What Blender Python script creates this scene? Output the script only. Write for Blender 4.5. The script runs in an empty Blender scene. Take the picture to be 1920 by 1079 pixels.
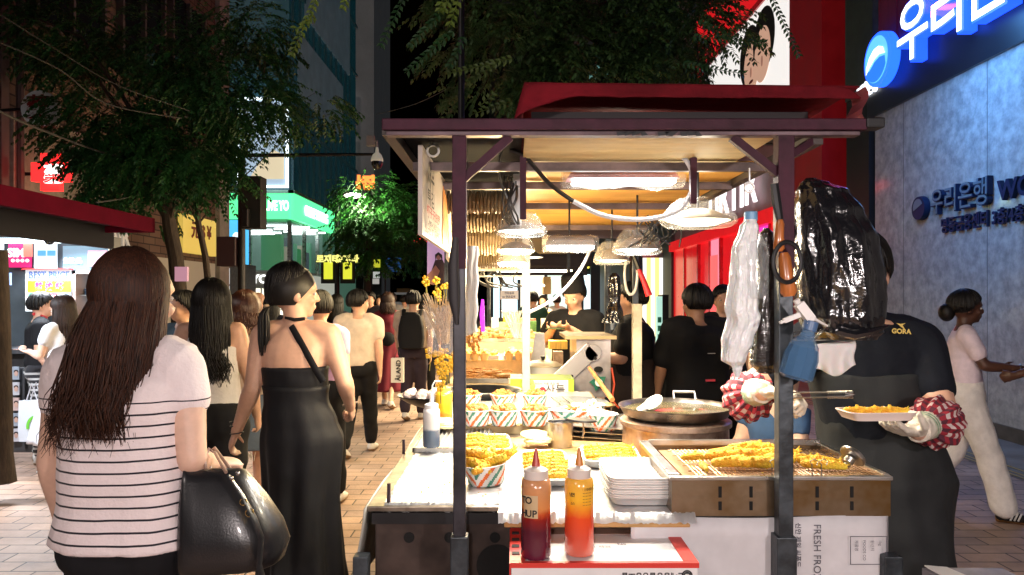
import bpy, math, random
import numpy as np
from mathutils import Vector, Matrix, noise as mnoise
R = math.radians
V = Vector
S = bpy.context.scene
COL = S.collection
random.seed(7)

# ---------------------------------------------------------------- camera, sky, sun, exposure
F, CX, HY, HC = 1387.0, 960.0, 560.0, 1.55      # focal length in photo pixels, vanishing point, eye height
cd = bpy.data.cameras.new('camera'); cam = bpy.data.objects.new('camera', cd); COL.objects.link(cam)
cam.location = (0, 0, HC); cam.rotation_euler = (R(90), 0, 0)
cd.sensor_width = 36; cd.lens = 36*F/1920; cd.shift_y = (HY-539.5)/1920
cd.clip_start = 0.05; cd.clip_end = 600
S.camera = cam
W = bpy.data.worlds.new('World'); S.world = W; W.use_nodes = True
wn = W.node_tree.nodes; bg = wn['Background']
sky = wn.new('ShaderNodeTexSky'); sky.sky_type = 'NISHITA'; sky.sun_disc = False
sky.sun_elevation = R(-5.5); sky.sun_rotation = R(215)
W.node_tree.links.new(sky.outputs[0], bg.inputs[0]); bg.inputs[1].default_value = 0.15
sd = bpy.data.lights.new('sun', 'SUN'); so = bpy.data.objects.new('sun', sd); COL.objects.link(so)
sd.energy = 0.35; sd.angle = R(12); sd.color = (1.0, 0.86, 0.80)
so.rotation_euler = (R(58), 0, R(-35))
S.view_settings.view_transform = 'Standard'; S.view_settings.look = 'None'
S.view_settings.exposure = 0.55; S.view_settings.gamma = 1.0
S.cycles.use_denoising = True
try: S.cycles.denoiser = 'OPENIMAGEDENOISE'
except Exception: pass
S.cycles.max_bounces = 6; S.cycles.diffuse_bounces = 3; S.cycles.glossy_bounces = 3
S.cycles.transmission_bounces = 5; S.cycles.transparent_max_bounces = 8
S.cycles.sample_clamp_indirect = 4.0; S.cycles.caustics_reflective = False; S.cycles.caustics_refractive = False

def at(px, py, d):
    return V(((px-CX)*d/F, d, HC-(py-HY)*d/F))
def ppx(px, X):
    "depth at which a plane at lateral X shows at pixel column px"
    return X*F/(px-CX)
def gz(py, z=0.0):
    "depth at which height z shows at pixel row py"
    return (HC-z)*F/(py-HY)

# ---------------------------------------------------------------- materials
MATS = {}
def mat(key, col=(.5,.5,.5), rough=.6, metal=0.0, noise=0.0, scale=8.0, bump=0.0, bscale=None, emit=None, estr=1.0,
        col2=None, spec=None, trans=0.0, alpha=None, coat=0.0, sss=0.0, stretch=None, detail=4, sheen=0.0):
    if key in MATS: return MATS[key]
    m = bpy.data.materials.new(key); m.use_nodes = True; MATS[key] = m
    nt = m.node_tree; n = nt.nodes; L = nt.links; b = n['Principled BSDF']
    b.inputs['Base Color'].default_value = (*col, 1); b.inputs['Roughness'].default_value = rough
    b.inputs['Metallic'].default_value = metal
    if spec is not None: b.inputs['Specular IOR Level'].default_value = spec
    if trans: b.inputs['Transmission Weight'].default_value = trans; b.inputs['IOR'].default_value = 1.35
    if alpha is not None: b.inputs['Alpha'].default_value = alpha
    if coat: b.inputs['Coat Weight'].default_value = coat; b.inputs['Coat Roughness'].default_value = .1
    if sss: b.inputs['Subsurface Weight'].default_value = sss; b.inputs['Subsurface Radius'].default_value = (.02,.008,.004)
    if sheen: b.inputs['Sheen Weight'].default_value = sheen
    if emit is not None:
        b.inputs['Emission Color'].default_value = (*emit, 1); b.inputs['Emission Strength'].default_value = estr
    if noise or bump or col2:
        tc = n.new('ShaderNodeTexCoord'); mp = n.new('ShaderNodeMapping'); L.new(tc.outputs['Object'], mp.inputs[0])
        if stretch: mp.inputs['Scale'].default_value = stretch
        if noise or col2:
            t = n.new('ShaderNodeTexNoise'); t.inputs['Scale'].default_value = scale; t.inputs['Detail'].default_value = detail
            t.inputs['Roughness'].default_value = .65
            L.new(mp.outputs[0], t.inputs[0])
            cr = n.new('ShaderNodeValToRGB'); cr.color_ramp.elements[0].position = .36; cr.color_ramp.elements[1].position = .66
            c2 = col2 if col2 else tuple(min(1, c*(1+noise)) for c in col)
            c1 = col if col2 else tuple(c*(1-noise) for c in col)
            cr.color_ramp.elements[0].color = (*c1, 1); cr.color_ramp.elements[1].color = (*c2, 1)
            L.new(t.outputs[0], cr.inputs[0]); L.new(cr.outputs[0], b.inputs['Base Color'])
            if not trans:
                mr = n.new('ShaderNodeMapRange'); mr.inputs[3].default_value = max(0.03, rough-.1); mr.inputs[4].default_value = min(1, rough+.12)
                L.new(t.outputs[0], mr.inputs[0]); L.new(mr.outputs[0], b.inputs['Roughness'])
        if bump:
            t2 = n.new('ShaderNodeTexNoise'); t2.inputs['Scale'].default_value = bscale or scale*2; t2.inputs['Detail'].default_value = detail
            L.new(mp.outputs[0], t2.inputs[0])
            bp = n.new('ShaderNodeBump'); bp.inputs['Strength'].default_value = min(1, bump); bp.inputs['Distance'].default_value = .01 if bump <= 1 else .03
            L.new(t2.outputs[0], bp.inputs['Height']); L.new(bp.outputs[0], b.inputs['Normal'])
    return m
def emis(key, col, s):
    return mat(key, tuple(c*.5 for c in col), .5, emit=col, estr=s)

# ---------------------------------------------------------------- mesh builder
class MB:
    def __init__(s): s.v = []; s.f = []; s.m = []; s.cur = 0
    def add(s, vs, fs):
        k = len(s.v); s.v += [tuple(v) for v in vs]; s.f += [tuple(i+k for i in f) for f in fs]; s.m += [s.cur]*len(fs); return s
    def box(s, c, d, rot=None):
        x, y, z = d[0]/2, d[1]/2, d[2]/2; c = V(c)
        p = [V((a*x, b*y, e*z)) for e in (-1, 1) for b in (-1, 1) for a in (-1, 1)]
        if rot is not None: p = [rot @ q for q in p]
        return s.add([q+c for q in p], [(0,2,3,1),(4,5,7,6),(0,1,5,4),(2,6,7,3),(0,4,6,2),(1,3,7,5)])
    def bb(s, x0, x1, y0, y1, z0, z1):
        return s.box(((x0+x1)/2, (y0+y1)/2, (z0+z1)/2), (abs(x1-x0), abs(y1-y0), abs(z1-z0)))
    def bar(s, p, q, w, h=None, up=(0,0,1)):
        p, q = V(p), V(q); h = h or w; d = (q-p).normalized(); u = V(up)
        if abs(d.dot(u)) > .98: u = V((0,1,0))
        a = d.cross(u).normalized(); b = a.cross(d)
        o = [(-1,-1),(1,-1),(1,1),(-1,1)]
        return s.add([e+a*(i*w/2)+b*(j*h/2) for e in (p, q) for i, j in o], [(0,3,2,1),(4,5,6,7),(0,1,5,4),(1,2,6,5),(2,3,7,6),(3,0,4,7)])
    def tube(s, pts, r, n=8, cap=True, flat=1.0, up=None):
        pts = [V(p) for p in pts]; m = len(pts); rs = r if isinstance(r, (list, tuple)) else [r]*m
        vs = []; pa = None
        for i, p in enumerate(pts):
            d = (pts[min(i+1, m-1)]-pts[max(i-1, 0)])
            d = d.normalized() if d.length > 1e-9 else V((0,0,1))
            if pa is None:
                u = V(up) if up else (V((0,0,1)) if abs(d.z) < .9 else V((0,1,0)))
                a = d.cross(u).normalized()
            else:
                a = (pa-d*pa.dot(d)); a = a.normalized() if a.length > 1e-6 else d.orthogonal().normalized()
            pa = a; b = d.cross(a)
            for k in range(n):
                t = 2*math.pi*k/n; vs.append(p+a*(math.cos(t)*rs[i])+b*(math.sin(t)*rs[i]*flat))
        fs = [(i*n+k, i*n+(k+1)%n, (i+1)*n+(k+1)%n, (i+1)*n+k) for i in range(m-1) for k in range(n)]
        if cap: fs += [tuple(range(n-1, -1, -1)), tuple((m-1)*n+k for k in range(n))]
        return s.add(vs, fs)
    def rings(s, rings, cap=True, closed=True):
        n = len(rings[0]); m = len(rings)
        fs = [(i*n+k, i*n+(k+1)%n, (i+1)*n+(k+1)%n, (i+1)*n+k) for i in range(m-1) for k in range(n if closed else n-1)]
        if cap and closed: fs += [tuple(range(n-1, -1, -1)), tuple((m-1)*n+k for k in range(n))]
        return s.add([v for r in rings for v in r], fs)
    def lathe(s, prof, c=(0,0,0), n=24, axis=None, cap=True, sx=1, sy=1):
        c = V(c); M = axis.to_matrix() if axis is not None and not isinstance(axis, Matrix) else axis
        rg = []
        for r, z in prof:
            ring = [V((r*math.cos(2*math.pi*k/n)*sx, r*math.sin(2*math.pi*k/n)*sy, z)) for k in range(n)]
            if M is not None: ring = [M @ v for v in ring]
            rg.append([v+c for v in ring])
        return s.rings(rg, cap)
    def ell(s, c, r, rot=None, n=12, m=8):
        c = V(c); r = (r, r, r) if isinstance(r, (int, float)) else r
        vs = [V((0,0,r[2]))]
        for i in range(1, m):
            t = math.pi*i/m
            for k in range(n):
                p = 2*math.pi*k/n; vs.append(V((r[0]*math.sin(t)*math.cos(p), r[1]*math.sin(t)*math.sin(p), r[2]*math.cos(t))))
        vs.append(V((0,0,-r[2])))
        if rot is not None: vs = [rot @ v for v in vs]
        fs = [(0, 1+k, 1+(k+1)%n) for k in range(n)]
        fs += [(1+(i)*n+k, 1+(i+1)*n+k, 1+(i+1)*n+(k+1)%n, 1+i*n+(k+1)%n) for i in range(m-2) for k in range(n)]
        l = len(vs)-1; b0 = 1+(m-2)*n
        fs += [(b0+k, l, b0+(k+1)%n) for k in range(n)]
        return s.add([v+c for v in vs], fs)
    def quad(s, a, b, c, d): return s.add([a, b, c, d], [(0,1,2,3)])
    def poly(s, pts, o, u, v, th=0.0):
        "outline (list of 2-D points) drawn in the plane o + x*u + y*v, thickened along u x v"
        o, u, v = V(o), V(u), V(v); n = u.cross(v).normalized(); k = len(pts)
        a = [o+u*x+v*y for x, y in pts]
        if not th: return s.add(a, [tuple(range(k))])
        b = [p-n*th for p in a]
        return s.add(a+b, [tuple(range(k)), tuple(range(2*k-1, k-1, -1))]+[(i, k+i, k+(i+1)%k, (i+1)%k) for i in range(k)])
    def sheet(s, fn, nu, nv):
        s.add([fn(i/nu, j/nv) for j in range(nv+1) for i in range(nu+1)], [(j*(nu+1)+i, j*(nu+1)+i+1, (j+1)*(nu+1)+i+1, (j+1)*(nu+1)+i) for j in range(nv) for i in range(nu)]); return s
    def text(s, body, o, u, v, size, th=0.0, bold=0.0, align='CENTER', shear=0.0, width=None):
        "letters in the plane o + x*u + y*v"
        cu = bpy.data.curves.new('t', 'FONT'); cu.body = body; cu.size = 1; cu.align_x = align; cu.align_y = 'CENTER'
        cu.offset = bold; cu.shear = shear; cu.resolution_u = 3
        if th: cu.extrude = .5
        ob = bpy.data.objects.new('t', cu); COL.objects.link(ob); bpy.context.view_layer.update()
        me = bpy.data.meshes.new_from_object(ob.evaluated_get(bpy.context.evaluated_depsgraph_get()))
        bpy.data.objects.remove(ob); bpy.data.curves.remove(cu)
        o, u, v = V(o), V(u).normalized(), V(v).normalized(); n = u.cross(v)
        vs = [p.co.copy() for p in me.vertices]; fs = [tuple(p.vertices) for p in me.polygons]; bpy.data.meshes.remove(me)
        if not vs: return s
        sx = size
        if width:
            w = max(p.x for p in vs)-min(p.x for p in vs); sx = width/w
        return s.add([o+u*(p.x*sx)+v*(p.y*size)+n*((p.z+.5)*th if th else 0) for p in vs], fs)
    def build(s, name, mats, parent=None, smooth=False, bevel=0.0, loc=None, sharp=40, solid=0.0, sub=0, local=False):
        me = bpy.data.meshes.new(name)
        o = bpy.data.objects.new(name, me); COL.objects.link(o)
        off = V((0,0,0))
        if parent is not None:
            o.parent = parent
            if not local:
                M = (Matrix.Translation(ORG[parent.name][0]) @ Matrix.Rotation(ORG[parent.name][1], 4, 'Z')).inverted()
                s.v = [tuple(M @ V(v)) for v in s.v]
            ORG[o.name] = ORG[parent.name]
        else:
            if loc is None and s.v:
                a = np.array(s.v); loc = V(((a[:,0].min()+a[:,0].max())/2, (a[:,1].min()+a[:,1].max())/2, a[:,2].min()))
            off = V(loc) if loc is not None else off
            s.v = [tuple(V(v)-off) for v in s.v]; o.location = off; ORG[o.name] = (off, 0.0)
        me.from_pydata(s.v, [], s.f)
        for m in (mats if isinstance(mats, (list, tuple)) else [mats]): me.materials.append(m)
        me.polygons.foreach_set('material_index', s.m)
        me.update()
        if smooth:
            me.shade_smooth(); me.set_sharp_from_angle(angle=R(sharp))
        if bevel:
            b = o.modifiers.new('bevel', 'BEVEL'); b.width = bevel; b.segments = 2; b.limit_method = 'ANGLE'
        if solid:
            b = o.modifiers.new('solid', 'SOLIDIFY'); b.thickness = solid; b.offset = 0
        if sub:
            b = o.modifiers.new('sub', 'SUBSURF'); b.levels = b.render_levels = sub
        return o
ORG = {}
def tag(o, label=None, cat=None, group=None, kind=None):
    if label: o['label'] = label
    if cat: o['category'] = cat
    if group: o['group'] = group
    if kind: o['kind'] = kind
    return o
def thing(name, loc, label, cat, group=None, rz=0.0):
    o = bpy.data.objects.new(name, None); COL.objects.link(o); o.location = loc; o.rotation_euler = (0,0,rz)
    o.empty_display_size = .05; ORG[o.name] = (V(loc), rz)
    return tag(o, label, cat, group)
def struct(name, mb, m, **k):
    return tag(mb.build(name, m, **k), kind='structure')
def copy_tree(o, parent=None):
    c = o.copy(); COL.objects.link(c); c.parent = parent; ORG[c.name] = ORG[o.name]
    for ch in list(o.children): copy_tree(ch, c)
    return c
def dup(o, loc, rz=0.0, label=None, scale=None):
    c = copy_tree(o); c.location = loc; c.rotation_euler = (0,0,rz)
    if label: c['label'] = label
    if scale: c.scale = (scale,)*3
    return c
def lamp(kind, loc, energy, col=(1,1,1), size=.2, size_y=None, aim=None, parent=None, name='lamp_light', spread=None, shadow_r=.05):
    l = bpy.data.lights.new(name, kind); l.energy = energy; l.color = col
    if kind == 'AREA':
        l.size = size
        if size_y: l.shape = 'RECTANGLE'; l.size_y = size_y
        if spread: l.spread = R(spread)
    else: l.shadow_soft_size = shadow_r
    o = bpy.data.objects.new(name, l); COL.objects.link(o)
    if parent is not None:
        o.parent = parent; loc = V(loc)-ORG[parent.name][0]
    o.location = loc
    if aim is not None: o.rotation_euler = V(aim).to_track_quat('-Z', 'Y').to_euler()
    return o
def remesh(mb, name, mats, parent, vox, smooth=4, push=0.0, pscale=6.0, fn=None, local=True, matfn=None):
    "join the overlapping volumes of mb into one continuous surface"
    o = mb.build(name, mats, parent, local=local)
    r = o.modifiers.new('r', 'REMESH'); r.mode = 'VOXEL'; r.voxel_size = vox; r.use_smooth_shade = True
    if smooth:
        sm = o.modifiers.new('s', 'SMOOTH'); sm.iterations = smooth; sm.factor = .5
    bpy.context.view_layer.update()
    dg = bpy.context.evaluated_depsgraph_get()
    me = bpy.data.meshes.new_from_object(o.evaluated_get(dg))
    o.modifiers.clear(); old = o.data; o.data = me; bpy.data.meshes.remove(old)
    if not me.materials:
        for m in (mats if isinstance(mats, (list, tuple)) else [mats]): me.materials.append(m)
    if push or fn:
        nrm = [v.normal.copy() for v in me.vertices]
        for v, nn in zip(me.vertices, nrm):
            if push: v.co += nn*(push*mnoise.noise(v.co*pscale))
            if fn: v.co = fn(v.co, nn)
        me.update()
    me.polygons.foreach_set('use_smooth', [True]*len(me.polygons))
    if matfn: me.polygons.foreach_set('material_index', [matfn(p.center) for p in me.polygons])
    return o
# ---------------------------------------------------------------- people
def lerp(a, b, t): return a*(1-t)+b*t
DEFJ = dict(pelvis=(0,0,.90), waist=(0,.005,1.05), chest=(0,0,1.22), neck=(0,-.005,1.37), head=(0,.015,1.525),
    shL=(-.158,0,1.325), shR=(.158,0,1.325), elL=(-.215,-.03,1.08), elR=(.215,-.03,1.08), wrL=(-.225,.04,.86), wrR=(.225,.04,.86),
    hipL=(-.085,0,.87), hipR=(.085,0,.87), knL=(-.09,.02,.48), knR=(.09,.02,.48), anL=(-.09,0,.075), anR=(.09,0,.075))
def walk(s=1.0, side=1, arm=1.0):
    "joints of a walking pose, side = leg in front"
    a, b = ('R', 'L') if side > 0 else ('L', 'R'); sg = 1 if a == 'R' else -1
    return {'kn'+a: (sg*.085,.15*s,.49), 'an'+a: (sg*.085,.25*s,.085), 'kn'+b: (-sg*.085,-.02*s,.47), 'an'+b: (-sg*.085,-.30*s,.13),
            'el'+b: (-sg*.21,.04*arm,1.085), 'wr'+b: (-sg*.215,.20*arm,.90), 'el'+a: (sg*.215,-.10*arm,1.08), 'wr'+a: (sg*.225,-.09*arm,.85)}
class Person:
    def __init__(s, loc, yaw, H, label, pose=None, male=False, group=None, wid=1.0, px=None, headyaw=0.0, headpitch=0.0):
        s.k = H/1.65; s.male = male; s.wid = wid
        s.root = thing('person', loc, label, 'person', group, yaw)
        s.M = Matrix.Translation(V(loc)) @ Matrix.Rotation(yaw, 4, 'Z'); s.Mi = s.M.inverted()
        s.J = {k: V(v)*s.k for k, v in DEFJ.items()}
        if male:
            for k in ('shL', 'shR'): s.J[k].x *= 1.10
            for k in ('elL', 'elR', 'wrL', 'wrR'): s.J[k].x *= 1.10
        for k, v in (pose or {}).items(): s.J[k] = V(v)*s.k
        for k, v in (px or {}).items(): s.J[k] = s.Mi @ at(*v)
        if px and 'pelvis' in px:
            dl = s.J['pelvis']-V(DEFJ['pelvis'])*s.k; dl.z *= .6
            for a in 'LR':
                if 'hip'+a not in px: s.J['hip'+a] += dl; s.J['kn'+a] += dl*.5
        s.hy = headyaw; s.hp = headpitch
    def sec(s, c, w, d, n=20, p=2.4, yaw=0.0):
        out = []
        for i in range(n):
            t = 2*math.pi*i/n; a, b = math.cos(t), math.sin(t)
            x = w*math.copysign(abs(a)**(2/p), a); y = d*math.copysign(abs(b)**(2/p), b)
            ca, sa = math.cos(yaw), math.sin(yaw)
            out.append(V((c.x+x*ca-y*sa, c.y+x*sa+y*ca, c.z)))
        return out
    def spine(s, z):
        "centre of the trunk at height z"
        J = s.J; pts = [J['pelvis'], J['waist'], J['chest'], J['neck']]
        if z <= pts[0].z: return V((pts[0].x, pts[0].y, z))
        for a, b in zip(pts, pts[1:]):
            if z <= b.z: t = (z-a.z)/max(1e-6, b.z-a.z); q = a.lerp(b, t); return V((q.x, q.y, z))
        return V((pts[-1].x, pts[-1].y, z))
    def girth(s, z):
        "half width and half depth of the trunk at (unscaled) height z"
        if s.male: T = [(.78,.15,.10),(.88,.165,.115),(1.0,.15,.11),(1.1,.152,.112),(1.2,.168,.12),(1.29,.172,.11),(1.34,.14,.085),(1.38,.075,.065)]
        else: T = [(.78,.155,.10),(.88,.172,.118),(.96,.15,.108),(1.06,.122,.092),(1.16,.135,.10),(1.24,.145,.105),(1.30,.148,.09),(1.345,.115,.07),(1.38,.06,.055)]
        if z <= T[0][0]: return T[0][1]*s.wid, T[0][2]*s.wid
        for a, b in zip(T, T[1:]):
            if z <= b[0]: t = (z-a[0])/(b[0]-a[0]); t = t*t*(3-2*t); return lerp(a[1], b[1], t)*s.wid, lerp(a[2], b[2], t)*s.wid
        return T[-1][1], T[-1][2]
    def trunk(s, mb, z0, z1, e=0.0, n=14, flare=None, hang=None):
        rg = []; zt = s.J['neck'].z/s.k
        shyaw = math.atan2(s.J['shR'].y-s.J['shL'].y, s.J['shR'].x-s.J['shL'].x)
        for i in range(n+1):
            z = lerp(z0, z1, i/n); w, d = s.girth(z); k = s.k
            if hang: # cloth that hangs straight from the widest point above
                for zz in (z+.04, z+.08, z+.12, z+.16, z+.2):
                    if zz < min(1.3, z1): w2, d2 = s.girth(zz); w = max(w, w2*hang); d = max(d, d2*hang)
            ex = e+(flare(i/n) if flare else 0)
            rg.append(s.sec(s.spine(z*k), (w+ex)*k, (d+ex*.9)*k, yaw=shyaw*max(0, min(1, (z-.95)/.3))))
        mb.rings(rg)
    def limb(s, mb, a, b, ra, rb, n=10, bulge=0.0, bp=.35):
        a, b = V(a), V(b); k = s.k; pts = []; rs = []; m = 8
        for i in range(m+1):
            t = i/m; pts.append(a.lerp(b, t)); rs.append((lerp(ra, rb, t)+bulge*math.exp(-((t-bp)/.25)**2))*k)
        mb.tube(pts, rs, n); mb.ell(a, ra*k, n=10); mb.ell(b, rb*k, n=10)
    def hand(s, mb, side, d, pn, curl=.35, sc=1.0, spread=1.0, fist=False):
        "hand at the wrist: d = pointing direction, pn = direction the palm faces (local)"
        k = s.k*sc*.95; w = s.J['wr'+side]; d = V(d).normalized(); pn = V(pn); pn = (pn-d*pn.dot(d)).normalized()
        t = d.cross(pn)*(1 if side == 'R' else -1)     # towards the thumb
        t = -t if getattr(s, 'flip', False) else t
        Mx = Matrix((t, d, -pn)).transposed()
        mb.ell(w+d*.048*k, (.037*k, .052*k, .0165*k), Mx, 12, 8)
        mb.ell(w+d*.005*k, (.027*k, .03*k, .019*k), Mx, 10, 6)
        for i, (o, ln, r) in enumerate([(.028, .070, .0085), (.0095, .078, .0088), (-.009, .072, .0083), (-.0265, .056, .0074)]):
            p = w+d*.085*k+t*(o*k); a = 0.0; pts = [p-d*.03*k, p]; rr = [r*k*1.1, r*k*1.08]
            dd = (d+t*(o*2.2*spread)).normalized()
            for j, f in enumerate((.45, .32, .25)):
                a += curl*(1.0+.25*j)*(1+.12*i)
                dr = dd*math.cos(a)+pn*math.sin(a); p = p+dr*(ln*f*k); pts.append(p); rr.append(r*k*(1-.1*j))
            mb.tube(pts, rr, 8); mb.ell(pts[-1], rr[-1], n=8, m=6)
        p = w+d*.025*k+t*.025*k; dr = (d*.75+t*.75+pn*.35).normalized(); q = p+dr*.042*k
        dr2 = (d*.95+t*.25+pn*(.35+curl)).normalized(); r2 = q+dr2*.03*k; e2 = r2+(dr2+pn*curl*.5).normalized()*.022*k
        mb.tube([p-dr*.01*k, p, q, r2, e2], [.013*k, .0145*k, .0105*k, .0095*k, .0078*k], 8); mb.ell(e2, .0078*k, n=8, m=6)
    def headm(s):
        return Matrix.Translation(s.J['head']) @ Matrix.Rotation(s.hy, 4, 'Z') @ Matrix.Rotation(s.hp, 4, 'X')
    def body(s, skin, vox=.012, hands=None, legr=1.0, legs=True, arms=True, feet=True, face=True, smooth=3, ht=1.0):
        mb = MB(); J = s.J; k = s.k; m = 1.12 if s.male else 1.0
        s.trunk(mb, .80, 1.385)
        for a in 'LR':
            sg = -1 if a == 'L' else 1
            if arms:
                mb.tube([V((J['neck'].x+sg*.03*k, J['neck'].y, J['neck'].z+.0*k)), J['sh'+a].lerp(J['neck'], .35)+V((0,0,.012*k)), J['sh'+a]], [.04*k, .048*k*m, .052*k*m], 10)
                s.limb(mb, J['sh'+a], J['el'+a], .053*m, .038*m, bulge=.003)
                s.limb(mb, J['el'+a], J['wr'+a], .038*m, .0255*m, bulge=.005, bp=.25)
                # latissimus / arm pit blend
                mb.tube([J['sh'+a], J['sh'+a].lerp(J['chest'], .5)+V((sg*.03*k,0,-.02*k))], [.05*k, .06*k], 10)
                h = (hands or {}).get(a, {})
                dd = h.get('d', (J['wr'+a]-J['el'+a])); pn = h.get('pn', (-sg, .25, 0))
                if h.get('on', True): s.hand(mb, a, dd, pn, h.get('curl', .3), h.get('sc', 1.0))
            if legs:
                s.limb(mb, J['hip'+a], J['kn'+a], .086*legr, .054, 12, bulge=.004)
                s.limb(mb, J['kn'+a], J['an'+a], .053, .034, 12, bulge=.010, bp=.25)
                mb.ell(J['hip'+a]+V((0,-.02*k*legr,.02*k)), (.09*k*legr, .095*k*legr, .10*k))
            if feet:
                f = s.foot(a); mb.rings(f)
        mb.tube([J['neck']+V((0,0,-.05*k)), J['neck'], J['head']+V((0,-.01*k,-.04*k))], [.062*k*m, .05*k*m, .050*k*m], 12)
        H = s.headm(); Hr = H.to_3x3()
        def el(c, r, n=16, mm=12): mb.ell(H @ (V(c)*k*ht), tuple(x*k*ht for x in r), Hr, n, mm)
        el((0,-.012,.02), (.077,.097,.098)); el((0,.025,-.035), (.056,.068,.078)); el((0,.068,-.088), (.022,.02,.018))
        el((0,.05,.03), (.062,.05,.05))
        if face:
            mb.tube([H @ (V((0,.093,.01))*k), H @ (V((0,.112,-.028))*k)], [.008*k, .013*k], 8); el((0,.108,-.03), (.016,.013,.010))
            el((0,.088,-.058), (.024,.014,.006)); el((0,.086,-.068), (.020,.014,.007))
            for sg in (-1, 1):
                el((sg*.078,-.008,-.012), (.010,.020,.032)); el((sg*.04,.065,-.03), (.02,.024,.02)); el((sg*.03,.088,.022), (.022,.010,.006))
        s.b = remesh(mb, 'body', skin, s.root, vox, smooth)
        if face:
            for sg in (-1, 1):
                e = MB(); e.ell(H @ (V((sg*.032,.083,0))*k), (.0125*k,.008*k,.0075*k), Hr, 10, 8); e.cur = 1
                e.ell(H @ (V((sg*.032,.0885,0))*k), (.0055*k,.0045*k,.0055*k), Hr, 8, 6)
                e.build('eye', [mat('eye_white', (.7,.68,.65), .3), mat('iris_dark', (.02,.012,.01), .2)], s.root, smooth=True, local=True)
        return s.b
    def foot(s, a, e=0.0, ln=1.0):
        k = s.k; an = s.J['an'+a]; kn = s.J['kn'+a]; rg = []
        tilt = max(0.0, min(.9, (an.z/k-.085)*6)); h = an-V((0,0,an.z if tilt <= 0 else 0))
        for y, w, z0, z1 in [(-.055,.022,.01,.055),(-.04,.032,0,.085),(0,.036,0,.095),(.05,.04,0,.07),(.11,.044,0,.05),(.155,.038,0,.04),(.18,.022,.004,.026)]:
            c = V((0, y*ln, (z0+z1)/2)); ring = []
            for i in range(12):
                t = 2*math.pi*i/12; ring.append(V((math.cos(t)*(w+e), y*ln*(1+e*4), (z0+z1)/2+math.sin(t)*((z1-z0)/2+e))))
            Rm = Matrix.Rotation(-tilt, 3, 'X')
            pv = V((0,.12,0)) if tilt > 0 else V((0,0,0))
            base = V((an.x, an.y, max(0, an.z-.08*k)))
            rg.append([base+(Rm @ (v))*k for v in ring])
        return rg
    def shoes(s, m, sole=None, name='shoe', e=.006):
        for a in 'LR':
            mb = MB(); mb.rings(s.foot(a, e)); mb.cur = 0
            if sole:
                mb.cur = 1; rg = s.foot(a, e+.004)
                rg = [[V((v.x, v.y, r0.z+max(-.004, min(.022, v.z-r0.z)))) for v in r] for r in rg for r0 in [min(r, key=lambda q: q.z)]]
                mb.rings(rg)
            mb.build(name, [m, sole] if sole else m, s.root, smooth=True, sharp=60, local=True)
    def top(s, m, z0=.95, z1=1.37, e=.012, sleeve=.45, se=.012, vox=.014, name='shirt', flare=None, push=.012, fn=None, straps=False, hang=.98, shr=1.0):
        mb = MB(); J = s.J; k = s.k; mm = 1.12 if s.male else 1.0
        s.trunk(mb, z0, z1, e, flare=flare, hang=hang)
        if not straps:
            for a in 'LR':
                sg = -1 if a == 'L' else 1
                mb.tube([V((J['neck'].x+sg*.03*k, J['neck'].y, J['neck'].z-.01*k)), J['sh'+a].lerp(J['neck'], .35)+V((0,0,.012*k)), J['sh'+a]], [(.035+e)*k, (.046+e)*k*mm*shr, (.052+e)*k*mm*shr], 10)
                mb.tube([J['sh'+a], J['sh'+a].lerp(J['chest'], .5)+V((sg*.03*k,0,-.02*k))], [(.05+e)*k*shr, (.06+e)*k], 10)
                q = J['sh'+a].lerp(J['el'+a], min(1, sleeve)); s.limb(mb, J['sh'+a], q, (.053+se)*mm*shr, (.053-.015*min(1,sleeve)+se*1.15)*mm*shr)
                if sleeve > 1: s.limb(mb, J['el'+a], J['el'+a].lerp(J['wr'+a], sleeve-1), .04+se, .03+se)
        return remesh(mb, name, m, s.root, vox, 3, push, 9.0, fn)
    def legwear(s, m, frac=1.95, e=.015, name='trousers', z1=1.0, vox=.015, push=.012, low=None):
        mb = MB(); J = s.J; k = s.k; s.trunk(mb, .80, z1, e*.7)
        for a in 'LR':
            mb.ell(J['hip'+a]+V((0,-.02*k,.02*k)), ((.09+e)*k, (.095+e)*k, .11*k))
            q = J['hip'+a].lerp(J['kn'+a], min(1, frac)); lw = low if low is not None else e
            s.limb(mb, J['hip'+a], q, .088+e, lerp(.09, .056, min(1, frac))+e*1.1, 14)
            if frac > 1: s.limb(mb, J['kn'+a], J['kn'+a].lerp(J['an'+a], frac-1), .056+e*1.1, .044+lw, 14)
        return remesh(mb, name, m, s.root, vox, 3, push, 10.0)
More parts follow.
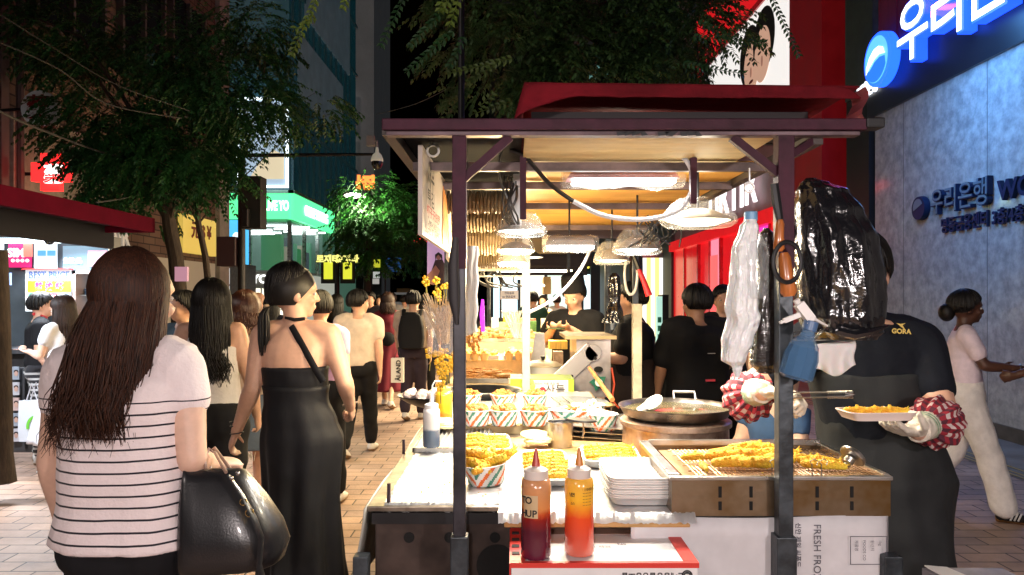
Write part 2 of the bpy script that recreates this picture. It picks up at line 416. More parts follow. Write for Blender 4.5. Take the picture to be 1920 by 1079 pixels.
    def skirt(s, m, zt=1.05, zb=.5, wt=None, wb=.24, db=None, folds=9, amp=.02, name='skirt', n=64, nz=20, sh=.9, off=(0,0), seed=0, mid=None, solid=.004):
        rnd = random.Random(seed); ph = rnd.random()*6; rg = []; k = s.k; db = db or wb*.85
        w0, d0 = s.girth(zt); w0 = wt or w0+.012; d0 = (d0+.012)
        for i in range(nz+1):
            t = i/nz; z = lerp(zt, zb, t); gw, gd = s.girth(max(z, .86)) if z > .80 else s.girth(.86)
            tt = t**sh; w = lerp(w0, wb, tt); d = lerp(d0, db, tt)
            hb = max(0, min(1, (.88-z)/.40)); hb = hb*hb*(3-2*hb); hw, hd = (gw+.020, gd+.020) if z > .88 else (s.girth(.88)[0]+.020, s.girth(.88)[1]+.020)
            w = lerp(max(w, hw), w, hb); d = lerp(max(d, hd), d, hb)
            if mid: w *= 1+mid*math.sin(math.pi*t)
            c = s.spine(max(z, .9)*k) if z > .9 else V((s.J['pelvis'].x, s.J['pelvis'].y, 0)); ring = []
            for j in range(n):
                a = 2*math.pi*j/n
                f = 1+amp/w*t*(math.sin(a*folds+ph+1.5*math.sin(t*2+ph))+.5*math.sin(a*(folds*1.7)+2*ph+t*3))
                ring.append(V((c.x+w*f*math.cos(a)*k+off[0]*t, c.y+d*f*math.sin(a)*k+off[1]*t, z*k)))
            rg.append(ring)
        mb = MB(); mb.rings(rg, cap=False)
        o = mb.build(name, m, s.root, smooth=True, sharp=180, local=True, solid=solid); return o
    def hair(s, m, kind='short', n=260, ln=.3, seed=1, wave=.0, vol=1.0, r=.0055, back=0.0, spread=1.0, segs=12, tie=None, nape=.0, front=62, name='hair', tips=None, bot=.09):
        mb = MB(); k = s.k; H = s.headm(); rnd = random.Random(seed); Hr = H.to_3x3()
        a, b, c = .083*vol, .103*vol, .104*vol; o = V((0,-.014,.024))
        cap = MB(); rg = []; N = 28
        for i in range(15):   # skull cap, cut away over the face
            t = i/14; ring = []
            for j in range(N):
                ph = 2*math.pi*j/N; fr = max(0, math.cos(ph))     # ph = 0 is the front
                th = t*(R(118+nape)-R(62 if kind != 'fringe' else 44)*(fr**.8))
                q = o+V((a*math.sin(th)*math.sin(ph), b*math.sin(th)*math.cos(ph), c*math.cos(th)))
                q *= .965+.02*mnoise.noise(q*30+V((seed,0,0)))
                ring.append(H @ (q*k))
            rg.append(ring)
        mb.rings(rg, cap=False)
        n = int(n*1.7); r = r*.72
        for i in range(n):
            ph = rnd.uniform(-math.pi, math.pi)
            if abs(ph) < R(front) and kind != 'short': ph = math.copysign(R(front)+rnd.random()*(math.pi-R(front)), ph)
            fr = max(0, math.cos(ph)); the = R(108+nape+rnd.uniform(-8,8))-R(50)*fr; pts = []; rs = []; w0 = rnd.random()*6; wl = rnd.uniform(.8,1.2)
            e = 1.0+.035*mnoise.noise(V((math.cos(ph)*3.5,math.sin(ph)*3.5,seed)))+rnd.uniform(.0,.035); t0 = rnd.uniform(.02,.55 if kind == 'short' else .30); sw = rnd.uniform(-.1,.1); pd = sw
            m1 = 7 if kind == 'short' else 9
            if kind == 'tail':
                for j in range(m1):
                    t = lerp(t0, 1, j/(m1-1)); th = the*t; q = o+V((a*math.sin(th)*math.sin(ph), b*math.sin(th)*math.cos(ph), c*math.cos(th)))*e
                    tq = V(tie); tt = max(0, (t-.45)/.55)**1.3; q = q.lerp(tq, tt); pts.append(H @ (q*k)); rs.append(r*k*(1-.3*tt))
                mb.tube(pts, rs, 5); continue
            for j in range(m1):
                t = lerp(t0, 1, j/(m1-1)); th = the*t; p2 = ph+pd*t
                q = o+V((a*math.sin(th)*math.sin(p2), b*math.sin(th)*math.cos(p2), c*math.cos(th)))*e
                pts.append(H @ (q*k)); rs.append(r*k*(.6+.4*min(1,j/2)))
            if kind == 'short': rs[-1] *= .3; mb.tube(pts, rs, 5); continue
            q = pts[-1].copy(); L = ln*rnd.uniform(.75, 1.0)*k; hd = V((math.sin(ph), math.cos(ph)*.8, 0)); hd = Hr @ hd
            # pulls to the back of the shoulders
            bk = Hr @ V((0,-1,0)); x0 = q.copy()
            for j in range(1, segs+1):
                t = j/segs; aw = wave*t*t
                p3 = x0+V((0,0,-L*t))+hd*(.007*spread*math.sin(min(1,t*1.4)*math.pi)+.03*(spread-1)*t)*k+bk*(back*math.sin(t*math.pi*.6))*k
                p3 += V((math.sin(t*9*wl+w0)*aw, math.cos(t*8*wl+w0*1.7)*aw*.8, 0))*k
                if tips: p3 += V(tips)*t*t*k
                pts.append(p3); rs.append(r*k*(1-.75*t**3))
            mb.tube(pts, rs, 4)
        if kind == 'tail':
            tq = V(tie)
            for i in range(90):
                w0 = rnd.random()*6; rr = bot*.35*math.sqrt(rnd.random()); pts = []; rs = []
                L = ln*rnd.uniform(.85,1)
                for j in range(segs+1):
                    t = j/segs; g = .35+.65*min(1, t*3.5)-.35*max(0, t-.7)/.3
                    p3 = tq+V((rr*math.cos(w0)*g, rr*math.sin(w0)*g*.7-.02*min(1,t*6), -L*t)); pts.append(H @ (p3*k)); rs.append(r*k*(1-.6*t**4))
                mb.tube(pts, rs, 5)
        return mb.build(name, m, s.root, smooth=True, sharp=180, local=True)
SKIN = mat('skin_warm', (.62,.36,.25), .48, noise=.06, scale=30, bump=.04, bscale=300, sss=.06)
SKIN2 = mat('skin_pale', (.70,.45,.34), .48, noise=.05, scale=30, bump=.04, bscale=300, sss=.06)
SKIN3 = mat('skin_tan', (.42,.22,.13), .48, noise=.08, scale=30, bump=.04, bscale=300, sss=.05)
SKIN4 = mat('skin_deep', (.085,.035,.022), .45, noise=.08, scale=30, bump=.04, bscale=300)
HAIR = mat('hair_black', (.006,.005,.005), .48, noise=.5, scale=25, spec=.35, stretch=(4,4,.3))
HAIRB = mat('hair_dark_brown', (.022,.009,.006), .48, noise=.7, scale=25, spec=.35, stretch=(4,4,.3))
def cloth(key, col, rough=.85, bump=.25, bs=14, **k): return mat(key, col, rough, noise=.08, scale=20, bump=bump, bscale=bs, spec=.2 if max(col) < .1 else .4, **k)
# ---------------------------------------------------------------- paving
def paving_mat():
    m = bpy.data.materials.new('paving'); m.use_nodes = True; nt = m.node_tree; n = nt.nodes; L = nt.links; b = n['Principled BSDF']
    tc = n.new('ShaderNodeTexCoord'); mp = n.new('ShaderNodeMapping'); L.new(tc.outputs['Object'], mp.inputs[0])
    br = n.new('ShaderNodeTexBrick'); L.new(mp.outputs[0], br.inputs[0])
    br.inputs['Scale'].default_value = 1.0; br.inputs['Brick Width'].default_value = .30; br.inputs['Row Height'].default_value = .15
    br.inputs['Mortar Size'].default_value = .006; br.inputs['Mortar Smooth'].default_value = .3; br.inputs['Bias'].default_value = -.1
    br.inputs['Color1'].default_value = (.50,.345,.265,1); br.inputs['Color2'].default_value = (.37,.27,.225,1); br.inputs['Mortar'].default_value = (.06,.05,.045,1)
    no = n.new('ShaderNodeTexNoise'); no.inputs['Scale'].default_value = 1.7; no.inputs['Detail'].default_value = 8; no.inputs['Roughness'].default_value = .7; L.new(mp.outputs[0], no.inputs[0])
    n2 = n.new('ShaderNodeTexNoise'); n2.inputs['Scale'].default_value = 60; n2.inputs['Detail'].default_value = 3; L.new(mp.outputs[0], n2.inputs[0])
    mx = n.new('ShaderNodeMixRGB'); mx.blend_type = 'MULTIPLY'; mx.inputs[0].default_value = 1
    cr = n.new('ShaderNodeValToRGB'); cr.color_ramp.elements[0].position = .35; cr.color_ramp.elements[0].color = (.55,.52,.5,1); cr.color_ramp.elements[1].position = .62; cr.color_ramp.elements[1].color = (1,1,1,1)
    L.new(no.outputs[0], cr.inputs[0]); L.new(br.outputs['Color'], mx.inputs[1]); L.new(cr.outputs[0], mx.inputs[2])
    L.new(mx.outputs[0], b.inputs['Base Color'])
    mr = n.new('ShaderNodeMapRange'); mr.inputs[3].default_value = .35; mr.inputs[4].default_value = .75; L.new(no.outputs[0], mr.inputs[0]); L.new(mr.outputs[0], b.inputs['Roughness'])
    ad = n.new('ShaderNodeMath'); ad.operation = 'MULTIPLY_ADD'; ad.inputs[1].default_value = -.8; L.new(br.outputs['Fac'], ad.inputs[0]); L.new(n2.outputs[0], ad.inputs[2])
    bp = n.new('ShaderNodeBump'); bp.inputs['Strength'].default_value = .5; bp.inputs['Distance'].default_value = .006; L.new(ad.outputs[0], bp.inputs['Height']); L.new(bp.outputs[0], b.inputs['Normal'])
    return m
g = MB(); g.quad((-60,-20,0), (60,-20,0), (60,160,0), (-60,160,0)); struct('paving', g, paving_mat(), loc=(0,0,0))
g = MB(); g.quad((4.36,-4,.004), (5.4,-4,.004), (5.4,26,.004), (4.36,26,.004)); struct('pavement_border', g, mat('border', (.16,.14,.12), .5, noise=.25, scale=3, bump=.3, bscale=40), loc=(0,0,0))
g = MB()
for x in (4.38, 4.45, 4.56): g.quad((x,-4,.008), (x+.022,-4,.008), (x+.022,26,.008), (x,26,.008))
struct('guide_lines', g, mat('brass_line', (.55,.38,.10), .35, metal=.6), loc=(0,0,0))

# ---------------------------------------------------------------- shared materials
M_BLACK = mat('black_metal', (.012,.012,.014), .45, metal=.3, noise=.2, scale=10)
M_STEEL = mat('stainless', (.55,.54,.52), .28, metal=1.0, noise=.18, scale=6, bump=.06, bscale=40)
M_STEELD = mat('stainless_greasy', (.36,.31,.25), .35, metal=.9, noise=.45, scale=7, bump=.15, bscale=20)
M_WHITE = mat('white_plastic', (.78,.78,.76), .4)
M_GLASSD = mat('dark_glass', (.01,.014,.018), .08, spec=.8)

# ---------------------------------------------------------------- bank on the right
bank = thing('bank_building', (5.4, 6, 0), 'grey stone bank building with blue lit letters on a black beam along the right', 'building')
XW = 5.4
w = MB(); w.bb(XW, XW+6, -3, 11.0, 0, 4.25)
w.build('wall', mat('bank_stone', (.19,.20,.205), .5, col2=(.42,.42,.41), scale=7, bump=.06, bscale=25, detail=14, coat=.35), bank)
for y_ in (1.2,3.6,6.0,8.4,10.2): w = MB(); w.bb(XW-.002, XW+.01, y_, y_+.007, .16, 4.25); w.build('stone_joint', mat('joint', (.09,.09,.095), .8), bank)
w = MB(); w.bb(XW-.03, XW+.0, -3, 11.0, 0, .16); w.build('plinth', mat('plinth', (.06,.055,.05), .5, noise=.3), bank)
w = MB(); w.bb(XW-.05, XW+6, -3, 11.15, 4.25, 5.0); w.build('beam', mat('beam_black', (.008,.008,.012), .35), bank)
w = MB()
for i in range(34):
    y0 = -3+i*.42; w.bb(XW+.02+(.03 if i % 2 else 0), XW+6, y0, y0+.42, 5.0, 11)
w.build('cladding', mat('cladding_magenta', (.20,.02,.06), .4, noise=.35, scale=3, stretch=(1,1,.1)), bank)
w = MB(); w.bb(XW-.02, XW+5, 11.15, 11.9, 0, 12); w.build('dark_recess', mat('recess', (.004,.004,.005), .6), bank)
w = MB(); w.bb(XW-.04, XW+5, 11.0, 11.9, 4.7, 12); w.build('corner_pier', mat('pier_green', (.035,.05,.045), .5, noise=.3), bank)
UY, UZ = V((0,-1,0)), V((0,0,1))
bs = thing('bank_sign', (5.2, 9, 4.9), 'large white and blue lit letters and round emblem of the bank sign on the beam', 'sign')
d_ = 10.5; zc = HC+(HY-112)*d_/F
w = MB(); w.lathe([(.36,0),(.38,.02),(.38,.14),(.36,.16)], (XW-.07, d_, zc), 40, Matrix.Rotation(R(-90), 3, 'Y'))
w.build('emblem_rim', emis('sign_blue', (.01,.07,1.0), 2.6), bs)
def disc_pts(r, a0, a1, n=30): return [(r*math.cos(lerp(a0,a1,i/n)), r*math.sin(lerp(a0,a1,i/n))) for i in range(n+1)]
w = MB(); w.poly(disc_pts(.325, 0, 2*math.pi, 40)[:-1], (XW-.235, d_, zc), UY, UZ, .004)
w.build('emblem_face', emis('emblem_sky', (.10,.42,.95), 1.1), bs)
w = MB(); c_ = [(.315*math.cos(a), .315*math.sin(a)) for a in [R(-162+i*8) for i in range(18)]]
w.poly(c_+[(.26,-.02),(.12,.0),(-.02,-.03),(-.18,-.12)], (XW-.245, d_, zc), UY, UZ, .004); w.build('emblem_wave', emis('emblem_deep', (.02,.16,.72), 1.0), bs)
w = MB(); w.poly([(-.27,-.16),(-.17,-.08),(-.02,.0),(.12,.03),(.27,.0),(.22,.10),(.10,.15),(-.04,.14),(-.17,.06),(-.26,-.06)], (XW-.25, d_, zc+.01), UY, UZ, .004); w.build('emblem_swoosh', emis('emblem_white', (.9,.95,1), 1.3), bs)
M_LET = emis('letter_white', (.75,.86,1), 2.2); M_LETB = emis('letter_blue', (.01,.06,1.0), 1.9)
for i, ch in enumerate('우리은행'):
    y = 9.56-i*.76; zz = 4.98
    w = MB(); w.text(ch, (XW-.235, y, zz), UY, UZ, .86, 0, .012); w.build('letter', M_LET, bs)
    w = MB(); w.text(ch, (XW-.06, y, zz-.0), UY, UZ, .88, .16, .030); w.build('letter_shadow_box', M_LETB, bs)
lamp('AREA', (XW-.9, 8.2, 4.5), 88, (.13,.42,1), .8, 3.5, (.75,.0,-.62), bs)
lamp('AREA', (XW-.35, 9.0, 5.05), 170, (1,.06,.35), .3, 3.5, (.35,0,1), bs, spread=120)  # assumed magenta uplight, added to brighten the cladding above the beam
w = MB(); w.text('우리은행', (XW-.06, 11.1, 4.68), UY, UZ, .24, .03, .03, width=.62); tag(w.build('small_bank_sign', emis('small_let', (.9,.95,1), 1.2)), 'small white lit lettering at the far end of the black beam', 'sign')
# second sign low on the stone
b2 = thing('wall_sign', (5.38, 9.2, 2.6), 'dark blue metal lettering with a small round emblem on the grey stone wall', 'sign')
M_NAVY = mat('navy_metal', (.006,.015,.05), .5, spec=.2); M_NAVYF = mat('navy_face', (.10,.17,.25), .3, metal=.4)
w = MB(); w.lathe([(.155,0),(.16,.02),(.15,.08)], (XW-.01, 9.68, 2.73), 30, Matrix.Rotation(R(-90), 3, 'Y')); w.build('emblem', M_NAVY, b2, smooth=True)
w = MB(); w.poly(disc_pts(.11, R(20), R(200), 14), (XW-.095, 9.68, 2.74), UY, UZ, .004); w.build('emblem_face', M_NAVYF, b2)
w = MB(); w.text('우리은행', (XW-.01, 9.43, 2.74), UY, UZ, .34, .06, .028, align='LEFT', width=1.14); w.build('letters', M_NAVY, b2)
w = MB(); w.text('우리은행', (XW-.075, 9.43, 2.745), UY, UZ, .34, 0, .008, align='LEFT', width=1.12); w.build('letter_faces', M_NAVYF, b2)
w = MB(); w.text('WOORI BANK', (XW-.01, 8.14, 2.72), UY, UZ, .30, .05, .028, align='LEFT'); w.build('latin_letters', M_NAVY, b2)
w = MB(); w.text('명동금융센터 3층/4층·3', (XW-.01, 9.26, 2.44), UY, UZ, .20, .03, .02, align='LEFT', width=1.62); w.build('small_letters', M_NAVY, b2)

# ---------------------------------------------------------------- red cosmetics shop
red = thing('red_shop', (5.4, 20, 0), 'glossy red shop front with a grey sign band and glowing red posters', 'building')
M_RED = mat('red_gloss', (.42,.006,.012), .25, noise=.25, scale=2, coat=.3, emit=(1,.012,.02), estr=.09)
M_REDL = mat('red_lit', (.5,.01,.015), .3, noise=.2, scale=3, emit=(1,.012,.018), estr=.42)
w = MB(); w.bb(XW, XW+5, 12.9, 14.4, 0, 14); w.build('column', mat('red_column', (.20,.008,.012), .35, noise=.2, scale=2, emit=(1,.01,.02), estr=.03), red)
w = MB(); w.bb(XW+.1, XW+6, 14.4, 25, 3.3, 14); w.build('upper_wall', mat('mauve_wall', (.28,.17,.19), .5, noise=.15, scale=1), red)
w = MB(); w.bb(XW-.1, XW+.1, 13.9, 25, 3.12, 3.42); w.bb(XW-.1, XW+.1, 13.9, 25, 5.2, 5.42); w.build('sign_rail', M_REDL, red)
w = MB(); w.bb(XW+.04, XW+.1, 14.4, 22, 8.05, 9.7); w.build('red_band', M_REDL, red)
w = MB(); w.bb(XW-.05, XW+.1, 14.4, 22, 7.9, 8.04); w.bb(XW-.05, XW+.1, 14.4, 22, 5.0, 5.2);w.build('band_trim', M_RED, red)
w = MB(); w.text('TIRTIR', (XW-.02, 18.3, 4.05), UY, UZ, 1.25, .05, .0, align='CENTER', width=4.2); w.build('letters', emis('white_sign', (1,.93,.95), 1.0), red)
# store front bays
yy = 14.4; i = 0
for wd, mt_ in [(1.1,'r'),(.9,'m'),(1.2,'d'),(1.6,'r'),(1.0,'p'),(1.3,'r'),(1.7,'d'),(1.8,'r')]:
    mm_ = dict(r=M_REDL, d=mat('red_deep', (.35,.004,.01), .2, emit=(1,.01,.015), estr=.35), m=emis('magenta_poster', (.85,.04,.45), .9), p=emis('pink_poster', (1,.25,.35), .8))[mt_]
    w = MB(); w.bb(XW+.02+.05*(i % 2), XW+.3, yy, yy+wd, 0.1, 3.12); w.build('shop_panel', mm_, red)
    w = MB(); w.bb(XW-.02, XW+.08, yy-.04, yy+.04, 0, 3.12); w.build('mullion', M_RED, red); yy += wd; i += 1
w = MB(); w.bb(XW-.015, XW+.0, 19.4, 20.1, .9, 2.7); w.build('poster', emis('red_poster', (1,.12,.12), .9), red)
w = MB(); w.bb(XW, XW+.05, 15.0, 15.3, 2.5, 3.1); w.build('green_panel', emis('green_panel', (.05,.9,.25), .8), red)
lamp('AREA', (XW-.8, 17, 2.8), 70, (1,.08,.10), 1, 5, (-.5,-.3,-1), red)
# couple poster: two dark haired heads close together
cp = thing('billboard', (5.4, 17, 5.4), 'white billboard of two faces close together above the red shop', 'billboard')
w = MB(); w.bb(XW-.01, XW+.1, 14.5, 20.6, 5.5, 7.9); w.build('panel', emis('board_white', (.86,.83,.80), .7), cp)
def blob(pts, off, m, name, o=(0,16.25,6.95)):
    pts = [(x*.72, y*.72) for x, y in pts]
    w = MB(); w.poly(pts, (XW-off, o[1], o[2]), UY, UZ, .004); w.build(name, m, cp)
SK1 = emis('poster_skin', (.62,.36,.25), .55); SK2 = emis('poster_skin_shade', (.36,.17,.12), .5); HRB = mat('poster_hair', (.012,.008,.008), .6)
def oval(cx, cz, rx, rz, n=26, tilt=0.0):
    return [(cx+rx*math.cos(t)*math.cos(tilt)-rz*math.sin(t)*math.sin(tilt), cz+rx*math.cos(t)*math.sin(tilt)+rz*math.sin(t)*math.cos(tilt)) for t in [2*math.pi*i/n for i in range(n)]]
SK1 = mat('poster_skin', (.62,.36,.25), .5, noise=.25, scale=1.2, emit=(.62,.34,.24), estr=.42)
blob(oval(-.75,.12,.95,.95,tilt=.3), .018, HRB, 'left_hair'); blob(oval(-.52,-.28,.72,.80,tilt=.25), .024, SK1, 'left_face')
blob(oval(.62,.18,.95,.95,tilt=-.2), .028, HRB, 'right_hair'); blob(oval(.52,-.22,.70,.82,tilt=-.15), .034, SK1, 'right_face')
blob([(-.18,.5),(.1,.75),(.3,.4),(.2,.2),(-.1,.1),(-.35,.2)], .038, HRB, 'fringe')
for cx_e in (-.72,-.3,.3,.78): blob(oval(cx_e,-.12,.15,.04), .04, HRB, 'closed_eye')
blob(oval(-.5,-.45,.08,.16), .04, SK2, 'nose'); blob(oval(.52,-.42,.08,.16), .04, SK2, 'nose'); blob(oval(-.48,-.75,.2,.05), .04, mat('lip', (.25,.03,.03), .5), 'lips')
w = MB(); w.bb(XW-.015, XW+5, 25, 46, 0, 13); fr = tag(w.build('office_block', mat('far_block', (.05,.055,.06), .6, noise=.3, scale=1)), 'dark office block beyond the red shop', 'building')

# ---------------------------------------------------------------- end of the street
endb = thing('shop_building', (2.5, 47, 0), 'far building with bright white shop fronts closing the street', 'building')
w = MB(); w.bb(-1.5, 11, 48, 54, 0, 22); w.build('wall', mat('end_wall', (.045,.05,.055), .6, noise=.3, scale=.6), endb)
rnd = random.Random(3)
for i in range(7):
    w = MB(); x0 = -1.2+i*1.75; w.bb(x0, x0+1.55, 47.9, 48, .3, 3.1); w.build('shop_window', emis('cool_window%d' % (i % 3), [(.75,.95,1),(1,.95,.8),(.85,1,.85)][i % 3], [1.3,1.0,.8][i % 3]), endb)
w = MB(); w.bb(-1.2, 9, 47.8, 48, 3.3, 4.2); w.build('sign_band', mat('sign_dk', (.01,.05,.04), .5), endb)
w = MB(); w.text('COFFEE & BAKERY', (4, 47.75, 3.75), (1,0,0), UZ, .8, .05, .02); w.build('sign_letters', emis('yellow_sign', (1,.85,.1), 1.4), endb)
for r in range(5):
    for c in range(6):
        w = MB(); w.bb(-1+c*2, .3+c*2, 47.93, 48, 5.4+r*2.6, 6.9+r*2.6); w.build('window', mat('win_teal' if rnd.random() < .25 else 'win_dark', (.02,.03,.03), .1) if rnd.random() < .75 else emis('win_teal_lit', (.25,.6,.55), .35), endb)
# striped shop beside the red one
sp = thing('striped_panel', (5.2, 26.5, 0), 'pale yellow and white striped lit panel beside the red shop', 'shop panel')
for i in range(8):
    w = MB(); w.bb(4.35+i*.15, 4.5+i*.15, 26.4-.02*(i % 2), 26.5, .2, 3.0); w.build('stripe', emis('stripe_y', (1,.82,.25), .9) if i % 2 else emis('stripe_w', (.95,.95,.85), .9), sp)
w = MB(); w.bb(4.3, 5.6, 26.42, 26.6, 3.0, 3.2); w.build('head_rail', M_STEEL, sp)
w = MB(); w.bb(2.35, 2.62, 22, 22.2, 0, 5); tag(w.build('column', mat('green_pillar', (.01,.06,.05), .35)), 'dark green square column standing before the far white shops', 'column')

# ---------------------------------------------------------------- cosmetics store on the left corner
ov = thing('corner_store', (-8.4, 28, 0), 'corner store with a long green lit fascia and glass upper floor', 'building')
w = MB(); w.bb(-14, -8.45, 28.05, 40, 5.6, 30); w.build('tower', mat('tower_glass', (.05,.14,.18), .25, noise=.3, scale=.4, emit=(.05,.42,.55), estr=.018), ov)  # faint teal light put into the glass itself to brighten the dark tower
w = MB()
for i in range(11):
    y = 28.3+i*1.0; w.bb(-8.45, -8.36, y, y+.07, 5.6, 30)
for i in range(9): w.bb(-8.45, -8.34, 28.05, 40, 8.3+i*2.6, 8.45+i*2.6); w.bb(-14, -8.34, 27.96, 28.05, 8.3+i*2.6, 8.45+i*2.6)
w.build('mullions', mat('mull', (.10,.20,.24), .4, emit=(.05,.35,.45), estr=.012), ov)  # mullions get the same built-in glow as the glass
w = MB(); w.bb(-8.42, -8.33, 29, 36.5, 9.5, 12); w.bb(-8.42,-8.33, 30, 38, 13, 20); w.build('pale_cladding', mat('pale_clad', (.35,.45,.50), .5, noise=.2, scale=1, emit=(.25,.40,.50), estr=.04), ov)  # cladding brightened by a weak emission of its own
M_GREEN = emis('olive_green', (.10,.85,.30), 1.15)
w = MB(); w.bb(-11.3, -8.3, 27.8, 28.0, 4.55, 5.5); w.bb(-8.4, -8.2, 27.8, 36, 4.55, 5.5); w.build('fascia', M_GREEN, ov)
w = MB(); w.bb(-11.4, -8.2, 27.76, 28.0, 5.5, 5.62); w.bb(-8.4, -8.15, 27.76, 36, 5.5, 5.62); w.build('fascia_cap', mat('cap_g', (.3,.5,.4), .4), ov)
w = MB(); w.text('OLIVE YO', (-9.5, 27.78, 5.02), (1,0,0), UZ, .50, .03, .035, align='LEFT', width=1.12); w.build('front_letters', emis('wht2', (.95,1,.95), 1.8), ov)
w = MB(); w.text('OLIVE YOUNG', (-8.18, 31.0, 5.02), (0,1,0), UZ, .55, .03, .03, align='CENTER', width=3.6); w.build('side_letters', emis('wht2', (.95,1,.95), 1.8), ov)
w = MB(); w.bb(-14, -8.45, 33, 40, 0, 4.5); w.build('back_wall', mat('store_back', (.16,.22,.2), .5, emit=(.3,.9,.6), estr=.06), ov)
w = MB(); w.bb(-14, -8.45, 28.1, 40, 4.45, 4.55); w.bb(-14,-8.45,28.1,33,2.55,2.62); w.build('floor_slab', mat('slab', (.4,.42,.42), .5), ov)
for i in range(7):
    for j in range(3):
        w = MB(); x = -13.5+j*1.9+(i % 2)*.5; y = 28.9+i*.62; w.bb(x, x+1.1, y, y+.10, 4.36, 4.42); w.build('ceiling_strip', emis('strip_w', (.85,1,.97), 3.2), ov)
for i in range(12):
    w = MB(); y = 28.6+i*.6; h = .9+.5*rnd.random(); w.bb(-9.3-.6*rnd.random(), -8.95, y, y+.42, 2.62, 2.62+h)
    w.build('display', mat('disp%d' % (i % 4), [(.04,.12,.06),(.4,.35,.3),(.05,.05,.06),(.12,.3,.2)][i % 4], .5, emit=[(.1,.9,.3),(1,.9,.7),(.2,.3,.4),(.3,1,.6)][i % 4], estr=.12), ov)
w = MB(); w.bb(-8.44, -8.40, 28.1, 36, 2.62, 4.5); w.bb(-9.95, -8.45, 28.02, 28.05, 2.62, 4.5); w.build('glazing', mat('glazing', (.5,.6,.6), .03, alpha=.16), ov)
for y in (28.05, 30, 32, 34, 36): w = MB(); w.bb(-8.5, -8.36, y-.05, y+.05, 2.55, 4.55); w.build('glazing_post', M_STEEL, ov)
w = MB(); w.bb(-9.96, -9.88, 27.98, 28.06, 2.55, 4.55); w.build('glazing_post', M_STEEL, ov)
# blue poster of ear buds in the upper window
w = MB(); w.bb(-11.3, -9.98, 27.9, 28.04, 2.75, 4.5); w.build('blue_poster', emis('poster_blue', (.07,.42,.78), 1.0), ov)
w = MB()
w.tube([(-10.25,27.87,2.95),(-10.3,27.87,3.5),(-10.35,27.87,3.75)], .07, 8, flat=.3); w.ell((-10.38,27.87,3.85), (.16,.03,.2)); w.ell((-10.95,27.87,3.55), (.17,.03,.15)); w.ell((-10.75,27.87,3.7), (.09,.03,.2))
w.build('poster_shapes', emis('poster_pale', (.8,.93,1), 1.0), ov, smooth=True)
# ground floor shop sign and windows
w = MB(); w.bb(-11.4, -8.4, 27.75, 28.1, 1.95, 2.55); w.build('lower_fascia', mat('fascia_grey', (.20,.20,.18), .5), ov)
w = MB(); w.text('YOUNG', (-9.75, 27.72, 2.26), (1,0,0), UZ, .44, .03, .035, align='LEFT'); w.build('lower_letters', emis('wht3', (1,1,.97), 1.3), ov)
w = MB(); w.lathe([(.21,0),(.21,.05),(.10,.05),(.10,0)], (-9.98, 27.70, 2.27), 26, Matrix.Rotation(R(90), 3, 'X'), cap=False); w.build('ring_mark', emis('lime', (.55,.85,.05), 1.1), ov)
w = MB(); w.bb(-11.3, -8.45, 28.0, 28.1, 0, 1.93); w.build('lower_windows', emis('warm_window', (1,.93,.72), 1.25), ov)
w = MB(); w.bb(-8.44, -8.40, 28.1, 36, 0, 2.5); w.build('side_windows', emis('dim_window', (.9,.95,.8), .25), ov)
w = MB()
for x in (-10.9,-10.2,-9.5,-8.9): w.bb(x, x+.05, 27.94, 28.02, 0, 1.93)
w.bb(-11.3,-8.45,27.94,28.0,1.1,1.14); w.build('window_bars', M_STEEL, ov)
# billboard with a bright frame above the fascia
bb_ = thing('framed_billboard', (-8.9, 27.7, 5.7), 'tall billboard in a bright white light frame over the green fascia', 'billboard')
w = MB(); w.bb(-10.2, -8.42, 27.6, 27.8, 5.8, 8.95); w.build('panel', emis('bb_pale', (.45,.6,.75), .55), bb_)
w = MB(); w.poly([(0,0),(1.3,0),(1.3,.9),(.9,1.1),(.3,.5)], (-9.8,27.58,6.0), (1,0,0), UZ, .01); w.build('beige_shape', emis('bb_beige', (.8,.68,.45), .6), bb_)
w = MB(); w.text('G3', (-9.5,27.57,6.9), (1,0,0), UZ, .6, .01); w.build('number', mat('bb_dk', (.08,.12,.2), .5), bb_)
for a in [(-10.26,-10.2,5.72,9.0),(-8.42,-8.34,5.72,9.0),(-10.26,-8.34,5.68,5.76),(-10.26,-8.34,8.96,9.04)]:
    w = MB(); w.bb(a[0], a[1], 27.52, 27.62, a[2], a[3]); w.build('light_strip', emis('frame_white', (.8,.93,1), 2.6), bb_)
# shop between: red sign
w = MB(); w.bb(-11.9, -7.75, 20.2, 27, 0, 7.0)
nb = thing('low_shop', (-9, 20, 0), 'low shop with a red lit sign and white window behind the crowd', 'building')
w = MB(); w.bb(-12.5, -9.0, 20.2, 26, 0, 2.7); w.build('wall', mat('shop_grey', (.14,.13,.13), .6, noise=.3), nb)
w = MB(); w.bb(-9.6, -7.9, 20.6, 20.7, 1.95, 2.4); w.build('sign_board', emis('sign_pale', (.85,.88,.9), .7), nb)
w = MB(); w.text('REDSTOWN', (-8.4, 20.55, 2.1), (1,0,0), UZ, .28, .02, .03, width=.95); w.build('sign_letters', emis('red_let', (1,.02,.03), 2), nb)
w = MB(); w.bb(-9.6, -7.9, 20.62, 20.7, 0, 1.9); w.build('shop_window', emis('shop_win', (.85,.9,.95), .7), nb)
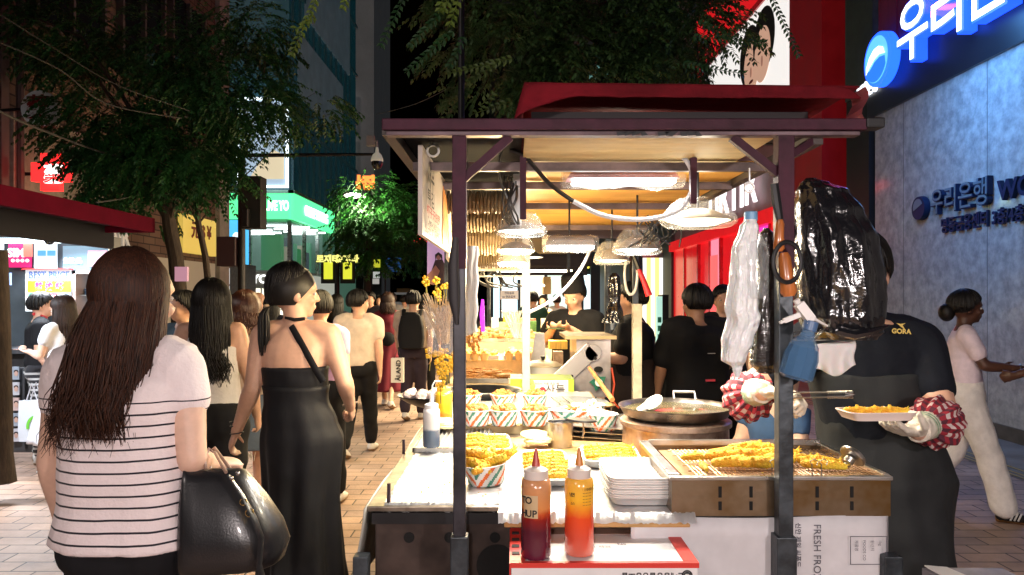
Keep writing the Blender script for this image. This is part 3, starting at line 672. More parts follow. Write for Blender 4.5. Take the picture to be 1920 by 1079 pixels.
# far grey tower with vertical signs
tw = thing('grey_tower', (-12, 62, 0), 'tall grey concrete tower with vertical lit signs far down the street', 'building')
w = MB(); w.bb(-16, -11.2, 60, 68, 0, 34); w.build('wall', mat('tower_grey', (.20,.205,.20), .7, noise=.15, scale=.5, emit=(.5,.55,.6), estr=.018), tw)  # slight emission in the concrete lifts the tower out of the dark
w = MB()
for i in range(9): w.bb(-13.9, -13.3, 59.9, 60, 5+i*3.1, 6.8+i*3.1)
w.build('dark_windows', M_GLASSD, tw)
for k, (z0, z1, cc) in enumerate([(15.2,18.2,(.95,.97,1)),(11.8,14.6,(.85,.95,.85)),(3.4,6.2,(.1,.3,.9)),(7.3,9.4,(.06,.1,.35))]):
    w = MB(); w.bb(-13.25, -12.7, 59.4, 59.6, z0, z1); w.build('vertical_sign', emis('vsign%d' % k, tuple(c*.5 for c in cc), .5), tw)
    w = MB()
    for j in range(4): w.text('빌딩병원'[j], (-12.97, 59.37, z1-.45-j*(z1-z0-.2)/4), (1,0,0), UZ, .6, .01, .03)
    w.build('sign_letters', emis('vsl', (1,1,1), 1.2), tw)
w = MB(); w.text('부산집', (-10.6, 50, 9.3), (1,0,0), UZ, 1.0, .1, .06); tag(w.build('neon_sign', emis('orange_neon', (1,.22,.04), 1.6)), 'orange neon letters high beside the grey tower', 'sign')
w = MB(); w.bb(-13, -10.4, 46, 59, 0, 8.5); tag(w.build('side_shop_block', mat('sideblk', (.05,.06,.06), .6, noise=.3, scale=1)), 'dark low block with small signs behind the street trees', 'building')
for k, (px_, py_, cc, t_) in enumerate([(572,775*.4+232,(.9,.1,.1),'식당'),(568,535,(.1,.5,.9),'노래방')]):
    pass
# ---------------------------------------------------------------- brown brick building on the left
br = thing('brick_building', (-6.5, 12, 0), 'dark brown brick building with stone pier behind the street tree', 'building')
def brick_mat():
    m = mat('brick_dark', (.15,.10,.08), .9, spec=.08, bump=.2, bscale=30, noise=.2)
    n = m.node_tree.nodes; L = m.node_tree.links; tc = n.new('ShaderNodeTexCoord'); mp = n.new('ShaderNodeMapping'); mp.inputs['Rotation'].default_value = (R(90),0,R(90)); L.new(tc.outputs['Object'], mp.inputs[0])
    b_ = n.new('ShaderNodeTexBrick'); b_.inputs['Scale'].default_value = 1; b_.inputs['Brick Width'].default_value = .42; b_.inputs['Row Height'].default_value = .14; b_.inputs['Mortar Size'].default_value = .012
    b_.inputs['Color1'].default_value = (.17,.115,.09,1); b_.inputs['Color2'].default_value = (.12,.085,.07,1); b_.inputs['Mortar'].default_value = (.05,.04,.04,1)
    sx = n.new('ShaderNodeSeparateXYZ'); cb = n.new('ShaderNodeCombineXYZ'); L.new(tc.outputs['Object'], sx.inputs[0]); L.new(sx.outputs['Y'], cb.inputs['X']); L.new(sx.outputs['Z'], cb.inputs['Y'])
    L.new(cb.outputs[0], b_.inputs[0]); L.new(b_.outputs['Color'], n['Principled BSDF'].inputs['Base Color']); return m
M_BRICK = brick_mat()
w = MB(); w.bb(-12, -6.5, 5, 16.2, 0, 14); w.build('wall', M_BRICK, br)
w = MB(); w.bb(-12, -6.4, 16.2, 16.75, 0, 14); w.build('stone_pier', mat('stone_pier', (.30,.28,.26), .7, noise=.2, scale=3, bump=.2), br)
for k, (y0, y1, z0, z1) in enumerate([(7.2,9.0,2.9,4.2),(7.2,9.0,5.0,6.8),(10.0,11.6,5.4,7.2),(12.2,13.6,5.4,7.2),(14.0,15.4,5.2,7.4),(12.2,13.6,8.2,10),(14.0,15.6,8.2,10.2),(10,11.6,8.2,10)]):
    w = MB(); w.bb(-6.52, -6.46, y0, y1, z0, z1); f_ = w.build('window', M_GLASSD, br)
    w = MB(); w.bb(-6.5,-6.38, y0-.06, y0, z0-.06, z1+.06); w.bb(-6.5,-6.38, y1, y1+.06, z0-.06, z1+.06); w.bb(-6.5,-6.36, y0-.1, y1+.1, z0-.14, z0-.06); w.bb(-6.5,-6.38,(y0+y1)/2-.03,(y0+y1)/2+.03,z0,z1)
    w.build('frame', mat('win_frame', (.09,.08,.08), .5), f_)
w = MB(); w.bb(-6.6, -6.42, 9.3, 9.45, 0, 14); w.tube([(-6.38,9.6,2),(-6.38,9.6,9)], .05); w.build('drain_pipe', mat('pipe', (.12,.09,.09), .5), br)
w = MB(); w.text('HAIR', (-6.42, 11.9, 2.55), (0,1,0), UZ, .42, .03, .03); w.build('shop_letters', mat('hair_let', (.5,.48,.44), .5, emit=(1,.95,.85), estr=.12), br)
w = MB(); w.bb(-6.46, -6.36, 14.3, 15.9, 2.45, 3.2); yb = w.build('yellow_board', emis('yel_board', (.85,.6,.12), .45), br)
w = MB(); w.text('元 $ ¥', (-6.34, 15.1, 2.9), (0,1,0), UZ, .36, .01, .03); w.build('board_letters', mat('dk_red', (.2,.02,.01), .6), yb)
w = MB(); w.bb(-6.48,-6.42, 13, 16, 0, 2.3); w.build('ground_window', emis('gwin', (.6,.5,.35), .12), br)
# pharmacy signs
ph = thing('round_sign', at(77,205,9), 'unlit round white pharmacy sign with a red character', 'sign'); c_ = at(77,205,9)
w = MB(); w.lathe([(.215,-.05),(.22,-.04),(.22,.04),(.215,.05)], c_, 34, Matrix.Rotation(R(90), 3, 'X')); w.build('disc', mat('disc_white', (.85,.85,.88), .4), ph, smooth=True)
w = MB(); w.text('藥', c_+V((0,-.055,-.005)), (1,0,0), UZ, .30, .006, .02); w.build('character', mat('disc_red', (.25,.015,.02), .5), ph)
w = MB(); w.tube([c_+V((-.22,0,0)), c_+V((-.7,.1,0))], .02); w.build('bracket', M_BLACK, ph)
rc = thing('cross_sign', at(105,325,9.6), 'glowing red cross shaped pharmacy sign', 'sign'); c_ = at(102,325,9.6)
def cross(a, b): return [(-a,-b),(-a,-a),(-b,-a),(-b,a),(-a,a),(-a,b),(a,b),(a,a),(b,a),(b,-a),(a,-a),(a,-b)]
w = MB(); w.poly([(x, -y) for x, y in cross(.12,.24)], c_, (1,0,0), UZ, -.1); w.build('cross', emis('cross_red', (1,.02,.02), 1.6), rc)
w = MB(); w.text('藥', c_+V((.07,-.13,-.05)), (1,0,0), UZ, .26, .006, .02); w.build('character', emis('wht2', (.95,1,.95), 1.8), rc)
w = MB(); w.bb(c_.x-.5,c_.x+.1,c_.y+.05,c_.y+.09,c_.z-.02,c_.z+.02); w.build('bracket', M_BLACK, rc)
pw = MB(); pw.bb(-6.48, -6.4, 9.5, 11.6, 2.2, 4.0); tag(pw.build('wall_panel', mat('pharm_wall', (.30,.27,.23), .7, noise=.2, bump=.2)), 'pale panel of wall behind the red cross sign', 'wall panel')
lamp('POINT', c_+V((-.1,-.3,.0)), .8, (1,.1,.08), parent=rc, shadow_r=.2)
# ---------------------------------------------------------------- trees
def leaf_mat(key, col, tr=.25, estr=0):
    m = mat(key, col, .5, noise=.45, scale=2.2); b = m.node_tree.nodes['Principled BSDF']
    return m
BARK = mat('bark', (.05,.035,.025), .85, noise=.4, scale=12, bump=.6, bscale=25, stretch=(3,3,.6))
def leaf(mb, p, d, n, L, w):
    "a pointed leaf folded a little along its midrib"
    s = d.cross(n); s = s.normalized() if s.length > 1e-6 else V((1,0,0)); up = s.cross(d).normalized()
    a, t = p, p+d*L; m1 = p+d*(L*.45)
    mb.add([a, m1+s*w+up*w*.25, t-up*L*.08, m1-s*w+up*w*.25, p+d*L*.5], [(0,4,1),(4,2,1),(0,3,4),(4,3,2)])
def spray(mb, p, d, L, rnd, leaf_l=.055, leaf_w=.012, pairs=7, droop=.5):
    "a drooping twig with leaves left and right"
    d = d.normalized(); q = V(p); st = L/pairs
    for i in range(pairs):
        d = (d+V((0,0,-droop/pairs))+V((rnd.uniform(-.06,.06),rnd.uniform(-.06,.06),0))).normalized(); q = q+d*st
        s = d.cross(V((0,0,1))); s = s.normalized() if s.length > .1 else V((1,0,0))
        for sg in (-1, 1):
            ld = (d*.6+s*sg*rnd.uniform(.5,.9)+V((0,0,rnd.uniform(-.5,0)))).normalized()
            leaf(mb, q, ld, V((rnd.uniform(-.3,.3),rnd.uniform(-.3,.3),1)), leaf_l*rnd.uniform(.75,1.2), leaf_w*rnd.uniform(.8,1.2))
    leaf(mb, q, d, V((0,0,1)), leaf_l, leaf_w)
def limbs(mb, base, top, r0, r1, rnd, bend=.15):
    pts = []; rs = []; base, top = V(base), V(top)
    for i in range(9):
        t = i/8; pts.append(base.lerp(top, t)+V((math.sin(t*3.1)*bend*rnd.uniform(.5,1), math.sin(t*5)*bend*.4, 0))); rs.append(lerp(r0, r1, t)*(1.25 if i == 0 else 1))
    mb.tube(pts, rs, 9); return pts
def tree(label, trunks, blobs, nspray, lm, seed, L=.34, leaf_l=.06, leaf_w=.013, bare=None, group=None):
    "trunks: (base, top, r0, r1); blobs: (centre, (rx, ry, rz), weight) of the crown"
    rnd = random.Random(seed); t = thing('tree', (trunks[0][0][0], trunks[0][0][1], 0), label, 'tree', group)
    tips = []; w = MB()
    for b_, t_, r0, r1 in trunks:
        pts = limbs(w, b_, t_, r0, r1, rnd); tips.append((pts, r1))
    for c, r, wt in blobs:
        for i in range(max(2, int(3*wt))):
            pts, r1 = rnd.choice(tips); s = pts[rnd.choice([6,7,8,8])]; e = V(c)+V([rnd.uniform(-.7,.7)*x for x in r])
            m_ = s.lerp(e, .5)+V((0,0,rnd.uniform(.0,.25)*(e-s).length)); w.tube([s, s.lerp(m_, .5)+V((0,0,.05)), m_, m_.lerp(e,.6)-V((0,0,.03)), e], [r1*.5, r1*.38, r1*.28, r1*.18, r1*.08], 6)
    w.build('trunk', BARK, t, smooth=True)
    lb = MB(); tw = sum(b[2] for b in blobs)
    for c, r, wt in blobs:
        c = V(c)
        for i in range(int(nspray*wt/tw)):
            while True:
                q = V((rnd.uniform(-1,1),rnd.uniform(-1,1),rnd.uniform(-1,1)))
                if q.length < 1 and (q.length > .35 or rnd.random() < .4): break
            p = c+V((q.x*r[0], q.y*r[1], q.z*r[2]))
            if mnoise.noise(p*1.6+V((seed,0,0))) < -.12: continue
            d = V((q.x, q.y, q.z*.3-.1))+V((rnd.uniform(-.5,.5),)*3)
            spray(lb, p, d, L*rnd.uniform(.6,1.3), rnd, leaf_l, leaf_w, 7, .9)
    lb.build('crown', lm, t)
    return t
LEAF_D = leaf_mat('leaf_dark', (.018,.085,.020)); LEAF_G = leaf_mat('leaf_green', (.045,.17,.03)); LEAF_Y = leaf_mat('leaf_bright', (.16,.26,.03))  # the brighter greens have lamp and stall light mixed into the colour
def P3(px, py, d): return tuple(at(px, py, d))
# big dark tree on the left
tree('large dark leafy street tree with twin trunks over the money exchange kiosk',
     [((-4.25,9.3,0), P3(305,300,9.3), .13, .07), ((-3.95,9.4,0), P3(362,300,9.6), .06, .03)],
     [(P3(230,120,9.3),(1.0,1.0,.75),1.2),(P3(380,150,9.3),(.85,.9,.75),1.1),(P3(480,200,9.6),(.6,.7,.45),.7),(P3(205,240,9.2),(.6,.8,.5),.8),(P3(300,300,9.2),(.9,.9,.5),1.2),
      (P3(390,310,9.5),(.5,.7,.4),.6),(P3(90,60,9.3),(.8,.8,.45),.7),(P3(250,380,9.3),(.45,.6,.3),.4),(P3(580,190,9.8),(.4,.5,.3),.22),(P3(480,60,9.6),(.55,.6,.3),.35)], 5200, LEAF_D, 11, leaf_l=.075, leaf_w=.017)
# tree over the stall, centre and right
tree('large dark street tree spreading above the red stall awning',
     [((1.35,8.6,0), P3(1165,40,8.6), .085, .07), (P3(1160,60,8.6), P3(1060,-60,8.2), .07, .04), (P3(1160,60,8.6), P3(1290,-40,8.4), .06, .04)],
     [(P3(920,60,7.6),(.6,.7,.5),1.0),(P3(1010,100,7.8),(.6,.7,.5),1.1),(P3(1130,60,8),(.7,.8,.6),1.3),(P3(1240,60,8),(.6,.7,.5),1.1),(P3(1100,170,8),(.8,.7,.3),.9),
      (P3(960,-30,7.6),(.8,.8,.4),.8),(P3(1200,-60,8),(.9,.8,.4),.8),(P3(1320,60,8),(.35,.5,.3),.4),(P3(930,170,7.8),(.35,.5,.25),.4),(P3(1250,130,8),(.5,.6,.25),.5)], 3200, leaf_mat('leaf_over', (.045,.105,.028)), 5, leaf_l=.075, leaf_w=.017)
# bright sprigs low on that tree, stall light painted into the brighter leaf colours
def sprig(label, lst, lm, L=.3, ll=.06, lw=.016, seed=1):
    w = MB(); rnd = random.Random(seed)
    for (a, b, d) in lst:
        p, q = at(*a, d), at(*b, d); k = (q-p); w.tube([p, p.lerp(q,.5), q], .003, 4)
        pos = p; n = max(4, int(k.length/.045))
        for i in range(n):
            pos = p.lerp(q, i/n); s = k.normalized().cross(V((0,-1,0))).normalized()
            for sg in (-1, 1):
                ld = (k.normalized()*.7+s*sg*.75+V((0,rnd.uniform(-.4,.4),-.15))).normalized(); leaf(w, pos, ld, V((rnd.uniform(-.4,.4),-1,.3)), ll*rnd.uniform(.8,1.2), lw)
    return tag(w.build('tree_branch', lm), label, 'branch')
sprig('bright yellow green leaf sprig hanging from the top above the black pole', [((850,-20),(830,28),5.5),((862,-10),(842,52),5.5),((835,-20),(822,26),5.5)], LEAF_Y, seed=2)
sprig('dark hanging leaf sprays left of the black pole against the night sky', [((850,60),(758,138),6),((830,20),(765,90),6),((760,-10),(712,92),6),((870,70),(840,130),6)], LEAF_D, seed=3)
sprig('leaf branch painted as lit just above the left end of the red awning', [((960,110),(835,140),6.3),((930,120),(872,160),6.2),((900,200),(930,170),6.3),((960,190),(885,215),6.3)], leaf_mat('leaf_mid', (.09,.15,.03)), seed=4)
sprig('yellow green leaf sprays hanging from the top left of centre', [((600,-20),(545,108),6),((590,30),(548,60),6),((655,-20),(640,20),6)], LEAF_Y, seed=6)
sprig('dark leafy branch reaching across the couple billboard', [((1300,70),(1440,82),7),((1280,120),(1400,140),7.2),((1310,40),(1380,75),7),((1440,-20),(1500,110),7.2)], LEAF_D, seed=7)
# tree down the street, part of its green light put into the leaf colour
t_ = tree('vivid green street tree lit by the lamp down the street',
     [((-5.0,24.5,0), P3(690,400,24.5), .17, .09)],
     [(P3(690,380,24),(1.0,1.0,.8),1),(P3(730,430,24.3),(1.2,1.1,.9),1.2),(P3(675,440,24),(.7,.8,.7),.8),(P3(760,380,24.6),(.9,.9,.8),.7),(P3(700,480,24.4),(.6,.6,.35),.3),(P3(790,450,26),(1,.9,.7),.5)], 1300, LEAF_G, 21, L=.6, leaf_l=.15, leaf_w=.04)
tree('dark street tree beyond the vivid green one', [((-3.2,36,0), P3(800,440,36), .16, .08)],
     [(P3(800,420,36),(1.8,1.6,1.5),1),(P3(760,470,36),(1.4,1.3,1.0),.7)], 800, LEAF_D, 22, L=.6, leaf_l=.17, leaf_w=.045)
# ---------------------------------------------------------------- poles, camera, lamp, wires
def pole(name, label, cat, x, y, h, r, m=M_BLACK):
    w = MB(); w.tube([(x,y,0),(x,y,.5),(x,y,.52),(x,y,h)], [r*1.6,r*1.5,r,r*.85], 12); t = thing(name, (x,y,0), label, cat); w.build('pole', m, t, smooth=True); return t
pole('utility_pole', 'thin black pole rising behind the left end of the stall roof', 'pole', (865-CX)*6.6/F, 6.6, 5.2, .032)
y_ = 12.0; cx_ = (453-CX)*y_/F; zt = HC+(HY-292)*y_/F
cp_ = pole('camera_pole', 'dark pole with a long arm carrying a dome camera and black signal boxes', 'pole', cx_, y_, zt+.05, .065)
w = MB(); w.tube([(cx_,y_,zt),((703-CX)*y_/F,y_,zt+.02)], [.035,.022], 8); w.build('arm', M_BLACK, cp_, smooth=True)
w = MB(); w.bb(cx_+.03, cx_+.36, y_-.15, y_+.15, HC+(HY-430)*y_/F, HC+(HY-333)*y_/F); w.build('signal_box', mat('box_dk', (.012,.014,.014), .5), cp_, bevel=.01)
w = MB(); w.bb(cx_+.10, cx_+.2, y_-.3, y_-.16, HC+(HY-428)*y_/F, HC+(HY-395)*y_/F); w.build('side_light', M_BLACK, cp_, bevel=.01)
w = MB(); w.bb(cx_-.36, cx_-.06, y_-.12, y_+.12, HC+(HY-500)*y_/F, HC+(HY-445)*y_/F); w.build('control_box', mat('box_brown', (.04,.02,.025), .5), cp_, bevel=.01)
dc = thing('dome_camera', at(707,300,y_-.1), 'white dome security camera hanging from the end of the pole arm', 'security camera')
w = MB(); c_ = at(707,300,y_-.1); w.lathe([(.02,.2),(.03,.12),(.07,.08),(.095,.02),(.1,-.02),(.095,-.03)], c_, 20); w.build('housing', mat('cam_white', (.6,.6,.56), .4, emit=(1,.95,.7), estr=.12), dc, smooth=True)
w = MB(); w.lathe([(.09,-.03),(.092,-.08),(.06,-.14),(.01,-.16)], c_, 20); w.build('dome', M_GLASSD, dc, smooth=True)
w = MB(); w.tube([c_+V((0,0,.18)), c_+V((0,0,.3)), c_+V((-.1,0,.3))], .02, 8); w.bb(c_.x-.16, c_.x-.04, c_.y-.05, c_.y+.05, c_.z+.22, c_.z+.38); w.build('bracket', mat('cam_grey', (.3,.3,.3), .4), dc)
y_ = 24.0; cx_ = (632-CX)*y_/F
sl = pole('street_lamp', 'black street lamp with a short arm and lit head by the green tree', 'street lamp', cx_, y_, HC+(HY-362)*y_/F, .09)
c_ = at(662,367,y_); w = MB(); w.tube([(cx_,y_,c_.z+.05), c_+V((-.2,0,.08))], .05, 8); w.build('arm', M_BLACK, sl)
w = MB(); w.ell(c_, (.3,.16,.09)); w.build('lamp_head', emis('lamp_head', (1,.95,.75), 3.5), sl, smooth=True)
lamp('POINT', c_+V((0.4,-.5,-.2)), 160, (.75,1,.55), parent=sl, shadow_r=.15)
# yellow banners on the lamp pole
bn = thing('banner', (cx_, 23.7, 2), 'pair of yellow and black hanging banners on the street lamp pole', 'banner')
for i, (x0, x1) in enumerate([(602,630),(638,666)]):
    a, b = at(x0,483,23.7), at(x1,532,23.7); w = MB(); w.bb(a.x, b.x, 23.68, 23.72, b.z, a.z); q = w.build('black_panel', mat('ban_black', (.012,.012,.01), .5), bn)
    w = MB(); w.bb(a.x+.1, b.x-.1, 23.64, 23.68, b.z+.14, a.z-.16); w.build('yellow_sheet', emis('ban_y', (.8,.85,.05), .65), q)
    w = MB(); w.text('로제타', ((a.x+b.x)/2, 23.62, a.z-.07), (1,0,0), UZ, .27, .01, .05); w.build('letters', emis('ban_l', (1,.95,.25), .8), q)
# blue direction signs
ds = thing('direction_sign', at(735,497,25), 'pair of dark blue direction signs with arrows on a thin post', 'sign')
for z_ in (490, 504):
    a = at(735, z_, 25); w = MB(); w.poly([(-.32,0),(-.22,.11),(.3,.11),(.3,-.11),(-.22,-.11)], a, (1,0,0), UZ, .03); q = w.build('plate', mat('sign_navy', (.01,.04,.14), .4, emit=(.03,.12,.35), estr=.25), ds)
    w = MB(); w.bb(a.x-.12, a.x+.24, a.y-.01, a.y-.002, a.z+.02, a.z+.05); w.bb(a.x-.12, a.x+.2, a.y-.01, a.y-.002, a.z-.05, a.z-.02); w.build('lettering', mat('pale_ink', (.5,.55,.6), .5), q)
w = MB(); a = at(722,500,25.1); w.tube([(a.x,a.y,0),(a.x,a.y,a.z+.5)], .03, 8); w.build('post', M_BLACK, ds)
for k, (x_, y0, y1, cc) in enumerate([(707,487,502,(.8,.85,.05)),(706,510,522,(.7,.75,.7)),(705,523,533,(.6,.6,.55))]):
    a = at(x_-6, y0, 24.0); b = at(x_+6, y1, 24.0); w = MB(); w.bb(a.x, b.x, 23.95, 24.0, b.z, a.z)
    tag(w.build('notice_plate', emis('notice%d' % k, cc, .4)), ['small yellow notice plate under the green tree','small pale notice plate below the yellow one','lowest pale plate of the notices under the green tree'][k], 'notice')
w = MB(); w.text('이·식 맥', at(800,449,30), (1,0,0), UZ, .42, .02, .05); w.bb(at(783,449,30).x, at(818,449,30).x, 30.03, 30.1, at(0,456,30).z, at(0,442,30).z); tag(w.build('led_sign', emis('led_red', (1,.02,.03), 1.5)), 'red running light sign beyond the trees', 'sign')
def wire(label, pts, r=.008, m=None, name='cable', cat='cable'):
    w = MB(); P = [at(*p) for p in pts]; out = []
    for i in range(len(P)-1):
        for j in range(6):
            t = j/6; p0, p1, p2, p3 = P[max(i-1,0)], P[i], P[i+1], P[min(i+2,len(P)-1)]
            out.append(.5*((2*p1)+(-p0+p2)*t+(2*p0-5*p1+4*p2-p3)*t*t+(-p0+3*p1-3*p2+p3)*t**3))
    out.append(P[-1]); w.tube(out, r, 5); return tag(w.build(name, m or mat('cable_grey', (.06,.06,.06), .6), smooth=True), label, cat)
wire('upper grey overhead cable crossing the left tree', [(-20,15,6.5),(100,90,7),(220,160,7.6),(355,208,8.3)], .005)
wire('lower grey overhead cable crossing the left tree', [(-20,72,6.5),(110,130,7),(200,195,7.6),(340,222,8.3)], .007)
wire('overhead cable sagging from the kiosk roof to the camera pole', [(-20,200,6),(80,245,7),(230,295,9),(360,300,11),(450,290,12)], .012)
wire('thin cable rising from the kiosk roof to the camera pole', [(180,380,7.6),(260,365,9),(350,325,11),(450,292,12)], .008)
wire('thin overhead cable against the night sky left of the stall roof', [(705,215,10),(780,195,9),(862,155,8)], .004)
# ---------------------------------------------------------------- money exchange kiosk
kx = -3.62
ks = thing('kiosk', (-4.5, 6.5, 0), 'money exchange kiosk with a dark red roof edge and cool ceiling lights', 'kiosk')
w = MB(); w.bb(kx-.05, kx, 3.2, 7.5, 2.215, 2.36); w.bb(kx-2.6, kx, 7.45, 7.5, 2.215, 2.36); w.build('roof_edge', mat('maroon_panel', (.095,.004,.016), .9, spec=.03, noise=.15, scale=3), ks)
w = MB(); w.bb(kx-2.6, kx-.05, 3.2, 7.45, 2.28, 2.34); w.build('roof', mat('roof_dk', (.02,.02,.024), .8, spec=.1), ks)
w = MB(); w.bb(-4.16, -4.1, 3.2, 7.62, 2.06, 2.28); w.build('upper_fascia', mat('fascia_steel', (.03,.03,.036), .9, spec=.03), ks)
w = MB(); w.bb(-6.3, -4.16, 3.2, 7.62, 2.20, 2.27); w.build('ceiling', mat('ceil_w', (.7,.72,.75), .5), ks)
M_KW = mat('kiosk_wall', (.07,.085,.10), .45, noise=.15, scale=4)
w = MB(); w.bb(-6.4, -4.2, 7.75, 7.95, 0, 2.2); w.bb(-6.4, -6.2, 3.2, 7.75, 0, 2.2); w.build('wall', M_KW, ks)
for i in range(4):
    y = 4.6+i*.85; w = MB(); w.lathe([(.09,0),(.09,-.012),(.07,-.015)], (-4.75, y, 2.2), 18); w.build('downlight', emis('dl', (.8,.93,1), 8), ks)
    if i % 2 == 1: lamp('AREA', (-4.5, y, 2.17), 65, (.85,.92,1), .3, .6, (.12,.0,-1), ks, spread=150)
w = MB(); w.bb(-6.1, -4.3, 7.60, 7.64, 2.12, 2.17); w.build('light_strip', emis('strip_cool', (.75,.92,1), 5), ks)
w = MB(); w.bb(-6.3, -4.1, 7.35, 7.75, 1.0, 1.05); w.bb(-6.3, -4.15, 7.45, 7.75, 0, 1.0); w.build('counter', mat('counter', (.05,.05,.055), .4), ks)
def poster(x0, y0, x1, y1, d, m, label, name='poster', th=.02, cat='poster'):
    a, b = at(x0,y0,d), at(x1,y1,d); t = thing(name, ((a.x+b.x)/2, d, b.z), label, cat); w = MB(); w.bb(a.x, b.x, d-th, d, b.z, a.z); w.build('sheet', m, t); return t
def ptxt(t, s, px, py, d, size, m, bold=.02, width=None, name='letters', align='CENTER'):
    w = MB(); w.text(s, at(px,py,d), (1,0,0), UZ, size*d/F, 0, bold, width=width*d/F if width else None, align=align); w.build(name, m, t)
WH = emis('pap_white', (.82,.92,1), .55); BL = emis('pap_blue', (.1,.35,.75), .8); NAVY = mat('ink_navy', (.02,.04,.15), .5); PK = emis('pap_pink', (.9,.03,.22), .55)
a = poster(18,448,60,502,7.7, PK, 'pink prepaid SIM card poster at the top of the kiosk'); ptxt(a,'SIM',30,475,7.66,22,emis('w1',(1,1,1),1),.05)
w = MB(); p, q = at(44,456,7.66), at(60,482,7.66); w.bb(p.x,q.x,7.655,7.67,q.z,p.z); w.build('salmon_panel', emis('salmon', (1,.3,.22), .7), a)
w = MB()
for i in range(4): w.ell(at(24+i*9,489,7.66), (.02,.004,.018))
w.build('dots', emis('w1',(1,1,1),1), a)
a = poster(66,455,108,505,7.7, WH, 'white notice with two blue cards beside the pink poster')
for x_ in (78, 96): w = MB(); p, q = at(x_-7,470,7.66), at(x_+7,480,7.66); w.bb(p.x,q.x,7.655,7.67,q.z,p.z); w.build('blue_card', BL, a)
poster(-20,448,8,500,7.7, WH, 'pale poster at the left edge of the frame')
a = poster(120,462,205,507,7.7, mat('glassy', (.10,.16,.2), .1, emit=(.4,.6,.75), estr=.35), 'glass display window with small cosmetics lettering', 'display_window', cat='window')
ptxt(a,'化妝品',136,490,7.66,12,emis('w1',(1,1,1),1),.03)
w = MB(); p, q = at(165,470,7.66), at(200,500,7.66); w.bb(p.x,q.x,7.655,7.67,q.z,p.z); w.build('pink_notice', emis('pnote', (.7,.4,.5), .5), a)
a = poster(50,506,134,584,7.5, emis('bp_white', (.85,.92,.97), .5), 'BEST PRICE money exchange board with four coloured currency circles', 'exchange_board', cat='sign')
w = MB(); p, q = at(52,527,7.47), at(132,548,7.47); w.bb(p.x,q.x,7.465,7.48,q.z,p.z); w.build('yellow_band', emis('band_y', (.9,.85,.02), .6), a)
ptxt(a,'BEST PRICE',92,517,7.46,19,NAVY,.02,76); ptxt(a,'替 換 錢',92,538,7.46,17,mat('ink_mag', (.35,.02,.25), .5),.03,54)
for i, (s_, cc) in enumerate([('元',(.02,.55,.35)),('$',(.03,.15,.65)),('¥',(.9,.1,.15)),('€',(.02,.35,.7))]):
    c_ = at(61+i*20,559,7.46); w = MB(); w.poly(disc_pts(9*7.46/F,0,2*math.pi,24)[:-1], c_, (1,0,0), UZ, .004); w.build('currency_circle', emis('cc%d' % i, cc, .8), a); ptxt(a,s_,61+i*20,559,7.44,13,emis('w1',(1,1,1),1),.02)
w = MB(); p, q = at(48,504,7.5), at(136,506.5,7.5); w.bb(p.x,q.x,7.44,7.52,q.z,p.z); w.build('red_rim', mat('rim_r', (.5,.02,.02), .4), a)
a = poster(-10,545,14,592,7.4, emis('pay_yellow', (.95,.72,.02), .8), 'yellow payment sticker sign at the left edge'); ptxt(a,'CO',4,578,7.36,16,mat('ink_bk', (.01,.01,.01), .5),.04)
poster(-10,595,14,660,7.4, mat('screen_frame', (.1,.14,.18), .3, emit=(.2,.5,.7), estr=.4), 'pale blue notice under the yellow sign')
poster(-10,512,22,535,7.4, emis('scr', (.25,.35,.75), .7), 'small lit screen on the kiosk wall', 'screen', cat='screen')
# display cabinet
dcab = thing('display_cabinet', at(170,640,7.6), 'lit glass display cabinet of small boxes at the kiosk corner', 'cabinet')
a, b = at(136,508,7.3), at(205,655,7.3)
w = MB()
for x_ in (a.x, b.x-.03): w.bb(x_, x_+.03, 7.3, 7.6, b.z, a.z)
w.bb(a.x, b.x, 7.3, 7.6, a.z-.03, a.z); w.bb(a.x, b.x, 7.3, 7.6, b.z-.03, b.z); w.build('frame', mat('cab_frame', (.35,.25,.22), .4), dcab)
w = MB(); w.bb(a.x, b.x, 7.6, 7.62, b.z, a.z); w.build('back', emis('cab_back', (.6,.8,.95), .7), dcab)
for j in range(3):
    z_ = b.z+(a.z-b.z)*(j/3)+.01; w = MB(); w.bb(a.x+.03, b.x-.03, 7.35, 7.6, z_, z_+.012); w.build('shelf', M_STEEL, dcab)
    for i in range(5):
        x_ = a.x+.05+i*.065; w = MB(); w.bb(x_, x_+.04, 7.42, 7.5, z_+.013, z_+.07+.08*rnd.random()); w.build('small_box', mat('sb%d' % ((i+j) % 4), [(.5,.4,.05),(.6,.6,.65),(.1,.2,.4),(.5,.2,.2)][(i+j) % 4], .4), dcab)
# card rack
rk = thing('card_rack', at(25,830,6.9), 'wire rack of portrait photo cards under the kiosk counter', 'rack')
w = MB(); p, q = at(-20,690,7.0), at(46,845,7.0); w.bb(p.x,q.x,7.0,7.05,q.z,p.z); w.build('back_board', mat('rack_bk', (.05,.05,.055), .5), rk)
for j in range(5):
    for i in range(3):
        x_, y_ = -4+i*17, 700+j*29; p, q = at(x_-7,y_-12,6.96), at(x_+7,y_+12,6.96); w = MB(); w.bb(p.x,q.x,6.95,6.965,q.z,p.z); k_ = w.build('card', mat('card%d' % ((i+j) % 3), [(.5,.5,.55),(.55,.4,.38),(.3,.35,.42)][(i+j) % 3], .3), rk)
        w = MB(); w.poly(oval(0,0,.018,.024,14), at(x_,y_+1,6.945), (1,0,0), UZ, .002); w.build('face', mat('card_face', (.55,.35,.28), .5), k_)
        w = MB(); w.poly(oval(0,.014,.022,.018,14), at(x_,y_,6.9475), (1,0,0), UZ, .002); w.build('hair', mat('card_hair', (.03,.02,.02), .5), k_)
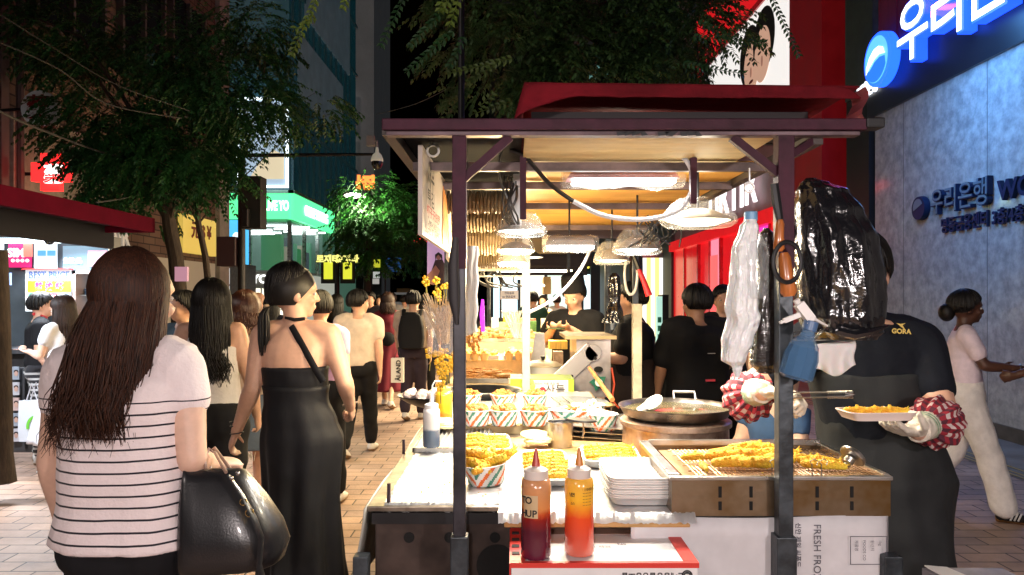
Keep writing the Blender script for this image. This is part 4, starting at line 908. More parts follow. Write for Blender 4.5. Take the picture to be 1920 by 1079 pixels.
c_ = at(93,449,7.0); w = MB(); w.lathe([(.05,.05),(.06,.04),(.06,.0),(.055,0)], c_, 18); w.cur = 1; w.ell(c_, (.05,.05,.055)); tag(w.build('dome_camera', [mat('cam_w', (.6,.62,.62), .35), M_GLASSD], smooth=True), 'small white dome camera under the kiosk ceiling', 'security camera')
# dark trunk at the left edge
w = MB(); limbs(w, at(0,905,5.6), at(-6,470,5.6), .09, .075, random.Random(4), .01); tag(w.build('bare_tree', BARK, smooth=True), 'dark rough tree trunk cut by the left edge of the frame', 'tree')
w = MB(); p, q = at(331,501,8.9), at(354,528,8.9); w.bb(p.x,q.x,8.85,8.9,q.z,p.z); nt_ = w.build('notice_board', emis('pinkn', (.6,.3,.4), .45)); tag(nt_, 'small pink notice fixed to the left tree trunk', 'notice')
# ---------------------------------------------------------------- the fried shrimp stall: frame, roof, lamps
M_MAR = mat('maroon_paint', (.040,.010,.020), .55, spec=.25, metal=.2, noise=.4, scale=9, bump=.15, bscale=40)
M_GREYP = mat('grey_paint', (.045,.055,.065), .4, metal=.4, noise=.5, scale=12, bump=.15, bscale=50)
M_PLY = mat('plywood', (.55,.27,.04), .6, noise=.25, scale=3, bump=.1, bscale=30, stretch=(.6,6,1), col2=(.70,.38,.08))
M_PLYP = mat('plywood_pale', (.58,.44,.22), .65, noise=.12, scale=4, stretch=(.6,6,1), bump=.1)
stall = thing('food_stall', (.05, 2.4, 0), 'fried shrimp street stall with maroon steel frame, plywood ceiling and red awning', 'food stall')
RK = .911
def part(w, name, m, parent=stall, **k):
    if name != 'rear_post': w.v = [(x*RK, y*RK, HC+(z-HC)*RK) for x, y, z in w.v]
    return w.build(name, m, parent, **k)
PLx, PRx = -.143, .742
for x_, sz, nm in ((PLx, .034, 'l'), (PRx, .040, 'r')):
    w = MB(); w.bar((x_,2.02,.9), (x_,2.02,2.0), sz); part(w, 'post', M_GREYP if nm == 'r' else mat('left_post', (.03,.028,.035), .4, metal=.4, noise=.6, scale=9), bevel=.003)
    w = MB(); w.bar((x_,2.02,1.63), (x_,2.02,2.0), sz+.004); part(w, 'upper_sleeve', M_MAR, bevel=.002)
    w = MB(); w.bar((x_,2.02,-.12), (x_,2.02,.905), sz+.014); w.bb(x_-.035, x_+.035, 1.99, 2.05, -.14, -.12); part(w, 'post_socket', M_GREYP, bevel=.003)
w = MB(); w.bar((.078,4.1,1.035), (.078,4.1,2.0), .045); part(w, 'rear_post', mat('post_white', (.34,.35,.37), .4, noise=.15, metal=.3), bevel=.003)
w = MB(); w.bar((.70,4.15,.0), (.70,4.15,1.52), .05); part(w, 'rear_post', mat('post_cream', (.60,.52,.38), .6, noise=.3, scale=6), bevel=.003)
w = MB(); w.bar((.692,4.15,1.45), (.692,4.15,2.0), .03); part(w, 'rear_post', M_GREYP)
# roof frame
w = MB(); w.bb(-.35, .955, 1.985, 2.025, 2.003, 2.034); part(w, 'front_beam', M_MAR, bevel=.003)
w = MB(); w.bb(-.34, .94, 1.995, 2.03, 1.990, 2.002); part(w, 'beam_lip', mat('lip_grey', (.12,.08,.09), .4, metal=.5, noise=.3), bevel=.002)
w = MB(); w.bb(.95, 1.0, 1.98, 2.03, 2.008, 2.036); part(w, 'beam_cap', M_BLACK, bevel=.004)
w = MB(); w.bb(-.352, -.322, 2.0, 4.6, 1.992, 2.022); w.bb(.825, .858, 2.04, 4.6, 1.975, 2.005); part(w, 'side_beam', mat('beam_dark', (.045,.035,.032), .5, metal=.4, noise=.4))
for y_ in (2.40, 2.80, 3.42, 4.45): w = MB(); w.bb(-.32, .83, y_-.012, y_+.012, 1.962, 1.990); part(w, 'joist', mat('joist', (.10,.07,.065), .45, metal=.5, noise=.4))
w = MB(); w.bb(.035, .73, 2.03, 2.42, 1.996, 2.0); part(w, 'ceiling_board', M_PLYP)
w = MB(); w.bb(.035, .82, 2.42, 4.6, 1.996, 2.0); part(w, 'ceiling_board', M_PLY)
w = MB(); w.bb(-.34, .03, 2.04, 4.6, 2.026, 2.03); part(w, 'roof_sheet', mat('roof_black', (.012,.012,.014), .9, spec=.05))
for a, b in (((PLx+.01,2.02,1.875), (-.005,2.02,1.99)), ((PRx-.01,2.02,1.885), (.60,2.02,1.99)), ((.035,2.35,1.80), (.035,2.35,2.0)), ((.575,2.35,1.85), (.575,2.35,2.0))):
    w = MB(); w.bar(a, b, .02, .022); part(w, 'brace', M_MAR)
w = MB(); w.bar((.83,2.05,1.985), (PRx,2.03,1.93), .02); part(w, 'brace', M_MAR)
# scraps of tape under the beam
w = MB(); rnd = random.Random(5)
for x0 in (.28,.30,.32,.345,.39,.41,.45,.47,.49): w.quad((x0,1.984,1.997), (x0+.03*rnd.random()+.01,1.984,1.999), (x0+.02,1.984,1.984+.008*rnd.random()), (x0+.003,1.984,1.986))
part(w, 'tape_scraps', M_BLACK)
# red awning
M_TARP = mat('red_tarp', (.115,.005,.010), .9, noise=.35, scale=5, bump=.6, bscale=22, spec=.15, emit=(1,.03,.03), estr=.003)  # slight red glow put into the tarp, which is no lamp
def flap(u, v):
    x = lerp(.035, .96, u); top = 2.144-.010*u+.0015*mnoise.noise(V((u*12,0,0))); bot = 2.106-.006*u+.004*mnoise.noise(V((u*18,3,0)))
    if u < .16: bot = lerp(2.045, bot, (u/.16)**.7)
    if u > .93: top -= .03*((u-.93)/.07)**2; bot += .0*u
    return V((x-.03*v*(1-u)*.9, 2.04+.006*mnoise.noise(V((u*22,v*3,1)))*v-.004*v, lerp(top, bot, v)))
w = MB(); w.sheet(flap, 60, 6); part(w, 'awning_flap', M_TARP, smooth=True, solid=.004)
w = MB(); w.sheet(lambda u, v: V((lerp(.035,.96,u), lerp(2.04,4.6,v), 2.144-.010*u+.0015*mnoise.noise(V((u*12,0,0)))*(1-v)+.008*math.sin(v*11+u*3)*v)), 30, 20); part(w, 'awning_top', M_TARP, smooth=True, solid=.004)
w = MB(); w.sheet(lambda u, v: V((.035-.03*v, 2.04+u*2.4, 2.144-.11*v+.006*math.sin(u*30)*v)), 30, 5); part(w, 'awning_side', M_TARP, smooth=True, solid=.004)
w = MB(); w.bb(.06, .92, 2.3, 2.32, 2.03, 2.13); w.bb(.1, .9, 2.06, 2.3, 2.034, 2.05); part(w, 'awning_inside', mat('inner_shadow', (.01,.004,.006), .6))  # near-black slabs stand in for the shadow under the flap
w = MB(); w.sheet(lambda u, v: V((.97+.01*math.sin(v*6), 2.03+.1*u, 2.132-.09*v)), 2, 6); part(w, 'clear_trim', mat('trim', (.4,.1,.12), .3))
# rolled bead screens on the left under the roof
M_ROLL = mat('roll_screen', (.13,.085,.04), .7, noise=.2)
for i, (y_, z_, r_) in enumerate([(2.7,1.90,.035),(3.0,1.87,.045),(3.4,1.81,.055),(3.75,1.88,.045),(4.0,1.77,.05)]):
    w = MB()
    for j in range(24):
        x0 = -.29+j*.0132; pr = [V((x0+.0066, y_+r_*math.cos(t)*(1+.08*math.sin(t*9+j)), z_+r_*math.sin(t)*(1+.10*math.sin(t*7+j*2)))) for t in [2*math.pi*q/18 for q in range(19)]]
        w.tube(pr, [.0058]*19, 5)
    q_ = tag(w.build('rolled_screen', M_ROLL, smooth=True), ['front','second','third','fourth','rearmost'][i]+' rolled brown bead screen under the left side of the stall roof', 'rolled screen', 'rolled bead screens under the roof')
# ---------------------------------------------------------------- lamps
M_WRAP = mat('clear_wrap', (.75,.70,.62), .12, alpha=.22, bump=.9, bscale=60, spec=.9)
M_LED = emis('led_white', (.90,.97,1), 11.0); M_LEDW = emis('led_warm', (1,.88,.62), 5.0)
def shade_lamp(label, pl, pr, py, d, warm=False, power=6.0, shape='disc', hook=None, top=(.18,.16,.15), tilt=0.0, ht=.05, up_fill=0, spill=0):
    a, b = at(pl, py, d), at(pr, py, d); c = (a+b)/2; r = (b-a).length/2
    t = thing('hanging_lamp', c, label, 'lamp', 'wrapped lamps hanging under the stall roofs')
    Mx = Matrix.Rotation(tilt, 3, 'Y')
    mt = mat('shade_%d' % int(top[0]*100), top, .4, metal=.5, noise=.3)
    if shape == 'disc':
        w = MB(); w.lathe([(r*.25, ht), (r*.45, ht*.85), (r*.9, .008), (r, 0), (r*.97, -.003), (r*.4, ht*.7)], c, 28, Mx, cap=False); w.build('shade', mt, t, smooth=True)
        w = MB(); w.lathe([(0.001, -.012*r/.08), (r*.5, -.010*r/.08), (r*.9, 0), (r*.93, .004)], c, 28, Mx, cap=False); w.build('diffuser', M_LEDW if warm else M_LED, t, smooth=True)
        w = MB(); rg = []
        for k in range(10):
            ph = k/9; rr = r*(1.12-.55*ph**2) if ph > .15 else r*(.9+1.4*ph); zz = -.02+ph*(ht+.05)
            rg.append([c+Mx @ V((rr*math.cos(q)*(1+.10*mnoise.noise(V((math.cos(q)*3,math.sin(q)*3,zz*40+d)))), rr*math.sin(q)*(1+.10*mnoise.noise(V((math.cos(q)*4,math.sin(q)*4,zz*30)))), zz)) for q in [2*math.pi*j/26 for j in range(26)]])
        w.rings(rg, cap=False); w.build('plastic_wrap', M_WRAP, t, smooth=True)
    else:
        dy = .045*d/2.3
        w = MB(); w.rings([[V((c.x+sx*r*k, c.y+sy*dy*k, c.z+z)) for sx, sy in ((-1,-1),(1,-1),(1,1),(-1,1))] for k, z in ((1.0,0),(.92,.02),(.82,.034),(.5,.038))]); w.build('shade', mt, t)
        w = MB(); w.bb(c.x-r*.9, c.x+r*.96, c.y-dy*.8, c.y+dy*.8, c.z-.014, c.z); w.build('diffuser', M_LEDW if warm else M_LED, t, bevel=.006)
        w = MB(); w.sheet(lambda u, v: V((c.x+lerp(-r*1.08, r*1.1, u), c.y+math.cos(v*6.28)*dy*1.35, c.z+.01+math.sin(v*6.28)*.035))+V((0,0,.010*mnoise.noise(V((u*8,v*6,d))))), 30, 18); w.build('plastic_wrap', M_WRAP, t, smooth=True)
    w = MB()
    if hook: 
        for hx, hz in hook: w.tube([at(hx,hz,d), V((at(hx,hz,d).x, c.y, c.z+.03))], .004, 6)
    else: w.tube([c+V((0,0,ht)), V((c.x, c.y, 1.955))], .004, 6)
    w.build('hanger', M_BLACK, t)
    lamp('AREA', c+V((0,0,-.03)), power*.60, (1,.86,.62) if warm else (1,.95,.86), r*1.5, None, (0,0,-1), t)
    if up_fill: lamp('POINT', c+V((0,0,.075)), up_fill, (1,.9,.7), parent=t)  # added point light above the shade to brighten the ceiling
    if spill: lamp('POINT', c+V((-.02,0,-.05)), spill*1.35, (1,.74,.38), parent=t, shadow_r=.06)  # extra warm point light added to brighten the paving beside the stall
    return t
shade_lamp('long pink topped tube lamp in clear wrap, brightest near the front beam', 1062, 1268, 338, 2.3, power=15, shape='tube', hook=[(1075,255),(1252,255)], top=(.36,.13,.14), up_fill=1.4)
shade_lamp('square wrapped lamp on the left, highest of its column', 933, 1021, 433, 2.55, power=9, ht=.03)
shade_lamp('wrapped lamp just below the highest left one', 935, 1000, 468, 3.0, warm=True, power=6, ht=.03, spill=22)
shade_lamp('lowest wrapped lamp of the left column', 934, 990, 492, 3.4, power=6, spill=24, up_fill=1)
shade_lamp('wide flat lamp in the middle behind the sagging cable', 1021, 1114, 462, 3.0, power=8, shape='tube')
shade_lamp('large yellow lit lamp in clear wrap beside the right post', 1243, 1374, 414, 2.25, warm=True, power=11, ht=.035, top=(.3,.27,.22), up_fill=1.0)
shade_lamp('wrapped lamp at mid right above the rear cream post', 1152, 1238, 468, 2.9, power=7)
shade_lamp('small warm lamp with torn wrap left of the cream post', 1115, 1180, 488, 3.3, warm=True, power=6)
# cables
M_CAB = mat('cable_black', (.015,.014,.014), .5); M_WC = mat('cable_wrapped', (.62,.64,.68), .5, bump=.6, bscale=90)
wire('thick black cable looping down under the stall ceiling', [(962,262,2.2),(940,285,2.2),(936,330,2.25),(950,372,2.3)], .004, M_CAB)
wire('black power cable sagging from the left brace', [(955,282,2.15),(985,295,2.15),(1030,345,2.15),(1075,378,2.15)], .0065, M_CAB)
w = MB(); rnd = random.Random(2)
cb_ = wire('lower length of the power cable wrapped in white plastic', [(1075,378,2.15),(1130,404,2.15),(1200,412,2.15),(1262,400,2.15),(1290,372,2.15),(1300,335,2.15),(1285,300,2.15),(1262,288,2.2)], .0075, M_WC)
wire('pale twisted cable hanging behind the lamps', [(1110,462,3.2),(1085,510,3.2),(1040,560,3.3),(985,590,3.4)], .007, mat('cable_pale', (.4,.4,.45), .4))
wire('thin white cable from the left lamp to the twisted cable', [(968,492,3.3),(985,515,3.3),(1005,528,3.3),(1020,536,3.2)], .005, mat('cable_pale', (.4,.4,.45), .4))
for i, (px_, py_, dd_, rr) in enumerate([(812,283,2.05,.016),(1405,352,2.1,.013),(905,640,4.0,.012)][:2]):
    c_ = at(px_, py_, dd_); w = MB(); w.tube([c_+V((rr*math.cos(t), 0, rr*math.sin(t))) for t in [2*math.pi*k/16 for k in range(17)]], .0035, 6); w.tube([c_+V((0,0,rr)), c_+V((0,0,.055))], .003, 6)
    tag(w.build('hook', M_STEEL, smooth=True), ['ring hook at the top of the hanging sign boards','small ring hook left of the right front post'][i], 'hook')
# clutter of cords and sockets hung behind the left lamps
w = MB(); w.bb(*[at(958,0,2.5).x, at(978,0,2.5).x], 2.48, 2.53, at(0,425,2.5).z, at(0,352,2.5).z); w.bb(at(962,0,2.5).x, at(976,0,2.5).x, 2.46, 2.5, at(0,352,2.5).z, at(0,330,2.5).z)
tag(w.build('socket_bar', mat('sock', (.35,.36,.38), .4), bevel=.003), 'grey socket bar on the hanger of the highest left lamp', 'power socket')
for i in range(9):
    a0 = 945+rnd.random()*25; wire('dark cord tangled among others round the left lamp hangers', [(a0,330+rnd.random()*20,2.45),(a0-15+rnd.random()*25,375,2.4),(940+rnd.random()*30,405,2.42),(955+rnd.random()*20,425,2.5)], .0028, M_CAB)['group'] = 'cords tangled round the left lamp'
for i in range(12):
    a0 = 1205+rnd.random()*60; wire('thin dark cord in the tangle above the right lamps', [(a0,400+rnd.random()*20,2.7),(a0-25+rnd.random()*50,425+rnd.random()*20,2.7),(a0-40+rnd.random()*60,450+rnd.random()*15,2.75)], .003, M_CAB)['group'] = 'cords tangled above the right lamps'

# ---------------------------------------------------------------- cart body and table
cart = thing('food_cart', (.1, 2.6, 0), 'steel food cart with a foil covered counter and dark front panel', 'food cart')
w = MB(); w.bb(-.365, .40, 1.97, 4.1, .12, .985); w.build('body', mat('cart_panel', (.055,.038,.032), .5, metal=.5, noise=.5, scale=5, bump=.15), cart, bevel=.004)
for x_, y_ in ((767,1008),(843,1008),(928,1008)): c_ = at(x_, y_, 1.968); w = MB(); w.lathe([(.014,0),(.014,.003)], c_, 18, Matrix.Rotation(R(90),3,'X')); w.build('vent_hole', mat('hole', (.003,.003,.003), .9), cart)
c_ = at(932,1060,1.968); w = MB(); w.lathe([(.055,0),(.055,.003)], c_, 28, Matrix.Rotation(R(90),3,'X'))
w.build('vent_hole', mat('hole', (.003,.003,.003), .9), cart)
w = MB(); w.bb(-.385, .40, 1.955, 4.12, .985, 1.0); w.build('counter', M_STEELD, cart, bevel=.003)
w = MB(); w.bb(-.37, -.02, 1.95, 1.97, .955, .984); w.build('front_rail', M_BLACK, cart)
w = MB(); w.bb(-.33, -.01, 1.83, 1.85, .805, .835); w.build('lower_rail', M_BLACK, cart)
for s_ in (-1, 1):
    for y_ in (2.4, 3.7):
        c_ = V((.02+s_*.33, y_, .10)); w = MB(); w.lathe([(.03,-.03),(.09,-.028),(.10,-.018),(.10,.018),(.09,.028),(.03,.03)], c_, 24, Matrix.Rotation(R(90),3,'Y')); w.build('wheel', mat('rubber', (.015,.015,.015), .8), cart, smooth=True)
# wooden board and foil
w = MB(); w.bb(-.02, .45, 1.865, 2.9, .972, 1.004); w.build('wooden_board', mat('board_wood', (.48,.28,.10), .6, noise=.3, scale=4, stretch=(1,.3,1), bump=.1), cart, bevel=.003)
M_FOIL = mat('foil', (.74,.74,.75), .38, metal=.7, bump=.7, bscale=14, noise=.12, scale=9, detail=7)
def foil(x0, x1, y0, y1, z, amp, seed, nx=60, ny=60, edge=.02):
    def f(u, v):
        x, y = lerp(x0,x1,u), lerp(y0,y1,v); e = min(u,1-u,v,1-v); q = mnoise.noise(V((x*38,y*38,seed)))+.5*mnoise.noise(V((x*90,y*90,seed)))
        dz = amp*(q+.3) + (amp*6*abs(mnoise.noise(V((x*110,y*110,seed+5)))) if e < .03 else 0)
        return V((x+amp*2*mnoise.noise(V((y*60,seed,0)))*(u in (0,1)), y-(edge*.4+amp*3*mnoise.noise(V((x*70,seed,0))))*(v == 0), z+max(0,dz)-(edge if v == 0 else 0)))
    return f
w = MB(); w.sheet(foil(-.34, .02, 1.965, 2.62, 1.003, .0016, 1), 70, 90); tag(w.build('foil_sheet', M_FOIL, smooth=True, sharp=60), 'crinkled foil covering the left front of the counter', 'foil')
w = MB(); w.sheet(foil(-.035, .462, 1.86, 2.55, 1.0065, .0014, 9, edge=.022), 90, 90); tag(w.build('foil_sheet', M_FOIL, smooth=True, sharp=60), 'crinkled foil over the wooden board at the front', 'foil')
w = MB(); w.sheet(foil(-.36, .42, 3.02, 4.05, 1.0385, .001, 4, edge=.0), 60, 60); tag(w.build('foil_sheet', M_FOIL, smooth=True, sharp=60), 'foil under the row of striped cups', 'foil')
w = MB(); w.bb(-.36, .43, 3.0, 4.08, 1.0015, 1.036); w.build('rear_platform', mat('card_tan', (.50,.38,.20), .7, noise=.15), cart)
# side sheets hanging on the left
w = MB(); w.sheet(lambda u, v: V((-.385-.06*v**1.3-.012*math.sin(u*9)*v, lerp(1.93,3.7,u), 1.0-.30*v+.006*math.sin(u*13))), 40, 10); tag(w.build('side_sheet', mat('side_board', (.38,.38,.34), .5, noise=.25, scale=4, bump=.2), smooth=True, solid=.004), 'greyish board hanging off the left side of the cart', 'board')
w = MB(); w.bb(at(664,0,1.9).x, at(692,0,1.9).x, 1.88, 1.92, .3, at(0,1040,1.9).z); w.build('square_tube', M_GREYP, cart, bevel=.003)
w = MB(); w.bb(at(1655,0,1.86).x, at(1690,0,1.86).x, 1.85, 1.89, .3, at(0,1042,1.86).z); w.build('square_tube', M_GREYP, cart, bevel=.003)
w = MB(); w.bb(.40, .86, 1.99, 2.9, .12, .985); w.build('side_body', mat('cart_panel2', (.04,.035,.035), .6, noise=.3), cart)
for px_, py_, d_, h_ in ((729,925,1.98,.055),(757,832,2.62,.05)):
    c_ = at(px_, py_, d_); w = MB(); w.tube([(c_.x,c_.y,1.0),(c_.x,c_.y,1.0+h_*.6),(c_.x,c_.y,1.0+h_)], [.006,.005,.005], 8); w.build('peg', mat('peg', (.06,.04,.05), .5, metal=.5), cart)
# ---------------------------------------------------------------- things on the counter
def T(px, py, z=1.0): return at(px, py, gz(py, z))
M_FRY = mat('fried_gold', (.80,.33,.012), .5, noise=.3, scale=34, bump=1.0, bscale=190, col2=(1.0,.72,.06), sss=.1)
M_FRYD = mat('fried_brown', (.32,.09,.015), .5, noise=.4, scale=60, bump=1.0, bscale=150, col2=(.60,.24,.045))
M_FOAM = mat('foam_white', (.80,.80,.78), .5, bump=.05)
def rough_blob(mb, pts, rs, seed, n=10, amp=.22, f=90):
    "a lumpy crumbed stick"
    b = MB(); out = []; rr = []; m = 12
    for i in range(m+1):
        t = i/m*(len(pts)-1); k = min(int(t), len(pts)-2); u = t-k; out.append(V(pts[k]).lerp(V(pts[k+1]), u)); rr.append(lerp(rs[k], rs[k+1], u))
    b.tube(out, rr, n); b.ell(out[0], rr[0], n=n, m=6); b.ell(out[-1], rr[-1], n=n, m=6)
    for i in range(14):
        k = rnd.randrange(1, m); a = rnd.random()*6.28; d_ = V((math.cos(a), math.sin(a)*.6, abs(math.sin(a)))); q = out[k]+d_*rr[k]*.9; b.ell(q, rr[k]*rnd.uniform(.25,.5), n=6, m=4)
    c = out[len(out)//2]
    b.v = [tuple(V(v)+(V(v)-c).normalized()*amp*.010*mnoise.noise(V(v)*f*3+V((seed,0,0)))) for v in b.v]
    k = len(mb.v); mb.v += b.v; mb.f += [tuple(i+k for i in f_) for f_ in b.f]; mb.m += [mb.cur]*len(b.f)
SHR = []
for i in range(4):
    w = MB(); L = .085+.01*i/3; rough_blob(w, [(-L/2,0,.011),(0,.002*(i-1),.013),(L/2,0,.010)], [.009,.0125,.008], i*7)
    for j in range(3): w.tube([(L/2,0,.012),(L/2+.012,.006*(j-1),.016+.004*j)], [.003,.001], 5)
    o_ = w.build('fried_shrimp', M_FRY, loc=(0,0,0), smooth=True, sharp=180)
    SHR.append(o_.data); bpy.data.objects.remove(o_)
def shrimp(loc, rz, label, group, sc=1.0, ry=0.0, rx=0.0):
    o = bpy.data.objects.new('fried_shrimp', rnd.choice(SHR)); COL.objects.link(o); o.location = loc; o.rotation_euler = (rx, ry, rz); o.scale = (sc,)*3; ORG[o.name] = (V(loc), rz)
    return tag(o, label, 'fried shrimp', group)
def foam_tray(c, w_, l_, label, rz=0.0, h=.022, m=None, name='foam_tray', group=None):
    t = thing(name, c, label, 'tray', group, rz); w = MB()
    def ring(a, b, z): return [V((x*a, y*b, z)) for x, y in [(math.copysign(abs(math.cos(q))**.28, math.cos(q)), math.copysign(abs(math.sin(q))**.28, math.sin(q))) for q in [2*math.pi*(k+.5)/36 for k in range(36)]]]
    w.rings([ring(w_*.42,l_*.42,0), ring(w_*.49,l_*.49,h), ring(w_*.5,l_*.5,h+.001), ring(w_*.5,l_*.5,h+.003), ring(w_*.47,l_*.47,h+.003), ring(w_*.40,l_*.40,.004)])
    w.build('shell', m or M_FOAM, t, smooth=True, sharp=35, local=True); return t
# three foam trays of fried shrimp
def filled_tray(name_lab, pc, z, w_, l_, nrow, rz, lab, grp, across=2):
    c = V((pc.x, pc.y, z)); foam_tray(c, w_, l_, name_lab, rz)
    for k in range(across):
        for j in range(nrow):
            x = (k-(across-1)/2)*w_*.40; y = (j-(nrow-1)/2)*l_*.8/nrow; q = Matrix.Rotation(rz, 3, 'Z') @ V((x+rnd.uniform(-.004,.004), y, .006+(.011 if (j+k) % 2 else 0)))
            shrimp(c+q, rz+rnd.uniform(-.12,.12)+(math.pi if rnd.random() < .5 else 0), lab, grp, w_*.40/.085)
filled_tray('long white foam tray filled with golden fried shrimp right behind the two big sauce bottles', V((.105,2.3,0)), 1.012, .155, .42, 15, R(1), 'golden fried shrimp laid in rows in the long foam tray behind the sauce bottles', 'fried shrimp in the long tray')
filled_tray('white foam tray of fried shrimp behind the stack of empty trays', V((.325,2.46,0)), 1.012, .19, .26, 9, R(-3), 'golden fried shrimp laid in rows in the foam tray behind the empty trays', 'fried shrimp in the right tray')
filled_tray('white foam tray of fried shrimp behind the near striped bowl', V((-.09,2.62,0)), 1.02, .17, .28, 8, R(3), 'golden fried shrimp laid in rows in the foam tray behind the near bowl', 'fried shrimp in the left tray')
# stack of empty trays
for i in range(9):
    foam_tray(V((.345+.0015*math.sin(i*2), 2.04+.002*math.cos(i*3), 1.010+i*.0062)), .19, .26, ('lowest and deepest white tray' if i == 0 else 'topmost empty white tray with a wavy base' if i == 8 else 'empty white tray nested in the stack by the fryer'), h=.022, group='stack of empty white trays')
w = MB(); w.sheet(lambda u, v: V((.345+lerp(-.075,.075,u), 2.04+lerp(-.10,.10,v), 1.066+.0012*math.sin(v*55+2.2*math.sin(u*5)))), 20, 60)
ow = w.build('ribbed_base', mat('foam_rib', (.80,.81,.80), .4, coat=.3), [o for o in bpy.data.objects if o.get('label','').startswith('topmost empty')][0], smooth=True)
# striped paper cups
M_CW = mat('cup_white', (.82,.80,.76), .5); M_CO = mat('cup_orange', (.80,.16,.03), .5); M_CG = mat('cup_green', (.06,.24,.17), .5)
def cup(c, r, h, label, fill, flab, seed, stretch=1.0, tilt=None, grp='striped paper cups of fried food'):
    t = thing('paper_cup', c, label, 'paper cup', grp); w = MB(); n = 108; M_ = tilt.to_3x3() if tilt else Matrix.Identity(3); rr_ = [(.80+.2*z, z) for z in [q/12*.97 for q in range(13)]]
    rg = [[c+M_ @ V((r*k*math.cos(2*math.pi*j/n)*stretch, r*k*math.sin(2*math.pi*j/n), h*z)) for j in range(n)] for k, z in rr_]
    w.rings(rg, cap=False); w.m = []
    for i in range(12):
        for j in range(n):
            q = (j+(i*1.25 if (j//36) % 2 else -i*1.25)) % 18; w.m.append(1 if q < 4 else 2 if 9 < q < 13 else 0)
    w.build('side', [M_CW, M_CO, M_CG], t, smooth=True, solid=.0012)
    w = MB(); w.tube([c+M_ @ V((r*1.01*math.cos(2*math.pi*j/40)*stretch, r*1.01*math.sin(2*math.pi*j/40), h)) for j in range(41)], .0022, 6); w.build('rim', M_CW, t, smooth=True)
    w = MB(); w.add([c+M_ @ V((r*.8*math.cos(2*math.pi*j/n)*stretch, r*.8*math.sin(2*math.pi*j/n), .002)) for j in range(n)], [tuple(range(n))]); w.build('base', M_CW, t)
    if fill:
        w = MB(); rn = random.Random(seed)
        for j in range(46):
            a = rn.random()*6.28; q = r*.88*math.sqrt(rn.random()); s_ = r*rn.uniform(.14,.26)
            p = c+M_ @ V((q*math.cos(a)*stretch, q*math.sin(a), h*.8+r*.45*(1-(q/r)**2)+rn.uniform(-.3,.3)*s_))
            w.ell(p, (s_*rn.uniform(.8,1.3), s_*rn.uniform(.7,1.1), s_*rn.uniform(.7,1)), Matrix.Rotation(rn.random()*3, 3, 'Z') @ Matrix.Rotation(rn.random(), 3, 'X'), 8, 6)
        w.v = [tuple(V(v)+V((1,1,1))*.0022*mnoise.noise(V(v)*170)) for v in w.v]
        w.ell(c+M_ @ V((0,0,h*.55)), (r*.86*stretch, r*.86, h*.4), None, 16, 8)
        tag(w.build('fried_food', fill, smooth=True, sharp=180), flab, 'food', kind='stuff')
    return t
cz = 1.04
for (px_, py_, pos) in [(893,797,'leftmost, half behind the front left post'),(945,797,'second from the left in the front row'),(1002,797,'third from the left in the front row')]:
    cup(T(px_,py_,cz), .060, .062, 'striped cup of brown fried chicken, '+pos, M_FRYD, 'brown fried chicken bites heaped in the striped cup '+pos, px_)
for (px_, d_, pos) in [(880,3.46,'left'),(943,3.46,'middle'),(1003,3.46,'right')]:
    cup(V((at(px_,560,d_).x, d_, cz)), .058, .062, 'striped cup of fried chicken in the second row, '+pos, M_FRYD, 'brown fried chicken bites in the second row cup, '+pos, px_+1)
# boats with dumplings
M_DUMP = mat('rice_white', (.80,.74,.62), .45, noise=.1, scale=40, bump=.5, bscale=80)
c_ = T(1076,795,cz); cup(c_, .06, .058, 'wide striped paper boat of white and brown fried pieces', None, '', 3, 1.65)
c2 = T(1130,806,cz); cup(c2, .058, .062, 'striped cup of white and brown pieces at the right end of the row', None, '', 4)
c3 = V((c2.x-.02, 3.12, cz)); cup(c3, .058, .062, 'striped cup of white pieces behind the right end cup', None, '', 5)
def mixed(c, rx, ry, seed, lab, n=24):
    rn = random.Random(seed); w = MB()
    for j in range(n):
        a = rn.random()*6.28; q = math.sqrt(rn.random()); w.cur = 1 if rn.random() < .42 else 0
        p = c+V((q*rx*math.cos(a), q*ry*math.sin(a), .052+.02*(1-q)+rn.uniform(-.004,.008))); s_ = .014 if w.cur else .017
        w.ell(p, (s_, s_*.8, s_*.6), Matrix.Rotation(rn.random()*3,3,'Z') @ Matrix.Rotation(rn.uniform(-.7,.7),3,'X'), 8 if w.cur else 5, 6 if w.cur else 4)
    w.v = [tuple(V(v)+V((1,1,1))*.002*mnoise.noise(V(v)*150)) for v in w.v]; w.ell(c+V((0,0,.035)), (rx*.95,ry*.95,.02))
    tag(w.build('fried_food', [M_DUMP, M_FRYD], smooth=True), lab, 'food', kind='stuff')
mixed(c_, .088, .048, 1, 'white and brown fried pieces heaped in the wide paper boat', 36); mixed(c2, .048, .046, 2, 'white and brown pieces in the right end cup'); mixed(c3, .048, .046, 3, 'white pieces in the cup behind the right end cup')
# near bowl of big shrimp
c_ = T(912,906,1.006); cup(c_, .064, .058, 'near striped paper bowl tilted and piled with big fried shrimp', None, '', 8, tilt=Matrix.Rotation(R(-5),4,'Y'), grp=None)
w = MB(); w.ell(c_+V((0,0,.03)), (.055,.055,.025)); 
big_g = 'big fried shrimp in the near bowl'
for i, (dx, dy, dz, rz, ry, sc) in enumerate([(-.03,.0,.058,.3,-.35,1.1),(.012,-.02,.060,-.4,-.5,1.1),(.045,.005,.062,.5,-.55,1.05),(-.035,-.025,.062,2.6,-.3,1.0),(0,.03,.07,1.3,-.2,1.2),(-.015,.0,.082,.1,.2,1.1),(.03,.02,.075,2.4,.3,1.1),(-.04,.03,.07,-.9,-.3,1.1),(.0,-.035,.055,.9,-.1,1.0)]):
    shrimp(c_+V((dx,dy,dz-.012)), rz, 'big golden fried shrimp piled in the near striped bowl', big_g, sc*1.15, ry)
